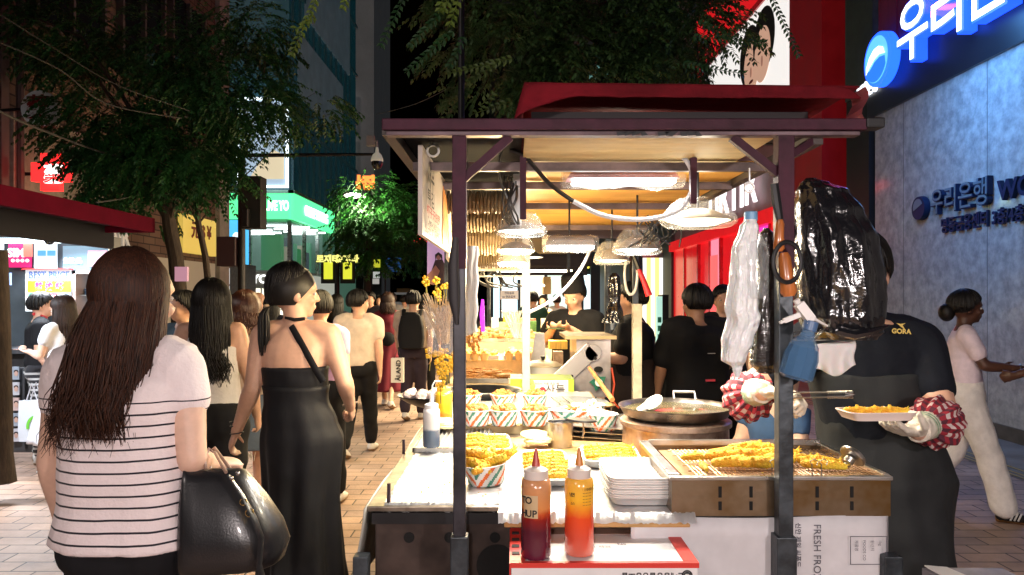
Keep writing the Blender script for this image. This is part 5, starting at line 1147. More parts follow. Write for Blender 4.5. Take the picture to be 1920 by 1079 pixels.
# ridged rack on the left
t = thing('drain_rack', (-.22,2.85,1.005), 'foil wrapped ridged draining rack at the left edge of the counter', 'rack'); w = MB()
w.sheet(lambda u, v: V((lerp(-.345,-.08,u), lerp(2.62,3.02,v), 1.018+.005*math.sin(u*2*math.pi*16)+.001*mnoise.noise(V((u*30,v*30,1))))), 190, 20); w.build('ridged_top', mat('foil_ridge', (.75,.75,.77), .28, metal=.8, bump=.3, bscale=60), t, smooth=True)
w = MB(); w.bb(-.35,-.075,2.61,2.62,1.006,1.022); w.bb(-.352,-.345,2.61,3.03,1.006,1.022); w.build('edge', M_STEEL, t)
def lemon(px_, py_, z, r, lab):
    c = T(px_, py_, z); w = MB(); 
    for i in range(3): w.lathe([(.001,.0),(r*.8,.0),(r,.004),(r*.98,.010),(r*.6,.014),(.001,.013)], c+V((.012*math.sin(i*2.2), .012*i-.01, .010*i)), 26, Matrix.Rotation(R(6*i-4),3,'X'))
    w.v = [tuple(V(v)+V((0,0,1))*.0025*mnoise.noise(V(v)*120)) for v in w.v]
    tag(w.build('flat_cake', mat('cake_pale', (.75,.62,.30), .5, noise=.15, scale=60, bump=.6, bscale=90), smooth=True), lab, 'flat cake')
lemon(1008,830,1.02,.052,'pale round cakes piled beside the steel cup'); lemon(835,803,1.03,.045,'pale round cakes half behind the front left post')
# steel cup with handle and black disc
c_ = T(1050,837,1.005); t = thing('steel_mug', c_, 'small steel mug with wire handle on the counter centre', 'mug'); w = MB()
w.lathe([(.001,0),(.044,0),(.045,.004),(.050,.088),(.053,.090),(.053,.093),(.047,.092),(.042,.006),(.001,.006)], c_, 34); w.build('body', M_STEEL, t, smooth=True)
w = MB(); w.tube([c_+V((.05,.0,.088)), c_+V((.085,0,.09)), c_+V((.088,0,.05)), c_+V((.082,0,.03))], .004, 6); w.build('handle', M_STEEL, t, smooth=True)
c_ = at(1090,790,2.72); w = MB(); w.lathe([(.001,.0),(.055,.0),(.058,.003),(.055,.007),(.001,.009)], c_, 30, Matrix.Rotation(R(4),3,'Y'), sy=.7); w.tube([c_+V((-.05,0,.004)), c_+V((-.11,.0,.0))], .004, 6); tag(w.build('black_ladle', mat('ladle_bk', (.03,.03,.035), .3, metal=.7), smooth=True), 'flat black ladle resting over the steel mug', 'ladle')
# sheets of steel behind the right tray
for i in range(3):
    w = MB(); z_ = 1.012+.02*i; w.quad((.16,2.86,z_+.01), (.44,2.80,z_), (.47,3.0,z_+.03), (.2,3.02,z_+.02)); tag(w.build('steel_sheet', M_STEEL, solid=.002), ['lowest','middle','top'][i]+' steel baking sheet leaning left of the fryer', 'sheet')
# squeeze bottles
def bottle(label, px_, py_, z, r, h, m, capm, nozm, wide=None, noz='cone', extra=None):
    c = T(px_, py_, z); t = thing('sauce_bottle', c, label, 'sauce bottle'); w = MB()
    w.lathe([(.001,0),(r*.9,0),(r,.006*h/.2),(r*1.0,h*.25),(r*.97,h*.55),(r*1.0,h*.72),(r*.93,h*.80),(r*.72,h*.82)], c, 36); w.build('body', m, t, smooth=True, sharp=60)
    w = MB(); w.lathe([(r*.74,h*.80),(r*.80,h*.81),(r*.80,h*.90),(r*.55,h*.925),(r*.3,h*.94),(.001,h*.945)], c, 30); w.build('cap', capm, t, smooth=True)
    w = MB()
    if noz == 'cone': w.lathe([(r*.30,h*.93),(r*.22,h*1.0),(r*.08,h*1.12),(.001,h*1.125)], c, 16)
    else: w.tube([c+V((0,0,h*.93)), c+V((-r*.3,0,h*1.05)), c+V((-r*1.0,0,h*1.06)), c+V((-r*1.3,0,h*.95)), c+V((-r*1.3,0,h*.7)), c+V((-r*.9,0,h*.55))], .0035, 6)
    w.build('nozzle', nozm, t, smooth=True)
    return t, c
def zgrad(key, stops, h, rough=.18, alpha=None, nscale=9):
    "sauce seen through the bottle: its own colours change with the filling level"
    m = mat(key, (.5,.5,.5), rough, coat=.5, sss=.05); nt = m.node_tree; n = nt.nodes; L = nt.links
    tc = n.new('ShaderNodeTexCoord'); sx = n.new('ShaderNodeSeparateXYZ'); no = n.new('ShaderNodeTexNoise'); no.inputs['Scale'].default_value = nscale*5; no.inputs['Detail'].default_value = 5
    L.new(tc.outputs['Object'], sx.inputs[0]); L.new(tc.outputs['Object'], no.inputs[0]); ma = n.new('ShaderNodeMath'); ma.operation = 'MULTIPLY_ADD'; ma.inputs[1].default_value = .10*h; L.new(no.outputs[0], ma.inputs[0]); L.new(sx.outputs['Z'], ma.inputs[2])
    mr = n.new('ShaderNodeMapRange'); mr.inputs[1].default_value = .05*h; mr.inputs[2].default_value = .85*h+.05*h; L.new(ma.outputs[0], mr.inputs[0])
    cr = n.new('ShaderNodeValToRGB'); e = cr.color_ramp.elements
    e[0].position = stops[0][0]; e[0].color = (*stops[0][1],1); e[1].position = stops[-1][0]; e[1].color = (*stops[-1][1],1)
    for p, c in stops[1:-1]: q = e.new(p); q.color = (*c,1)
    L.new(mr.outputs[0], cr.inputs[0]); L.new(cr.outputs[0], n['Principled BSDF'].inputs['Base Color']); return m
M_CAPC = mat('cap_clear', (.62,.55,.50), .25, sss=.1); M_NOZ = mat('nozzle_orange', (.55,.20,.04), .35)
KET = zgrad('ketchup_dark', [(0,(.10,.012,.035)),(.38,(.085,.008,.02)),(.55,(.22,.01,.008)),(.62,(.48,.07,.015)),(.70,(.62,.24,.07)),(1,(.55,.26,.12))], .20)
CHI = zgrad('chili_red', [(0,(.62,.16,.11)),(.25,(.60,.07,.035)),(.52,(.72,.07,.015)),(.66,(.80,.28,.02)),(.78,(.85,.45,.03)),(1,(.80,.42,.06))], .20)
bt, bc = bottle('big squeeze bottle of dark ketchup with a taped handwritten label on the front box', 1005, 1043, .947, .0355, .225, KET, M_CAPC, mat('nozzle_red', (.42,.06,.04), .35))
w = MB(); w.sheet(lambda u, v: bc+V((.0364*math.cos(lerp(R(-100),R(-45)-R(90)*0,u)-R(40)), .0364*math.sin(lerp(R(-100),R(-45),u)-R(40)), lerp(.098,.150,v))), 10, 2); w.build('tape_label', mat('tape', (.50,.36,.20), .5), bt, smooth=True)
def ctext(s_, c, r, ang0, z, size, m, t, bold=.02, name='lettering', step=None):
    "letters wrapped round a bottle, one by one"
    a = ang0
    w = MB()
    for ch in s_:
        p = c+V((r*math.cos(a), r*math.sin(a), z)); u = V((-math.sin(a), math.cos(a), 0))
        if ch != ' ': w.text(ch, p, u, UZ, size, 0, bold)
        a += (step or size*.62)/r
    w.build(name, m, t)
INK = mat('ink_black', (.01,.01,.012), .5)
ctext('TO', bc, .0368, R(-141), .138, .022, INK, bt, .03); ctext('HUP', bc, .0368, R(-140), .108, .022, INK, bt, .03)
bt2, bc2 = bottle('big squeeze bottle of red chili sauce with a yellow printed label on the front box', 1086, 1037, .947, .0350, .222, CHI, M_CAPC, M_NOZ)
ctext('냉면', bc2, .0360, R(-128), .145, .010, INK, bt2, .02); ctext('·1000 品', bc2, .0360, R(-82), .158, .009, INK, bt2, .02)
for k in range(5): ctext('▪▪▪▪▪▪', bc2, .0360, R(-80), .150-k*.007, .006, INK, bt2, 0, step=.004)
ctext('소스', bc2, .0360, R(-124), .125, .008, INK, bt2, .01)
SOY = zgrad('soy_blue', [(0,(.07,.10,.16)),(.45,(.10,.14,.20)),(.52,(.62,.62,.60)),(1,(.75,.75,.73))], .15)
bottle('small bottle of dark sauce with a white upper half on the draining rack', 809, 838, 1.03, .030, .165, SOY, M_WHITE, M_WHITE, noz='none' if False else 'cone')
MUS = zgrad('mustard', [(0,(.70,.16,.03)),(.35,(.75,.22,.03)),(.45,(.85,.48,.02)),(1,(.9,.58,.04))], .16)
bottle('yellow bottle with an orange lower third and bent straw nozzle behind the dark sauce', 832, 797, 1.03, .036, .17, MUS, mat('cap_yel', (.85,.55,.08), .35), M_WHITE, noz='bent')
# front box under the bottles
M_BOXW = mat('box_white', (.66,.64,.64), .6, noise=.06); M_BOXR = mat('box_red', (.55,.03,.02), .5)
bx = thing('carton', (.21,1.8,.8), 'white carton with red edges carrying the two big sauce bottles', 'carton')
w = MB(); w.bb(-.002,.425,1.69,1.945,.76,.944); w.build('box', M_BOXW, bx, bevel=.002)
w = MB(); w.bb(-.004,.03,1.70,1.945,.9445,.947); w.bb(.395,.427,1.70,1.945,.9445,.947); w.bb(-.004,.427,1.687,1.70,.935,.9465); w.bb(-.006,-.003,1.69,1.945,.80,.944)
w.build('red_edge', M_BOXR, bx)
w = MB()
for i in range(4): w.bb(-.0,.018,1.74+i*.05,1.758+i*.05,.947,.949)
w.build('edge_slots', mat('slot', (.02,.015,.015), .8), bx)
w = MB(); w.bb(.05,.39,1.90,1.945,.9445,.9455); w.build('brown_flap', mat('flap_brown', (.22,.13,.09), .8), bx)
w = MB(); w.text('논산계룡농협영농조합', (.33,1.6895,.915), (-1,0,0), (0,0,-1), .022, 0, .03, width=.16); w.text('◎', (.40,1.6895,.915), (1,0,0), UZ, .03, 0, .03); w.build('lettering', INK, bx)
w = MB(); w.text('미스트리·사과', (.19,1.80,.9455), (1,0,0), (0,1,0), .018, 0, .0); w.text('NS', (.27,1.82,.9455), (1,0,0), (0,1,0), .018, 0, .02); w.build('top_lettering', mat('ink_grey', (.12,.1,.15), .5), bx)
w = MB(); w.ell((.09,1.691,.86), (.06,.004,.035)); w.build('fruit_print', mat('fruit', (.25,.02,.06), .5), bx)
# fryer
fy = thing('fryer', (.68,2.05,1.0), 'square stainless fryer with a wire grill and slotted greasy front', 'fryer')
M_FRYER = mat('fryer_steel', (.30,.24,.17), .33, metal=.85, noise=.55, scale=5, bump=.12, bscale=25, col2=(.16,.09,.03))
fx0, fx1, fy0, fy1, fz0, fz1 = .404, .957, 1.87, 2.32, 1.0, 1.105
w = MB(); w.bb(fx0,fx1,fy0,fy0+.004,fz0,fz1-.014); w.bb(fx0,fx0+.004,fy0+.004,fy1,fz0,fz1-.014); w.bb(fx1-.004,fx1,fy0+.004,fy1,fz0,fz1-.014); w.bb(fx0+.004,fx1-.004,fy1-.004,fy1,fz0,fz1-.014); w.bb(fx0+.004,fx1-.004,fy0+.004,fy1-.004,fz0,fz0+.05); w.build('body', M_FRYER, fy)
w = MB(); w.bb(fx0-.006,fx1+.004,fy0-.006,fy0+.012,fz1-.014,fz1-.004); w.bb(fx0-.006,fx0+.022,fy0+.012,fy1,fz1-.014,fz1); w.bb(fx0+.022,fx1+.004,fy1-.012,fy1,fz1-.014,fz1+.004); w.bb(fx1-.010,fx1+.004,fy0+.012,fy1-.012,fz1-.014,fz1-.002); w.build('rim', M_STEEL, fy, bevel=.002)
w = MB()
for i in range(4):
    x_ = [at(1350,0,1.87).x, at(1408,0,1.87).x, at(1532,0,1.87).x, at(1597,0,1.87).x][i]
    for z0, z1 in ((1.015,1.037),(1.047,1.075)): w.bb(x_-.004,x_+.004,fy0-.002,fy0,z0,z1)
w.build('slot', mat('hole', (.003,.003,.003), .9), fy)
w = MB()
for i in range(46): x_ = fx0+.07+i*.0104; w.tube([(x_,fy0+.014,fz1-.006),(x_,fy1-.11,fz1-.006)], .0014, 4)
for i in range(6): y_ = fy0+.015+i*.064; w.tube([(fx0+.06,y_,fz1-.009),(fx1-.012,y_,fz1-.009)], .0022, 4)
w.build('grill', mat('grill', (.50,.33,.22), .35, metal=.8), fy)
w = MB(); w.bb(fx0+.05,fx1-.012,fy0+.012,fy1-.02,fz1-.030,fz1-.026); w.build('drip_tray', mat('drip', (.40,.24,.12), .4, metal=.5, noise=.3, scale=12), fy)
gs = 'fried shrimp draining on the fryer grill'
for i, (px_, py_, rz, sc) in enumerate([(1308,857,.15,.9),(1320,874,1.5,.75),(1372,853,.08,1.35),(1415,850,.0,1.35),(1455,853,.1,1.3),(1485,858,-.15,1.0),(1385,871,.05,1.3),(1430,872,-.02,1.35),(1355,862,.2,1.1),(1405,862,.1,1.3),(1450,864,0,1.2),(1535,866,-.25,1.1),(1545,874,-.3,1.1)]):
    c_ = T(px_, py_+8, fz1-.004); shrimp(c_+V((0,0,.002+.009*(i in (3,9,8)))), rz, ('large golden fried shrimp in the row on the fryer grill' if 2 <= i < 11 else ['fried shrimp lying alone at the left of the grill','short fried shrimp standing off the left of the row'][i] if i < 2 else 'fried shrimp beside the wire hooks on the grill'), gs if i > 1 else None, sc)
for px_ in (1452,1527,1545):
    c_ = T(px_,892,fz1-.004); w = MB(); w.tube([c_+V((-.006,0,0)), c_+V((-.006,0,.028)), c_+V((-.012,0,.036)), c_+V((0,0,.042)), c_+V((.010,0,.036)), c_+V((.006,0,.026))], .0013, 5); tag(w.build('wire_hook', M_STEEL, smooth=True), {1452:'wire hook on the grill left of the post',1527:'left one of two wire hooks right of the post',1545:'right one of two wire hooks right of the post'}[px_], 'hook')
c_ = T(1578,880,fz1); t = thing('pressure_plug', c_, 'steel disc valve with threaded plug lying on the grill', 'valve'); Mx = Matrix.Rotation(R(48),3,'Y') @ Matrix.Rotation(R(-20),3,'X')
w = MB(); w.lathe([(.001,.0),(.030,0),(.034,.003),(.034,.009),(.030,.012),(.001,.013)], c_+V((.026,.0,.030)), 30, Mx); w.build('disc', M_STEEL, t, smooth=True, sharp=30)
w = MB(); w.lathe([(.012,0),(.014,-.004),(.012,-.008),(.014,-.012),(.012,-.016),(.013,-.02),(.006,-.022),(.005,-.034),(.001,-.036)], c_+V((.024,0,.028)), 16, Mx); w.build('thread', M_STEEL, t, smooth=True, sharp=30)
# cardboard under the fryer
cbd = thing('cardboard', (.65,1.87,.85), 'white cardboard sheet printed DIA and FRESH FROZEN under the fryer', 'cardboard')
def cbf(u, v):
    x = lerp(.30, .965, u); y = 1.868+.004*math.sin(u*9)+(.03*((u-.92)/.08)**2 if u > .92 else 0); return V((x, y, lerp(.80, .999-.003*math.sin(u*5), v)))
w = MB(); w.sheet(cbf, 50, 4); w.build('sheet', mat('card_white', (.55,.54,.56), .6, noise=.1, scale=5, bump=.15, bscale=8), cbd, smooth=True, solid=.003)
DN, RT = V((0,0,-1)), V((1,0,0))
w = MB(); w.text('DIAMOND', (at(1466,0,1.862).x,1.862,.966), DN, RT, .048, 0, .03, align='LEFT'); w.build('red_letters', mat('print_red', (.45,.02,.03), .5), cbd)
w = MB(); w.text('FRESH FROZEN', (at(1532,0,1.862).x,1.862,.982), DN, RT, .026, 0, 0, align='LEFT', width=.17); w.build('black_letters', mat('print_blk', (.06,.06,.08), .5), cbd)
w = MB(); w.text('신안 제일 씨푸드', (at(1496,0,1.862).x,1.862,.985), DN, RT, .016, 0, .02, align='LEFT'); w.build('small_letters', mat('print_blk', (.06,.06,.08), .5), cbd)
w = MB(); x0, x1 = at(1594,0,1.862).x, at(1662,0,1.862).x
for z_ in (.95,.88): w.bb(x0,x1,1.861,1.862,z_,z_+.0015)
for x_ in (x0,x1): w.bb(x_,x_+.0015,1.861,1.862,.88,.9515)
for i in range(4): w.text(['제품명','FOODS CO','원산지','1kg'][i], (x0+.015+i*.02,1.8605,.942), DN, RT, .010, 0, 0, align='LEFT')
w.build('print_box', mat('print_blk', (.06,.06,.08), .5), cbd)
# frying pan on the stove
c_ = V((at(1266,0,2.68).x, 2.68, 1.0)); pn_ = thing('frying_pan', c_+V((0,0,.12)), 'large black pan of cooking oil on the stove right of the cups', 'pan')
w = MB(); w.lathe([(.001,.118),(.15,.118),(.185,.13),(.20,.158),(.204,.160),(.204,.164),(.196,.162),(.178,.138),(.001,.134)], c_, 56); w.build('bowl', mat('pan_black', (.14,.12,.10), .3, metal=.8, noise=.6, scale=10, bump=.1), pn_, smooth=True, sharp=50)
w = MB(); w.lathe([(.001,.149),(.186,.149),(.188,.1485)], c_, 48); w.build('oil', mat('oil', (.10,.085,.04), .12, spec=.7, noise=.3, scale=8), pn_, smooth=True)
w = MB(); w.tube([c_+V((.04,.195,.155)), c_+V((.04,.215,.185)), c_+V((.12,.205,.185)), c_+V((.12,.175,.155))], .006, 8); w.build('handle', M_STEEL, pn_, smooth=True)
st = thing('stove', c_, 'grimy round steel stove ring under the large black pan', 'stove')
w = MB(); w.lathe([(.185,0),(.19,.03),(.188,.085),(.19,.092),(.198,.096),(.198,.112),(.19,.117),(.10,.1175)], c_, 48); w.build('drum', mat('stove_steel', (.62,.48,.38), .35, metal=.8, noise=.7, scale=9, bump=.2, col2=(.20,.11,.08)), st, smooth=True, sharp=40)
w = MB(); w.bb(c_.x-.21,c_.x+.22,2.46,2.9,.99,1.0); w.build('stand', M_STEELD, st)
c_ = at(1222,762,2.66); t = thing('ladle_strainer', c_, 'white plastic scoop lying in the oil pan', 'scoop'); Mx = Matrix.Rotation(R(-35),3,'Y') @ Matrix.Rotation(R(20),3,'X')
w = MB(); w.lathe([(.001,0),(.022,.0),(.034,.012),(.037,.022),(.035,.022),(.02,.004)], c_+V((.015,0,.0)), 26, Mx); w.build('cup', mat('scoop_w', (.75,.74,.70), .3), t, smooth=True)
w = MB(); w.box(c_+V((-.025,0,-.004)), (.055,.03,.018), Mx); w.build('grip', mat('scoop_w', (.75,.74,.70), .3), t, bevel=.004)
# woks at the back
def wok(label, px_, d, z, r, depth, m, sy=1.0):
    c = V((at(px_,0,d).x, d, z)); t = thing('wok', c, label, 'wok'); w = MB()
    pr = [(r*k, -depth*(1-k*k)) for k in (0.001,.3,.5,.7,.85,.95,1.0)]; w.lathe(pr+[(r*1.01,.004),(r*.985,.003)]+[(a*.985, b+.005) for a, b in reversed(pr[:-1])], c, 44, cap=False); w.build('bowl', m, t, smooth=True, sharp=60); return t, c
M_WOK = mat('wok_black', (.018,.018,.02), .3, metal=.5, noise=.5, scale=8, bump=.15)
wok('deep black wok behind the cups left of the rear post', 905, 3.85, 1.075, .20, .09, M_WOK)
wk, wc = wok('bluish shallow pan with tongs behind the cups', 1062, 3.56, 1.050, .20, .008, mat('pan_blue', (.13,.16,.20), .3, metal=.6, noise=.5, scale=8))
wk2, wc2 = wok('black wok at the left rear corner heaped with plastic waste', 806, 3.55, 1.085, .155, .06, M_WOK)
rn = random.Random(9); w = MB()
for i in range(9): w.ell(wc2+V((rn.uniform(-.10,.06), rn.uniform(-.08,.06), .0+rn.uniform(0,.02))), (rn.uniform(.02,.05), rn.uniform(.02,.04), rn.uniform(.015,.03)), Matrix.Rotation(rn.random()*3,3,'Z'), 10, 8)
w.v = [tuple(V(v)+V((1,-1,1))*.016*mnoise.noise(V(v)*34)) for v in w.v]
tag(w.build('plastic_waste', mat('waste', (.62,.52,.50), .2, noise=.3, scale=20, bump=1.0, bscale=60), smooth=True, sharp=30), 'crumpled clear plastic wrappers heaped in the left rear wok', 'waste', kind='stuff')
for i in range(2):
    a, b = at(1035+i*22,748,3.6), at(1068+i*20,770,3.4); w = MB(); w.bar(a+V((0,0,.01)), b, .016, .004); w.bar(a+V((.012,0,.01)), b+V((.012,0,0)), .008, .004); tag(w.build('tongs', M_STEEL), ['left','right'][i]+' pair of steel tongs lying across the bluish pan', 'tongs')
w = MB(); w.tube([at(1105,690,3.9), at(1148,750,3.4)], [.010,.012], 8); tag(w.build('wooden_stick', mat('stick_orange', (.50,.18,.06), .5, noise=.3), smooth=True), 'reddish wooden handle leaning on the steel cabinet', 'stick')
c_ = at(1140,760,3.45); w = MB(); w.ell(c_, (.035,.03,.012)); tag(w.build('wooden_spoon', mat('spoon', (.5,.3,.12), .5), smooth=True), 'wooden spoon end at the right rim of the bluish pan', 'spoon')

w = MB(); rn = random.Random(12)
for i in range(170):
    if i < 90: p = V((rn.uniform(.47,.93), rn.uniform(1.90,2.22), 1.100))
    else: p = V((rn.uniform(-.3,.42), rn.uniform(2.0,2.6), 1.012))
    w.ell(p, (rn.uniform(.0012,.0032), rn.uniform(.0012,.003), .0015), n=5, m=4)
tag(w.build('fried_crumbs', M_FRY), 'fried crumbs scattered over the foil and the fryer grill', 'crumbs', kind='stuff')
# ---------------------------------------------------------------- hanging on the left
M_SIGNW = mat('sign_white', (.62,.55,.50), .5, noise=.08, scale=6)
def side_board(name, label, x, y0, y1, z0, z1, m, th=.012):
    t = thing(name, (x, (y0+y1)/2, z0), label, 'sign'); w = MB(); w.bb(x-th/2, x+th/2, y0, y1, z0, z1); w.build('board', m, t); return t
# the board faces left and to the camera: a slightly turned plane
bo, bu = at(789,0,2.05), None
def turned_board(label, p0, p1, zt, zb, m, name='menu_sign'):
    "upright board from ground point p0 to p1"
    a, b = V(p0), V(p1); t = thing(name, (a+b)/2, label, 'sign'); w = MB()
    n = (b-a).cross(V((0,0,1))).normalized()*.006
    w.add([V((q.x,q.y,z))+s*n for s in (-1,1) for q, z in ((a,zb),(b,zb),(b,zt),(a,zt))], [(0,1,2,3),(7,6,5,4),(0,4,5,1),(1,5,6,2),(2,6,7,3),(3,7,4,0)]); w.build('board', m, t)
    return t, a, (b-a).normalized(), -n.normalized()
a0, b0 = at(788,0,2.0), at(843,0,2.85)
t, a, u, n = turned_board('white hanging menu sign of deep fried shrimp with red and black lettering', (a0.x,2.0,0), (b0.x,2.85,0), 1.965, 1.722, M_SIGNW)
n = V((u.y, -u.x, 0))
for s_, k, z, size, m_ in [('새우',.15,1.895,.085,INK),('튀김',.15,1.835,.05,INK),('虾子天妇罗',.22,1.795,.034,mat('ink_red', (.45,.02,.03), .5)),('Deep-fried shrimp',.24,1.768,.034,INK),('えび天',.22,1.742,.028,mat('ink_red', (.45,.02,.03), .5))]:
    w = MB(); w.text(s_, a+u*k+n*.012+V((0,0,z)), u, UZ, size, 0, .02, width=(.16 if k == .15 else .34)); w.build('lettering', m_, t)
w = MB(); w.poly([(0,0),(.22,0),(.17,.17),(.03,.2)], a+u*.50+n*.009+V((0,0,1.735)), u, UZ, .002); w.build('photo_print', mat('print_org', (.65,.25,.05), .5, noise=.5, scale=20), t)
a1, b1 = at(832,0,2.6), at(850,0,3.7)
t2, a, u2, n2 = turned_board('second sign board hanging behind the shrimp menu sign', (a1.x,2.75,0), (b1.x,3.7,0), 1.95, 1.70, mat('sign_cream', (.45,.36,.26), .5, noise=.3, scale=9))
w = MB()
for i in range(4): w.text('오징어', a+u2*(.2+.2*i)+V((u2.y,-u2.x,0))*.012+V((0,0,1.88-.06*(i % 3))), u2, UZ, .05, 0, .02)
w.build('lettering', INK, t2)
w = MB(); c_ = at(884,0,2.15); w.sheet(lambda u, v: V((c_.x+lerp(-.016,.016,u)+.002*math.sin(v*20), 2.15+.006*math.sin(u*9+v*3), lerp(at(0,462,2.15).z, at(0,630,2.15).z, v)+(.012*u if v == 1 else 0))), 10, 20); tag(w.build('paper_roll', mat('paper_w', (.78,.76,.70), .6), smooth=True, solid=.008), 'white folded paper strip hanging right of the front left post', 'paper')
w = MB(); w.tube([at(854,445,1.80), at(850,500,1.80), at(851,560,1.80), at(856,608,1.80)], [.007,.013,.014,.004], 10, flat=.5); tag(w.build('cloth_strap', mat('strap_bk', (.015,.012,.014), .6), smooth=True), 'black cloth strap hanging down the front left post', 'strap')
# clear bag of skewer sticks
t = thing('stick_bag', at(830,665,2.1), 'clear plastic bag full of wooden skewers hanging left of the post', 'bag'); c_ = at(828,640,2.1)
w = MB(); rn = random.Random(4)
for i in range(70):
    p = c_+V((rn.uniform(-.012,.022), rn.uniform(-.02,.02), rn.uniform(-.01,.01))); q = at(rn.uniform(792,856), rn.uniform(548,575), 2.1+rn.uniform(-.04,.04)); w.tube([p, q], .0011, 4)
tag(w.build('wooden_sticks', mat('skewer', (.55,.38,.20), .6)), 'bundle of thin wooden skewers in the clear bag', 'skewers')
w = MB(); w.sheet(lambda u, v: V((c_.x+.002+lerp(.052,.038,v)*math.cos(u*6.283)*(1+.1*math.sin(v*9+u*12)), 2.1+.03*math.sin(u*6.283), lerp(at(0,575,2.1).z, at(0,664,2.1).z, v)+.004*math.sin(u*25))), 30, 12); w.build('bag', mat('bag_clear', (.8,.78,.78), .1, alpha=.2, bump=.8, bscale=50, spec=.9), t, smooth=True)
# yellow flowers
M_PET = mat('petal_yellow', (.75,.42,.02), .5, noise=.2, scale=30)
def flowers(label, pts, seed, r=.022):
    rn = random.Random(seed); t = thing('artificial_flowers', at(*pts[0]), label, 'flowers'); w = MB(); st = MB()
    for p in pts:
        c = at(*p); rr = r*rn.uniform(.8,1.3)
        for k in range(5):
            a = k*1.256+rn.random(); d = V((math.cos(a), -.35, math.sin(a))).normalized(); s_ = d.cross(V((0,-1,0))).normalized()*rr*.42
            w.add([c, c+d*rr*.6+s_, c+d*rr, c+d*rr*.6-s_, c+d*rr*.5+V((0,-.004,0))], [(0,1,4),(1,2,4),(2,3,4),(3,0,4)])
        st.ell(c+V((0,-.004,0)), r*.18, n=6, m=4); st.tube([c, c+V((rn.uniform(-.01,.01),.02,-.06))], .0015, 4)
    w.build('petals', M_PET, t); st.build('stems', mat('stem_g', (.20,.16,.02), .6), t); return t
rn = random.Random(8)
flowers('yellow artificial flowers hanging beside the purple poster', [(rn.uniform(815,850), rn.uniform(515,562), 2.7) for i in range(8)]+[(798,522,2.7),(799,530,2.7)], 1, .016)
flowers('yellow artificial flowers at the foot of the skewer bag', [(rn.uniform(820,856), rn.uniform(658,700), 2.45) for i in range(15)]+[(808,662,2.4),(830,712,2.45),(826,725,2.45)], 2, .019)
# purple poster further back
t = thing('poster', at(820,530,5.2), 'lilac advertising poster of two seated people hung behind the menu signs', 'poster')
a, b = at(801,446,5.2), at(842,531,5.2); w = MB(); w.bb(a.x,b.x,5.2,5.22,b.z,a.z); w.build('sheet', mat('lilac', (.45,.28,.46), .5, emit=(.8,.5,.85), estr=.25), t)
w = MB(); w.poly([(-.05,-.12),(.045,-.12),(.06,-.03),(.02,.05),(-.03,.045),(-.06,-.04)], at(824,500,5.19), (1,0,0), UZ, .002); w.build('clothes', mat('pdark', (.05,.02,.03), .6), t)
w = MB(); w.poly([(-.10,-.10),(-.03,-.12),(.01,-.02),(-.02,.02),(-.05,-.02),(-.08,-.05)], at(822,503,5.188), (1,0,0), UZ, .002); w.poly(oval(0,0,.018,.024), at(822,481,5.188), (1,0,0), UZ, .002); w.build('skin', mat('pskin', (.45,.2,.15), .6), t)
w = MB(); w.poly([(-.022,-.035),(-.024,.012),(0,.03),(.026,.01),(.030,-.05),(.018,-.01),(0,.012),(-.015,-.005)], at(822,481,5.186), (1,0,0), UZ, .002); w.build('hair', mat('pdark2', (.012,.008,.008), .6), t)
# ---------------------------------------------------------------- hanging on the right post
M_BAGK = mat('bag_black', (.008,.008,.010), .16, spec=.8, coat=.5, bump=.5, bscale=30)
def sack(name, label, cat, pts, d, th, m, folds=7, seed=1, amp=.06, n=110, vertical=True, sub=None):
    "hanging bag: pts = (y, x left, x right) in the photo"
    mb = MB(); rg = []; rn = random.Random(seed); ph = rn.random()*6; N = 110
    for i in range(N+1):
        t = i/N*(len(pts)-1); k = min(int(t), len(pts)-2); u = t-k; u = u*u*(3-2*u); y, x0, x1 = [lerp(pts[k][j], pts[k+1][j], u if j else t-k) for j in range(3)]
        c = at((x0+x1)/2, y, d); hw = (x1-x0)/2*d/F; hd = min(th, hw*.9); ring = []
        for j in range(n):
            a = 2*math.pi*j/n; f = 1+amp*.3+amp*math.sin(a*folds+ph+.8*math.sin(i*.09))*.6+amp*.8*mnoise.noise(V((math.cos(a)*2.5, math.sin(a)*2.5, i*.06+seed)))-amp*1.2*abs(mnoise.noise(V((math.cos(a)*3.2+seed, math.sin(a)*3.2+i*.02, i*.035))))-amp*.9*abs(mnoise.noise(V((math.cos(a)*7, math.sin(a)*7+i*.05, i*.09))))-amp*.35*abs(mnoise.noise(V((math.cos(a)*16, math.sin(a)*16, i*.25))))
            ring.append(c+V((hw*f*math.cos(a), hd*f*math.sin(a), 0)))
        rg.append(ring)
    mb.rings(rg); return tag(mb.build(name, m, smooth=True, sharp=180), label, cat)
sack('garbage_bag', 'big glossy black plastic bag hanging from the right post before the vendor', 'plastic bag',
     [(335,1510,1530),(345,1500,1555),(360,1495,1590),(400,1487,1615),(450,1488,1640),(520,1492,1655),(590,1500,1655),(620,1512,1650),(636,1525,1640)], 1.95, .10, M_BAGK, 9, 3, .07)
w = MB(); w.tube([at(1570,620,1.86), at(1600,628,1.85), at(1635,622,1.85), at(1665,612,1.86)], [.012,.014,.010,.003], 8); tag(w.build('knotted_handles', M_BAGK, smooth=True), 'knotted end of black plastic below the big hanging bag', 'plastic bag')
sack('plastic_bag', 'white crumpled plastic bag hanging over a bottle left of the right post', 'plastic bag',
     [(412,1398,1418),(425,1388,1422),(470,1372,1420),(520,1370,1418),(580,1362,1420),(600,1366,1424),(640,1356,1412),(675,1354,1398),(690,1374,1392),(708,1378,1386)], 1.86, .035, mat('bag_white', (.78,.80,.80), .3, bump=.9, bscale=45, sss=.2, coat=.2), 5, 2, .13)
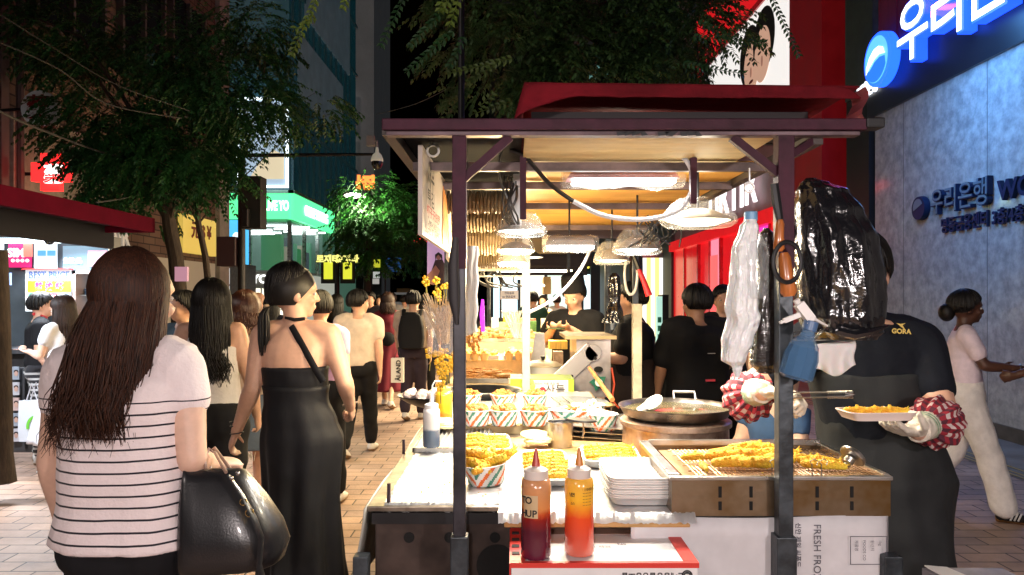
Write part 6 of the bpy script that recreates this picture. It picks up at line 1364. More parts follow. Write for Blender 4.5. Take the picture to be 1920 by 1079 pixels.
t = thing('water_bottle', at(1408,420,1.87), 'clear plastic bottle with a pale blue cap inside the white bag', 'bottle'); c_ = at(1408,412,1.87)
w = MB(); w.lathe([(.016,-.004),(.0165,.0),(.0165,.018),(.014,.020),(.001,.020)], c_, 20); w.build('cap', mat('cap_blue', (.16,.34,.55), .4), t, smooth=True, sharp=30)
w = MB(); w.lathe([(.014,0),(.016,-.02),(.04,-.07),(.044,-.10),(.042,-.12),(.044,-.15),(.042,-.2)], c_, 24, cap=False); w.build('body', mat('pet', (.6,.65,.68), .08, alpha=.25, spec=.9), t, smooth=True)
sack('wrapped_bottle', 'dark ribbed bottle wrapped in black plastic beside the right post', 'bottle',
     [(428,1432,1442),(440,1424,1452),(470,1418,1460),(520,1420,1458),(560,1415,1456),(590,1412,1458),(640,1408,1460),(680,1406,1458),(700,1420,1452)], 1.9, .035, mat('dark_pet', (.012,.008,.007), .12, spec=.9, coat=.6, bump=1.0, bscale=22, stretch=(.4,.4,5)), 3, 5, .04)
def knife(label, px0, py0, px1, py1, d, m, w_=.013):
    w = MB(); a, b = at(px0,py0,d), at(px1,py1,d); w.tube([a, a.lerp(b,.12), a.lerp(b,.5), a.lerp(b,.9), b], [w_*.5,w_*.8,w_*.85,w_*1.1,w_*.7], 10, flat=.7); return tag(w.build('kitchen_tool', m, smooth=True), label, 'kitchen tool')
M_WOODO = mat('wood_orange', (.42,.13,.03), .3, noise=.35, scale=10, coat=.4, stretch=(3,3,.5))
knife('upper reddish wooden tool handle hanging on the right post', 1463,412, 1460,472, 1.80, M_WOODO)
knife('lower thick reddish wooden tool handle hanging on the right post', 1470,474, 1480,556, 1.79, M_WOODO, .019)
w = MB(); w.tube([at(1452,345,1.8), at(1456,380,1.8), at(1462,412,1.8)], [.010,.012,.009], 8); tag(w.build('tool_grip', M_BLACK, smooth=True), 'black shaft above the upper wooden handle', 'handle')
w = MB(); w.tube([at(1476+26*math.sin(q)*1.0, 492+38*math.cos(q), 1.775) for q in [math.pi*2*k/24 for k in range(24)]]+[at(1476,530,1.775)], .0055, 8); tag(w.build('hanging_loop', M_BLACK, smooth=True), 'black rubber loop around the lower wooden handle', 'loop')
# spray bottle
t = thing('spray_bottle', at(1495,715,1.72), 'blue spray bottle with a white trigger head clipped to the right post', 'spray bottle')
Mx = Matrix.Rotation(R(16),3,'Y'); c_ = at(1490,712,1.74)
w = MB(); w.lathe([(.030,.0),(.041,.008),(.042,.055),(.034,.085),(.018,.105),(.015,.122)], c_, 12, Mx, sy=.75); w.build('body', mat('spray_clear', (.10,.22,.40), .07, alpha=.55, spec=.9), t)
w = MB(); w.lathe([(.001,.004),(.037,.006),(.039,.055),(.033,.078),(.001,.078)], c_, 12, Mx, sy=.7); w.build('liquid', mat('blue_liquid', (.03,.09,.20), .05, spec=.9), t)
w = MB(); h_ = c_+Mx @ V((0,0,.12)); w.lathe([(.017,0),(.017,.022),(.012,.024)], h_, 14, Mx); w.build('collar', mat('spr_blue', (.07,.14,.28), .35), t, smooth=True, sharp=30)
w = MB(); e_ = at(1514,600,1.74); w.bar(h_+Mx @ V((0,0,.02)), e_, .024, .02); w.bar(e_+V((.008,0,.0)), at(1497,570,1.74), .022, .022); w.tube([at(1497,570,1.74), at(1492,562,1.74)], .008, 8)
w.bar(at(1500,590,1.74), at(1470,602,1.74), .010, .012); w.bar(at(1478,598,1.74), at(1462,606,1.74), .012, .006); w.tube([at(1506,586,1.74), at(1530,600,1.74), at(1552,612,1.75)], [.008,.004,.002], 8); w.build('trigger_head', mat('spr_white', (.72,.70,.68), .4), t, bevel=.003)
for i in range(7):
    wire('thin bent wire bundled behind the spray bottle', [(1478+i*3,630,1.86),(1500+5*i,622+6*i%17,1.86),(1520+i*4,640-3*i,1.87),(1540-3*i,618+4*i,1.88)], .0015, M_STEEL)['group'] = 'bent wires behind the spray bottle'
w = MB(); w.sheet(lambda u, v: at(lerp(1528,1603,u)+2*math.sin(v*7), lerp(642,688+18*math.sin(u*3.0)**2,v)+lerp(4,-4,u), 2.02+.012*math.sin(u*12)*v), 40, 14); tag(w.build('paper_napkin', mat('napkin', (.80,.78,.76), .7, sss=.2), smooth=True, solid=.0015), 'white paper napkins hanging before the black apron', 'napkin')
w = MB(); a = at(1530,637,2.0); b = at(1625,632,2.1); w.tube([a, b], .004, 6); w.tube([at(1482,636,1.95), a], .005, 6); tag(w.build('metal_rod', M_STEEL, smooth=True), 'thin metal rod under the big black bag', 'rod')
# red handled tool and black hanging bag at the rear right post
w = MB(); w.tube([at(1198,505,4.0), at(1208,530,4.0), at(1217,555,4.0)], [.012,.015,.019], 10, flat=.6); w.cur = 1; w.tube([at(1188,480,4.0), at(1198,505,4.0)], [.012,.016], 8); tag(w.build('cleaver', [mat('handle_red', (.55,.015,.02), .4), M_BLACK], smooth=True), 'red handled tool hanging on the cream rear post', 'tool')
w = MB(); w.tube([at(1183+12*math.sin(q), 515+38*math.cos(q), 4.05) for q in [math.pi*2*k/24 for k in range(25)]], .008, 8); tag(w.build('white_loop', mat('loopw', (.6,.6,.58), .4), smooth=True), 'pale oval loop hanging on the cream rear post', 'loop')
sack('umbrella', 'folded black umbrella with a clear bottle hanging left of the cream post', 'umbrella', [(512,1148,1156),(520,1142,1162),(540,1140,1164),(565,1142,1163),(590,1136,1168),(606,1130,1172)], 4.2, .05, M_BAGK, 8, 6, .12)
# ---------------------------------------------------------------- stalls further down
M_STN = mat('neigh_steel', (.38,.36,.33), .35, metal=.85, noise=.3, scale=5)
ns = thing('food_stall', (.1, 6.2, 0), 'second food stall behind with stepped trays of snacks under dark shelves', 'food stall')
w = MB(); w.bb(-.42,.30,4.75,8.2,0,1.0); w.bb(.30,.62,6.3,8.2,0,1.0); w.build('counter', mat('tan_counter', (.55,.38,.18), .6, noise=.15), ns)
w = MB(); w.bb(-.40,.28,5.4,8.2,1.0,1.10); w.bb(-.40,.26,6.2,8.2,1.10,1.18); w.build('step', mat('tan_step', (.60,.42,.20), .6, noise=.2), ns)
for x_ in (-.42,.62):
    for y_ in (4.8,8.1):
        w = MB(); w.bar((x_,y_,0),(x_,y_,2.05),.035); w.build('post', M_GREYP, ns)
w = MB(); w.bb(-.48,.70,4.7,8.3,2.05,2.10); w.build('roof', mat('dark_roof', (.02,.015,.018), .6), ns)
w = MB(); w.bb(-.48,.70,4.68,4.7,1.93,2.10); w.build('roof_front', mat('dark_roof2', (.03,.012,.02), .5), ns)
w = MB(); w.bb(-.40,.1,5.6,6.0,1.78,1.80); w.bb(-.40,.1,5.6,6.0,1.90,1.92); w.build('shelf', M_STN, ns)
lamp('AREA', (-.1,5.6,1.88), 40, (1,.80,.48), .5, 1.6, (-.15,0,-1), ns); lamp('AREA', (0,7.4,1.95), 40, (1,.80,.48), .5, 1.2, (-.15,0,-1), ns)
lamp('AREA', (-.50,5.6,2.0), 60, (1,.74,.36), .4, 2.2, (-1,-.15,-1.15), ns)  # assumed lamp at the eave, no fixture built, added to light the walkway
for (x_, y_, w__, nm) in [(-.22,5.3,.24,'near'),(.12,5.6,.24,'middle'),(-.1,6.6,.3,'far')]:
    c = V((x_, y_, 1.86)); t = thing('hanging_lamp', c, 'flat lit lamp under the second stall roof, '+nm+' one', 'lamp', 'lamps of the second stall'); w = MB(); w.lathe([(w__*.2,.05),(w__*.48,.01),(w__*.5,0)], c, 20, cap=False); w.build('shade', mat('sh2', (.3,.28,.25), .4), t)
    w = MB(); w.lathe([(.001,-.01),(w__*.46,0)], c, 20, cap=False); w.build('diffuser', M_LEDW, t)
# trays of snacks on the steps
def snack_tray(label, flab, x0, x1, y0, y1, z, col, seed, n=60, s_=.018, long=False):
    t = thing('snack_tray', ((x0+x1)/2,(y0+y1)/2,z), label, 'tray'); w = MB(); w.bb(x0,x1,y0,y1,z+.001,z+.008)
    for a in ((x0,x1,y0,y0+.006),(x0,x1,y1-.006,y1),(x0,x0+.006,y0+.006,y1-.006),(x1-.006,x1,y0+.006,y1-.006)): w.bb(*a,z+.008,z+.03)
    w.build('pan', M_STN, t); rn = random.Random(seed); w = MB()
    for i in range(n):
        p = V((rn.uniform(x0+.02,x1-.02), rn.uniform(y0+.02,y1-.02), z+.02+rn.random()*.035)); q = s_*rn.uniform(.7,1.3)
        if long: w.tube([p-V((q*3,rn.uniform(-q,q),0)), p, p+V((q*3,0,q*.4))], [q*.5,q*.6,q*.4], 6)
        else: w.ell(p, (q*1.2,q,q*.8), Matrix.Rotation(rn.random()*3,3,'Z'), 7, 5)
    w.v = [tuple(V(v)+V((1,1,1))*.003*mnoise.noise(V(v)*90)) for v in w.v]
    w.bb(x0+.01,x1-.01,y0+.01,y1-.01,z+.009,z+.022)
    m = mat('snack%d' % seed, col, .5, noise=.35, scale=40, bump=.6, bscale=80)
    tag(w.build('snack_food', m, smooth=True, sharp=50), flab, 'food', kind='stuff')
snack_tray('tray of brown meat skewers at the near left of the second stall','brown glazed skewers in the near left tray of the second stall',-.36,-.02,4.8,5.3,1.0,(.42,.20,.05),1,90,.014,True)
snack_tray('tray of green and brown vegetables at the second stall','chopped green and brown vegetables on the second stall',-.38,-.10,5.42,5.75,1.10,(.40,.36,.06),2)
snack_tray('tray of golden fritters at the second stall','golden fritters in the wide tray of the second stall',-.06,.24,5.42,5.9,1.10,(.75,.45,.12),3)
snack_tray('broad tray of orange seafood pieces on the upper step','orange seafood pieces on the upper step of the second stall',-.38,-.06,6.25,7.0,1.18,(.72,.38,.14),4,110,.02)
snack_tray('broad tray of golden strips on the upper step','golden fried strips on the upper step of the second stall',-.03,.24,6.25,7.0,1.18,(.78,.52,.16),5,90,.016,True)
snack_tray('rear tray of roasted pieces on the second stall','roasted brown pieces at the rear of the second stall',-.38,.2,7.1,8.0,1.18,(.60,.34,.12),6,140,.024)
for i, x_ in enumerate((-.33,-.27,-.20,-.02,.05,.12)):
    c = V((x_, 5.38 if i < 3 else 5.40, 1.10)); w = MB(); w.lathe([(.022,0),(.032,.05),(.033,.052)], c, 16); w.cur = 1
    for k in range(7): w.ell(c+V((.015*math.cos(k*.9), .015*math.sin(k*.9), .052+.006*(k % 3))), .012, n=6, m=5)
    tag(w.build('snack_cup', [mat('cup_tan', (.70,.50,.24), .6), mat('snack3', (.75,.45,.12))], smooth=True, sharp=50), 'small tan cup of fried snacks on the '+['far left','left','left centre','right centre','right','far right'][i]+' of the second stall step', 'snack cup', 'small snack cups on the second stall')
# boxes, signs and lights in the second stall
def boxx(name, label, cat, x0, x1, y0, y1, z0, z1, m, **k):
    w = MB(); w.bb(x0,x1,y0,y1,z0,z1); return tag(w.build(name, m, **k), label, cat)
M_CARDB = mat('cardboard_b', (.50,.33,.14), .7, noise=.12, scale=6)
boxx('carton', 'tan cardboard box on the upper shelf of the second stall', 'carton', at(868,0,5.7).x, at(890,0,5.7).x, 5.62, 5.9, at(0,548,5.7).z, at(0,508,5.7).z, M_CARDB, bevel=.004)
boxx('carton', 'small cardboard box hanging right of the tape crossed lamps', 'carton', at(1018,0,5.2).x, at(1032,0,5.2).x, 5.1, 5.3, at(0,552,5.2).z, at(0,520,5.2).z, M_CARDB, bevel=.004)
t = thing('notice_board', at(956,565,5.0), 'white handwritten notice under the second stall shelf', 'notice'); a, b = at(938,545,5.0), at(972,562,5.0); w = MB(); w.bb(a.x,b.x,5.0,5.01,b.z,a.z); w.build('sheet', mat('noticew', (.65,.62,.70), .5), t)
w = MB(); w.text('건강음료', at(955,550,4.99), (1,0,0), UZ, .018, 0, .02); w.text('▬ 현금결제', at(954,557,4.99), (1,0,0), UZ, .018, 0, .02); w.build('lettering', NAVY, t)
w = MB(); w.tube([at(905,562,5.0), at(904,590,5.0), at(906,622,5.0)], [.008,.016,.012], 10); tag(w.build('neon_tube', emis('violet', (.75,.03,.95), 1.6), smooth=True), 'glowing violet tube hanging at the left of the second stall', 'neon tube')
t = thing('straw_holder', at(963,635,4.3), 'fan of white straws in a holder beside the white rear post', 'straw holder'); w = MB(); rn = random.Random(3)
for i in range(26): c_ = at(968+rn.uniform(-8,10),634,4.3+rn.uniform(-.03,.03)); w.tube([c_, at(940+i*1.7,583+rn.uniform(-3,3),4.3+rn.uniform(-.03,.03))], .0035, 5)
w.build('straws', mat('straw', (.80,.80,.74), .4), t)
w = MB(); c_ = at(968,636,4.3); w.lathe([(.02,0),(.035,.09)], c_, 14, cap=False); w.build('cup', mat('holder', (.6,.6,.55), .4), t)
# wires, hanging clutter
for i in range(10):
    x_ = rnd.uniform(870,975); wire('dark cord drooping below the second stall shelf', [(x_,508,5.5),(x_+rnd.uniform(-15,25),528,5.5),(x_+rnd.uniform(10,40),540,5.5)], .006, M_CAB)['group'] = 'cords drooping under the second stall shelf'
w = MB(); w.bb(at(868,0,5.5).x, at(978,0,5.5).x, 5.48, 5.5, at(0,509,5.5).z, at(0,505,5.5).z); w.bb(at(868,0,5.5).x, at(978,0,5.5).x, 5.48, 5.5, at(0,520,5.5).z, at(0,517,5.5).z); tag(w.build('rack_bar', M_STN), 'pair of metal rack bars across the second stall', 'rack')
for i in range(8):
    c_ = at(rnd.uniform(872,900), rnd.uniform(610,650), 5.3); w = MB()
    for k in range(5): w.ell(c_+V((rnd.uniform(-.01,.01),0,-.02*k)), (.011,.011,.013), n=6, m=5)
    w.tube([c_+V((0,0,.05)), c_-V((0,0,.1))], .002, 4); tag(w.build('hanging_skewer', mat('snackb', (.50,.26,.07), .5, noise=.3, scale=30), smooth=True), 'hanging stick of fried balls at the left of the second stall', 'skewer', 'hanging fried ball skewers')
# rice cooker, steel cabinet, green box on the boundary
c_ = V((at(1018,0,4.6).x, 4.6, 1.04)); rcx = thing('rice_cooker', c_, 'large cream electric rice cooker behind the green fruit box', 'rice cooker')
w = MB(); w.lathe([(.09,0),(.108,.01),(.113,.085),(.116,.09)], c_, 36); w.build('body', mat('cooker', (.62,.58,.55), .35), rcx, smooth=True, sharp=40)
w = MB(); w.lathe([(.118,.09),(.12,.097),(.09,.115),(.04,.125),(.001,.127)], c_, 36); w.build('lid', mat('lid_tan', (.55,.45,.30), .35), rcx, smooth=True)
w = MB(); w.lathe([(.008,.125),(.012,.14),(.018,.15),(.001,.155)], c_, 14); w.build('knob', M_BLACK, rcx, smooth=True)
w = MB(); w.text('coway', c_+V((0,-.118,.055)), (1,0,0), UZ, .018, 0, 0) if False else w.text('— ▪', c_+V((0,-.118,.035)), (1,0,0), UZ, .018, 0, 0); w.build('print', NAVY, rcx)
boxx('counter_block', 'tan counter block under the rice cooker', 'counter', .05,.32, 4.45,4.74,0,1.038, mat('tan_counter', (.55,.38,.18), .6))
gb = thing('carton', at(1018,750,4.1), 'green and white fruit carton with brush lettering behind the pans', 'carton'); a, b = at(957,712,4.1), at(1077,750,4.1)
w = MB(); w.bb(a.x,b.x,4.13,4.40,1.0015,a.z); w.build('box', mat('carton_grn', (.34,.50,.04), .5, noise=.15, scale=8), gb)
w = MB(); w.bb(at(982,0,4.1).x,at(1066,0,4.1).x,4.126,4.13,1.004,a.z-.006); w.build('white_panel', mat('carton_w', (.78,.74,.72), .5), gb)
w = MB(); w.text('산들', at(1041,733,4.12), (1,0,0), UZ, .062, 0, .005); w.text('자연이 키운 포도 배', at(1025,720,4.12), (1,0,0), UZ, .017, 0, .01); w.build('lettering', INK, gb)
w = MB(); w.poly(oval(0,0,.020,.024), at(1017,734,4.122), (1,0,0), UZ, .002); w.build('red_disc', mat('disc_r', (.65,.02,.03), .5), gb)
w = MB(); w.text('ko', at(1017,734,4.118), (1,0,0), UZ, .026, 0, .01); w.build('disc_letters', mat('card_white2', (.8,.8,.8), .5), gb)
w = MB(); w.poly(oval(0,0,.02,.009), at(999,745,4.122), (1,0,0), UZ, .002); w.build('pink_badge', mat('badge', (.5,.02,.2), .5), gb)
w = MB()
for k in range(16): w.ell(at(rnd.uniform(984,1000), rnd.uniform(716,738), 4.124), (.014,.003,.014), n=10, m=6)
w.build('grape_print', mat('grape', (.48,.62,.10), .4), gb)
sc = thing('steel_cabinet', at(1095,745,4.4), 'stainless cabinet end with a diagonal bar and green valve wheel', 'cabinet'); a, b = at(1062,636,4.4), at(1145,745,4.4)
w = MB(); w.poly([(0,0),(b.x-a.x,0),(b.x-a.x,a.z-b.z),(.06,a.z-b.z),(.06,.14),(0,.10)], (a.x,4.4,b.z), (1,0,0), UZ, .5); w.build('side_panel', mat('cab_steel', (.42,.38,.36), .33, metal=.75, noise=.35, scale=4), sc)
w = MB(); w.bar(at(1040,722,4.38), at(1112,655,4.38), .10, .012, (0,-1,0)); w.lathe([(.05,0),(.05,.012)], at(1112,662,4.386), 24, Matrix.Rotation(R(90),3,'X')); w.build('diagonal_bar', mat('bar_steel', (.5,.47,.45), .3, metal=.8), sc, bevel=.003)
w = MB()
for px_, py_, r_ in ((1116,672,.010),(1072,706,.010),(1122,693,.018)): w.lathe([(r_,0),(r_,.004)], at(px_,py_,4.37), 18, Matrix.Rotation(R(90),3,'X'), sx=1.5 if r_ > .015 else 1)
w.build('hole', mat('hole', (.003,.003,.003), .9), sc)
w = MB(); w.bb(a.x-.01,b.x+.03,4.36,4.9,a.z,a.z+.02); w.build('top_edge', mat('top_tan', (.55,.38,.2), .6), sc)
w = MB(); c_ = at(1122,717,4.37); w.poly([((.055 if k % 2 else .034)*math.cos(k*math.pi/5), (.055 if k % 2 else .034)*math.sin(k*math.pi/5)) for k in range(10)], c_, (1,0,0), UZ, .01); w.build('valve_wheel', mat('valve_g', (.01,.13,.08), .4), sc)
w = MB(); w.lathe([(.022,.0),(.022,.02)], c_+V((0,-.01,0)), 16, Matrix.Rotation(R(90),3,'X')); w.build('valve_hub', M_WHITE, sc)
w = MB(); w.tube([at(1147,690,4.3), at(1152,720,4.3), at(1147,750,4.3), at(1160,765,4.2)], .006, 6); tag(w.build('gas_hose', mat('hose', (.5,.06,.02), .5), smooth=True), 'orange gas hose beside the steel cabinet', 'hose')
w = MB(); w.poly([(0,0),(.13,0),(.11,.30),(.05,.30)], at(990,708,5.0), (1,0,0), UZ, .02); tag(w.build('steel_slide', M_STN), 'upright steel plate behind the rice cooker', 'plate')
boxx('sign_box', 'red and white tin beyond the rice cooker', 'tin', at(1038,0,5.0).x, at(1056,0,5.0).x, 5.0, 5.1, 1.0, at(0,660,5.0).z, mat('tin', (.35,.22,.12), .4, noise=.4, scale=20))
boxx('pickle_jar', 'jar of yellow strips at the far end of the second stall', 'jar', at(1030,0,5.5).x, at(1064,0,5.5).x, 5.5, 5.65, at(0,655,5.5).z, at(0,640,5.5).z, mat('jar_y', (.7,.45,.06), .4, noise=.3, scale=40, stretch=(1,1,.1)))
boxx('delivery_box', 'black cooler box on the ground between the standing vendors', 'box', at(1222,0,6.2).x, at(1262,0,6.2).x, 6.2, 6.6, 0.35, at(0,708,6.2).z, M_BLACK, bevel=.01)
boxx('side_table', 'pale folding table top beside the black cooler box', 'table', at(1215,0,6.0).x, at(1290,0,6.0).x, 6.7, 7.3, .66, .70, mat('tabw', (.45,.43,.42), .5))
# third stall and beyond: far lit counters on the right side of the crowd
for k, (x0, x1, y_, lab) in enumerate([(-.3,.9,9.5,'third'),(-.2,1.2,13,'fourth')]):
    t = thing('food_stall', ((x0+x1)/2, y_+1, 0), lab+' food stall down the street with a lit counter and dark canopy', 'food stall')
    w = MB(); w.bb(x0,x1,y_,y_+2.2,0,1.0); w.build('counter', mat('tan_counter', (.55,.38,.18), .6), t)
    w = MB(); w.bb(x0-.1,x1+.1,y_-.2,y_+2.4,2.1,2.2); w.bb(x0-.1,x1+.1,y_-.22,y_-.2,1.95,2.2); w.build('canopy', mat('canopy_dk%d' % k, (.03,.025,.03), .6), t)
    for x_ in (x0,x1): w = MB(); w.bar((x_,y_,0),(x_,y_,2.1),.04); w.build('post', M_GREYP, t)
    rn = random.Random(k); 
    for j in range(14):
        w = MB(); x_ = rn.uniform(x0,x1-.2); z_ = rn.uniform(1.0,1.6); h = rn.uniform(.08,.3); w.bb(x_,x_+rn.uniform(.06,.22),y_+.1+j*.12,y_+.18+j*.12,1.0,1.0+h); w.build('goods', mat('goods%d' % (j % 6), [(.6,.4,.1),(.2,.5,.15),(.6,.15,.1),(.7,.65,.5),(.3,.3,.35),(.7,.5,.05)][j % 6], .5, noise=.3, scale=15), t)
    w = MB(); w.bb(x0+.1,x1-.1,y_+.3,y_+.4,1.9,1.93); w.build('lamp_strip', M_LEDW, t)
    lamp('AREA', ((x0+x1)/2,y_+.8,1.9), 80, (1,.82,.5), 1, 1.5, (0,0,-1), t); lamp('AREA', (x0-.05,y_+.8,2.05), 120, (1,.78,.45), .5, 1.8, (-1,-.2,-1), t)  # second light is assumed, aimed outward to brighten the walkway
# row of stalls on the other side of the walkway seen through the crowd is hidden; van and its lamps
vn = thing('van', at(753,560,58), 'white van with a roof box coming up the street', 'van'); d_ = 58
a, b = at(738,528,d_), at(770,566,d_); cxv = (a.x+b.x)/2
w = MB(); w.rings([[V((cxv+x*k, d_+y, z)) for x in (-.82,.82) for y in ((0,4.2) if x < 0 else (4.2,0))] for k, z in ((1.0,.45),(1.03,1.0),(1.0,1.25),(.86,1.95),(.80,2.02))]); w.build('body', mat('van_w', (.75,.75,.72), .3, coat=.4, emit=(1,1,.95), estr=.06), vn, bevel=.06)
w = MB(); w.add([(cxv-.78,d_-.02,1.28),(cxv+.78,d_-.02,1.28),(cxv+.68,d_-.01,1.85),(cxv-.68,d_-.01,1.85)], [(0,1,2,3)]); w.build('windscreen', M_GLASSD, vn)
w = MB(); w.bb(cxv-.5,cxv+.5,d_+.5,d_+2,2.02,2.35); w.build('roof_box', mat('rbox', (.5,.3,.12), .5), vn)
for s_ in (-1,1):
    w = MB(); w.ell((cxv+s_*.6,d_-.03,.85), (.14,.04,.1)); w.build('headlight', emis('hl', (1,.97,.85), 2.0), vn, smooth=True)
    w = MB(); w.lathe([(.3,-.1),(.32,0),(.3,.1)], (cxv+s_*.75,d_+.6,.32), 18, Matrix.Rotation(R(90),3,'Y')); w.build('wheel', mat('rubber', (.015,.015,.015), .8), vn, smooth=True)
w = MB(); w.bb(cxv-.3,cxv+.3,d_-.03,d_-.01,.55,.68); w.build('number_plate', M_WHITE, vn)
cr_ = thing('parked_car', at(822,560,30), 'dark red tailed car stopped beyond the skewer bag', 'car'); c_ = at(822,552,30)
w = MB(); w.rings([[V((c_.x+x*k, 30+y, z)) for x, y in ((-.85,0),(.85,0),(.85,4),(-.85,4))] for k, z in ((.95,.3),(1,.6),(.98,.95),(.78,1.4),(.7,1.45))]); w.build('body', mat('car_dk', (.03,.03,.035), .25, coat=.5), cr_, bevel=.06)
w = MB(); w.bb(c_.x-.6,c_.x+.6,29.97,30,1.0,1.32); w.build('rear_window', M_GLASSD, cr_)
for s_ in (-1,1): w = MB(); w.bb(c_.x+s_*.8-.12,c_.x+s_*.8+.08,29.94,30,.75,.92); w.build('tail_light', emis('tail', (1,.02,.02), 3), cr_)
# standing sign by the red shop
sb = thing('standing_sign', at(1240,665,9.5), 'tall pale green standing sign between the striped shop and the red doors', 'sign'); a, b = at(1231,556,9.5), at(1242,665,9.5)
w = MB(); w.bb(a.x,b.x,9.5,9.56,b.z,a.z); w.build('face', emis('face_pg', (.5,.85,.72), .6), sb); w = MB(); w.bb(b.x,b.x+.08,9.5,9.8,b.z-.05,a.z+.02); w.build('side', M_BLACK, sb); w = MB(); w.ell((b.x,9.7,.25+b.z-.35), (.28,.28,.08)); w.bb(b.x-.2,b.x+.2,9.5,9.9,0,b.z-.05); w.build('foot', M_BLACK, sb)
w = MB()
for k in range(4): w.bb(a.x+.015,b.x-.015,9.49,9.5,b.z+.08+k*.11,b.z+.15+k*.11)
w.build('printed_squares', mat('psq', (.02,.25,.15), .5), sb)
# bottom right crate lid with papers
t = thing('crate', (1.02,1.72,.6), 'grey crate with paper and a pink clip at the bottom right corner', 'crate'); a, b = at(1770,1062,1.75), at(1915,1085,1.65)
w = MB(); w.bb(1.02,1.22,1.60,1.84,.5,.88); w.build('box', mat('crate_g', (.30,.28,.30), .6, noise=.2), t)
w = MB(); w.poly([(0,0),(.07,.0),(.03,.08),(-.02,.09)], (1.04,1.74,.8815), (1,0,0), (0,1,.1), .003); tag(w.build('paper_sheet', mat('paper_w', (.78,.76,.70), .6)), 'white paper sheet lying on the crate at bottom right', 'paper')
w = MB(); w.bb(1.09,1.15,1.70,1.72,.882,.895); w.bb(1.13,1.16,1.73,1.75,.882,.895); tag(w.build('pink_clip', mat('clip_p', (.8,.03,.25), .4), bevel=.003), 'bright pink plastic clips on the bottom right crate', 'clip')
# ---------------------------------------------------------------- assumed stall behind the photographer, added to light the people nearest
assumed_stall = thing('food_stall', (.9, -1.6, 0), 'assumed food stall behind the photographer, added for the light of its four bare bulbs', 'food stall')
w = MB(); w.bb(.25,1.5,-3.2,-.75,0,.95); w.build('counter', mat('tan_counter', (.55,.38,.18), .6), assumed_stall)
w = MB(); w.bb(-.3,1.7,-3.4,-.30,2.0,2.06); w.bb(-.3,1.7,-.32,-.30,1.90,2.0); w.build('roof', M_MAR, assumed_stall)  # roof of the added stall, front lip meant to hold the light low
for x_ in (.25,1.5):
    for y_ in (-3.2,-.8): w = MB(); w.bar((x_,y_,0),(x_,y_,2.0),.035); w.build('post', M_GREYP, assumed_stall)
for x_, y_, e_ in ((-.15,-.65,95),(1.45,-.7,95),(.05,-2.2,14),(1.4,-2.2,14)):
    w = MB(); w.ell((x_,y_,1.82), (.03,.03,.042)); w.build('assumed_bulb', M_LEDW, assumed_stall, smooth=True)
    w = MB(); w.tube([(x_,y_,1.86),(x_,y_,2.0)], .005, 6); w.build('assumed_bulb_wire', M_CAB, assumed_stall)
    lamp('POINT', V((x_,y_,1.76)), e_, (1,.87,.84), parent=assumed_stall, shadow_r=.05)  # assumed light out of view, added to brighten the nearest people
# ---------------------------------------------------------------- the crowd
def G(px, d): return V(((px-CX)*d/F, d, 0))
KNIT = cloth('knit_cream', (.66,.58,.56), bs=120, bump=.35)
def stripes(key, base, dark, z0, pitch, duty, zlo, zhi):
    m = mat(key, base, .85, bump=.3, bscale=90, sheen=.1); nt = m.node_tree; n = nt.nodes; L = nt.links
    tc = n.new('ShaderNodeTexCoord'); sx = n.new('ShaderNodeSeparateXYZ'); L.new(tc.outputs['Object'], sx.inputs[0])
    def M(op, a, b=None):
        q = n.new('ShaderNodeMath'); q.operation = op
        for i, x in enumerate((a, b)):
            if x is None: continue
            if isinstance(x, (int, float)): q.inputs[i].default_value = x
            else: L.new(x, q.inputs[i])
        return q.outputs[0]
    z = sx.outputs['Z']; no = n.new('ShaderNodeTexNoise'); no.inputs['Scale'].default_value = 4; L.new(tc.outputs['Object'], no.inputs[0])
    zz = M('ADD', z, M('MULTIPLY', no.outputs[0], .012)); f = M('FRACT', M('DIVIDE', M('SUBTRACT', zz, z0), pitch)); s_ = M('LESS_THAN', f, duty)
    s_ = M('MULTIPLY', s_, M('MULTIPLY', M('GREATER_THAN', zz, zlo), M('LESS_THAN', zz, zhi)))
    mx = n.new('ShaderNodeMixRGB'); mx.inputs[1].default_value = (*base,1); mx.inputs[2].default_value = (*dark,1); L.new(s_, mx.inputs[0]); L.new(mx.outputs[0], n['Principled BSDF'].inputs['Base Color']); return m
# --- woman in the striped top, nearest
d1 = 2.0
p1 = Person(G(240, d1), R(-6), 1.68, 'woman with long brown hair in a cream top with thin dark stripes, seen from behind', wid=1.0, headyaw=R(-12),
   px=dict(neck=(248,664,d1), head=(256,560,d1+.01), chest=(247,780,d1), waist=(246,900,d1), pelvis=(251,1008,d1), shL=(130,700,d1), shR=(344,690,d1-.01),
           elL=(98,860,d1+.02), elR=(360,862,d1-.06), wrL=(125,1000,d1+.10), wrR=(398,868,d1+.16)))
p1.body(SKIN2, .008, hands={'R': dict(curl=1.1, d=(.5,.8,-.15), pn=(0,.3,-1)), 'L': dict(curl=.4)}, smooth=4)
p1.top(stripes('striped_knit', (.82,.72,.73), (.012,.012,.02), .905, .0295, .17, .90, 1.292), .885, 1.372, .022, .34, .010, .009, 'striped_top', push=.010, flare=lambda t: .022*(1-t), hang=1.0, shr=1.0)
p1.legwear(cloth('black_trousers', (.010,.010,.012)), 1.95, .016, 'trousers', .895, .012)
p1.shoes(cloth('black_shoe', (.012,.012,.012)))
M_HB = mat('hair_chestnut', (.010,.004,.003), .58, noise=.8, scale=30, spec=.3, stretch=(9,9,.25), col2=(.070,.022,.009))
p1.hair(M_HB, 'long', 1500, .335, 4, .014, 1.05, .0036, .045, 1.15, 16, front=70, nape=4)
p1.hair(M_HB, 'long', 160, .37, 5, .030, 1.07, .0026, .055, 1.6, 18, front=85, nape=4, name='loose_hair', tips=(-.03,-.01,0))
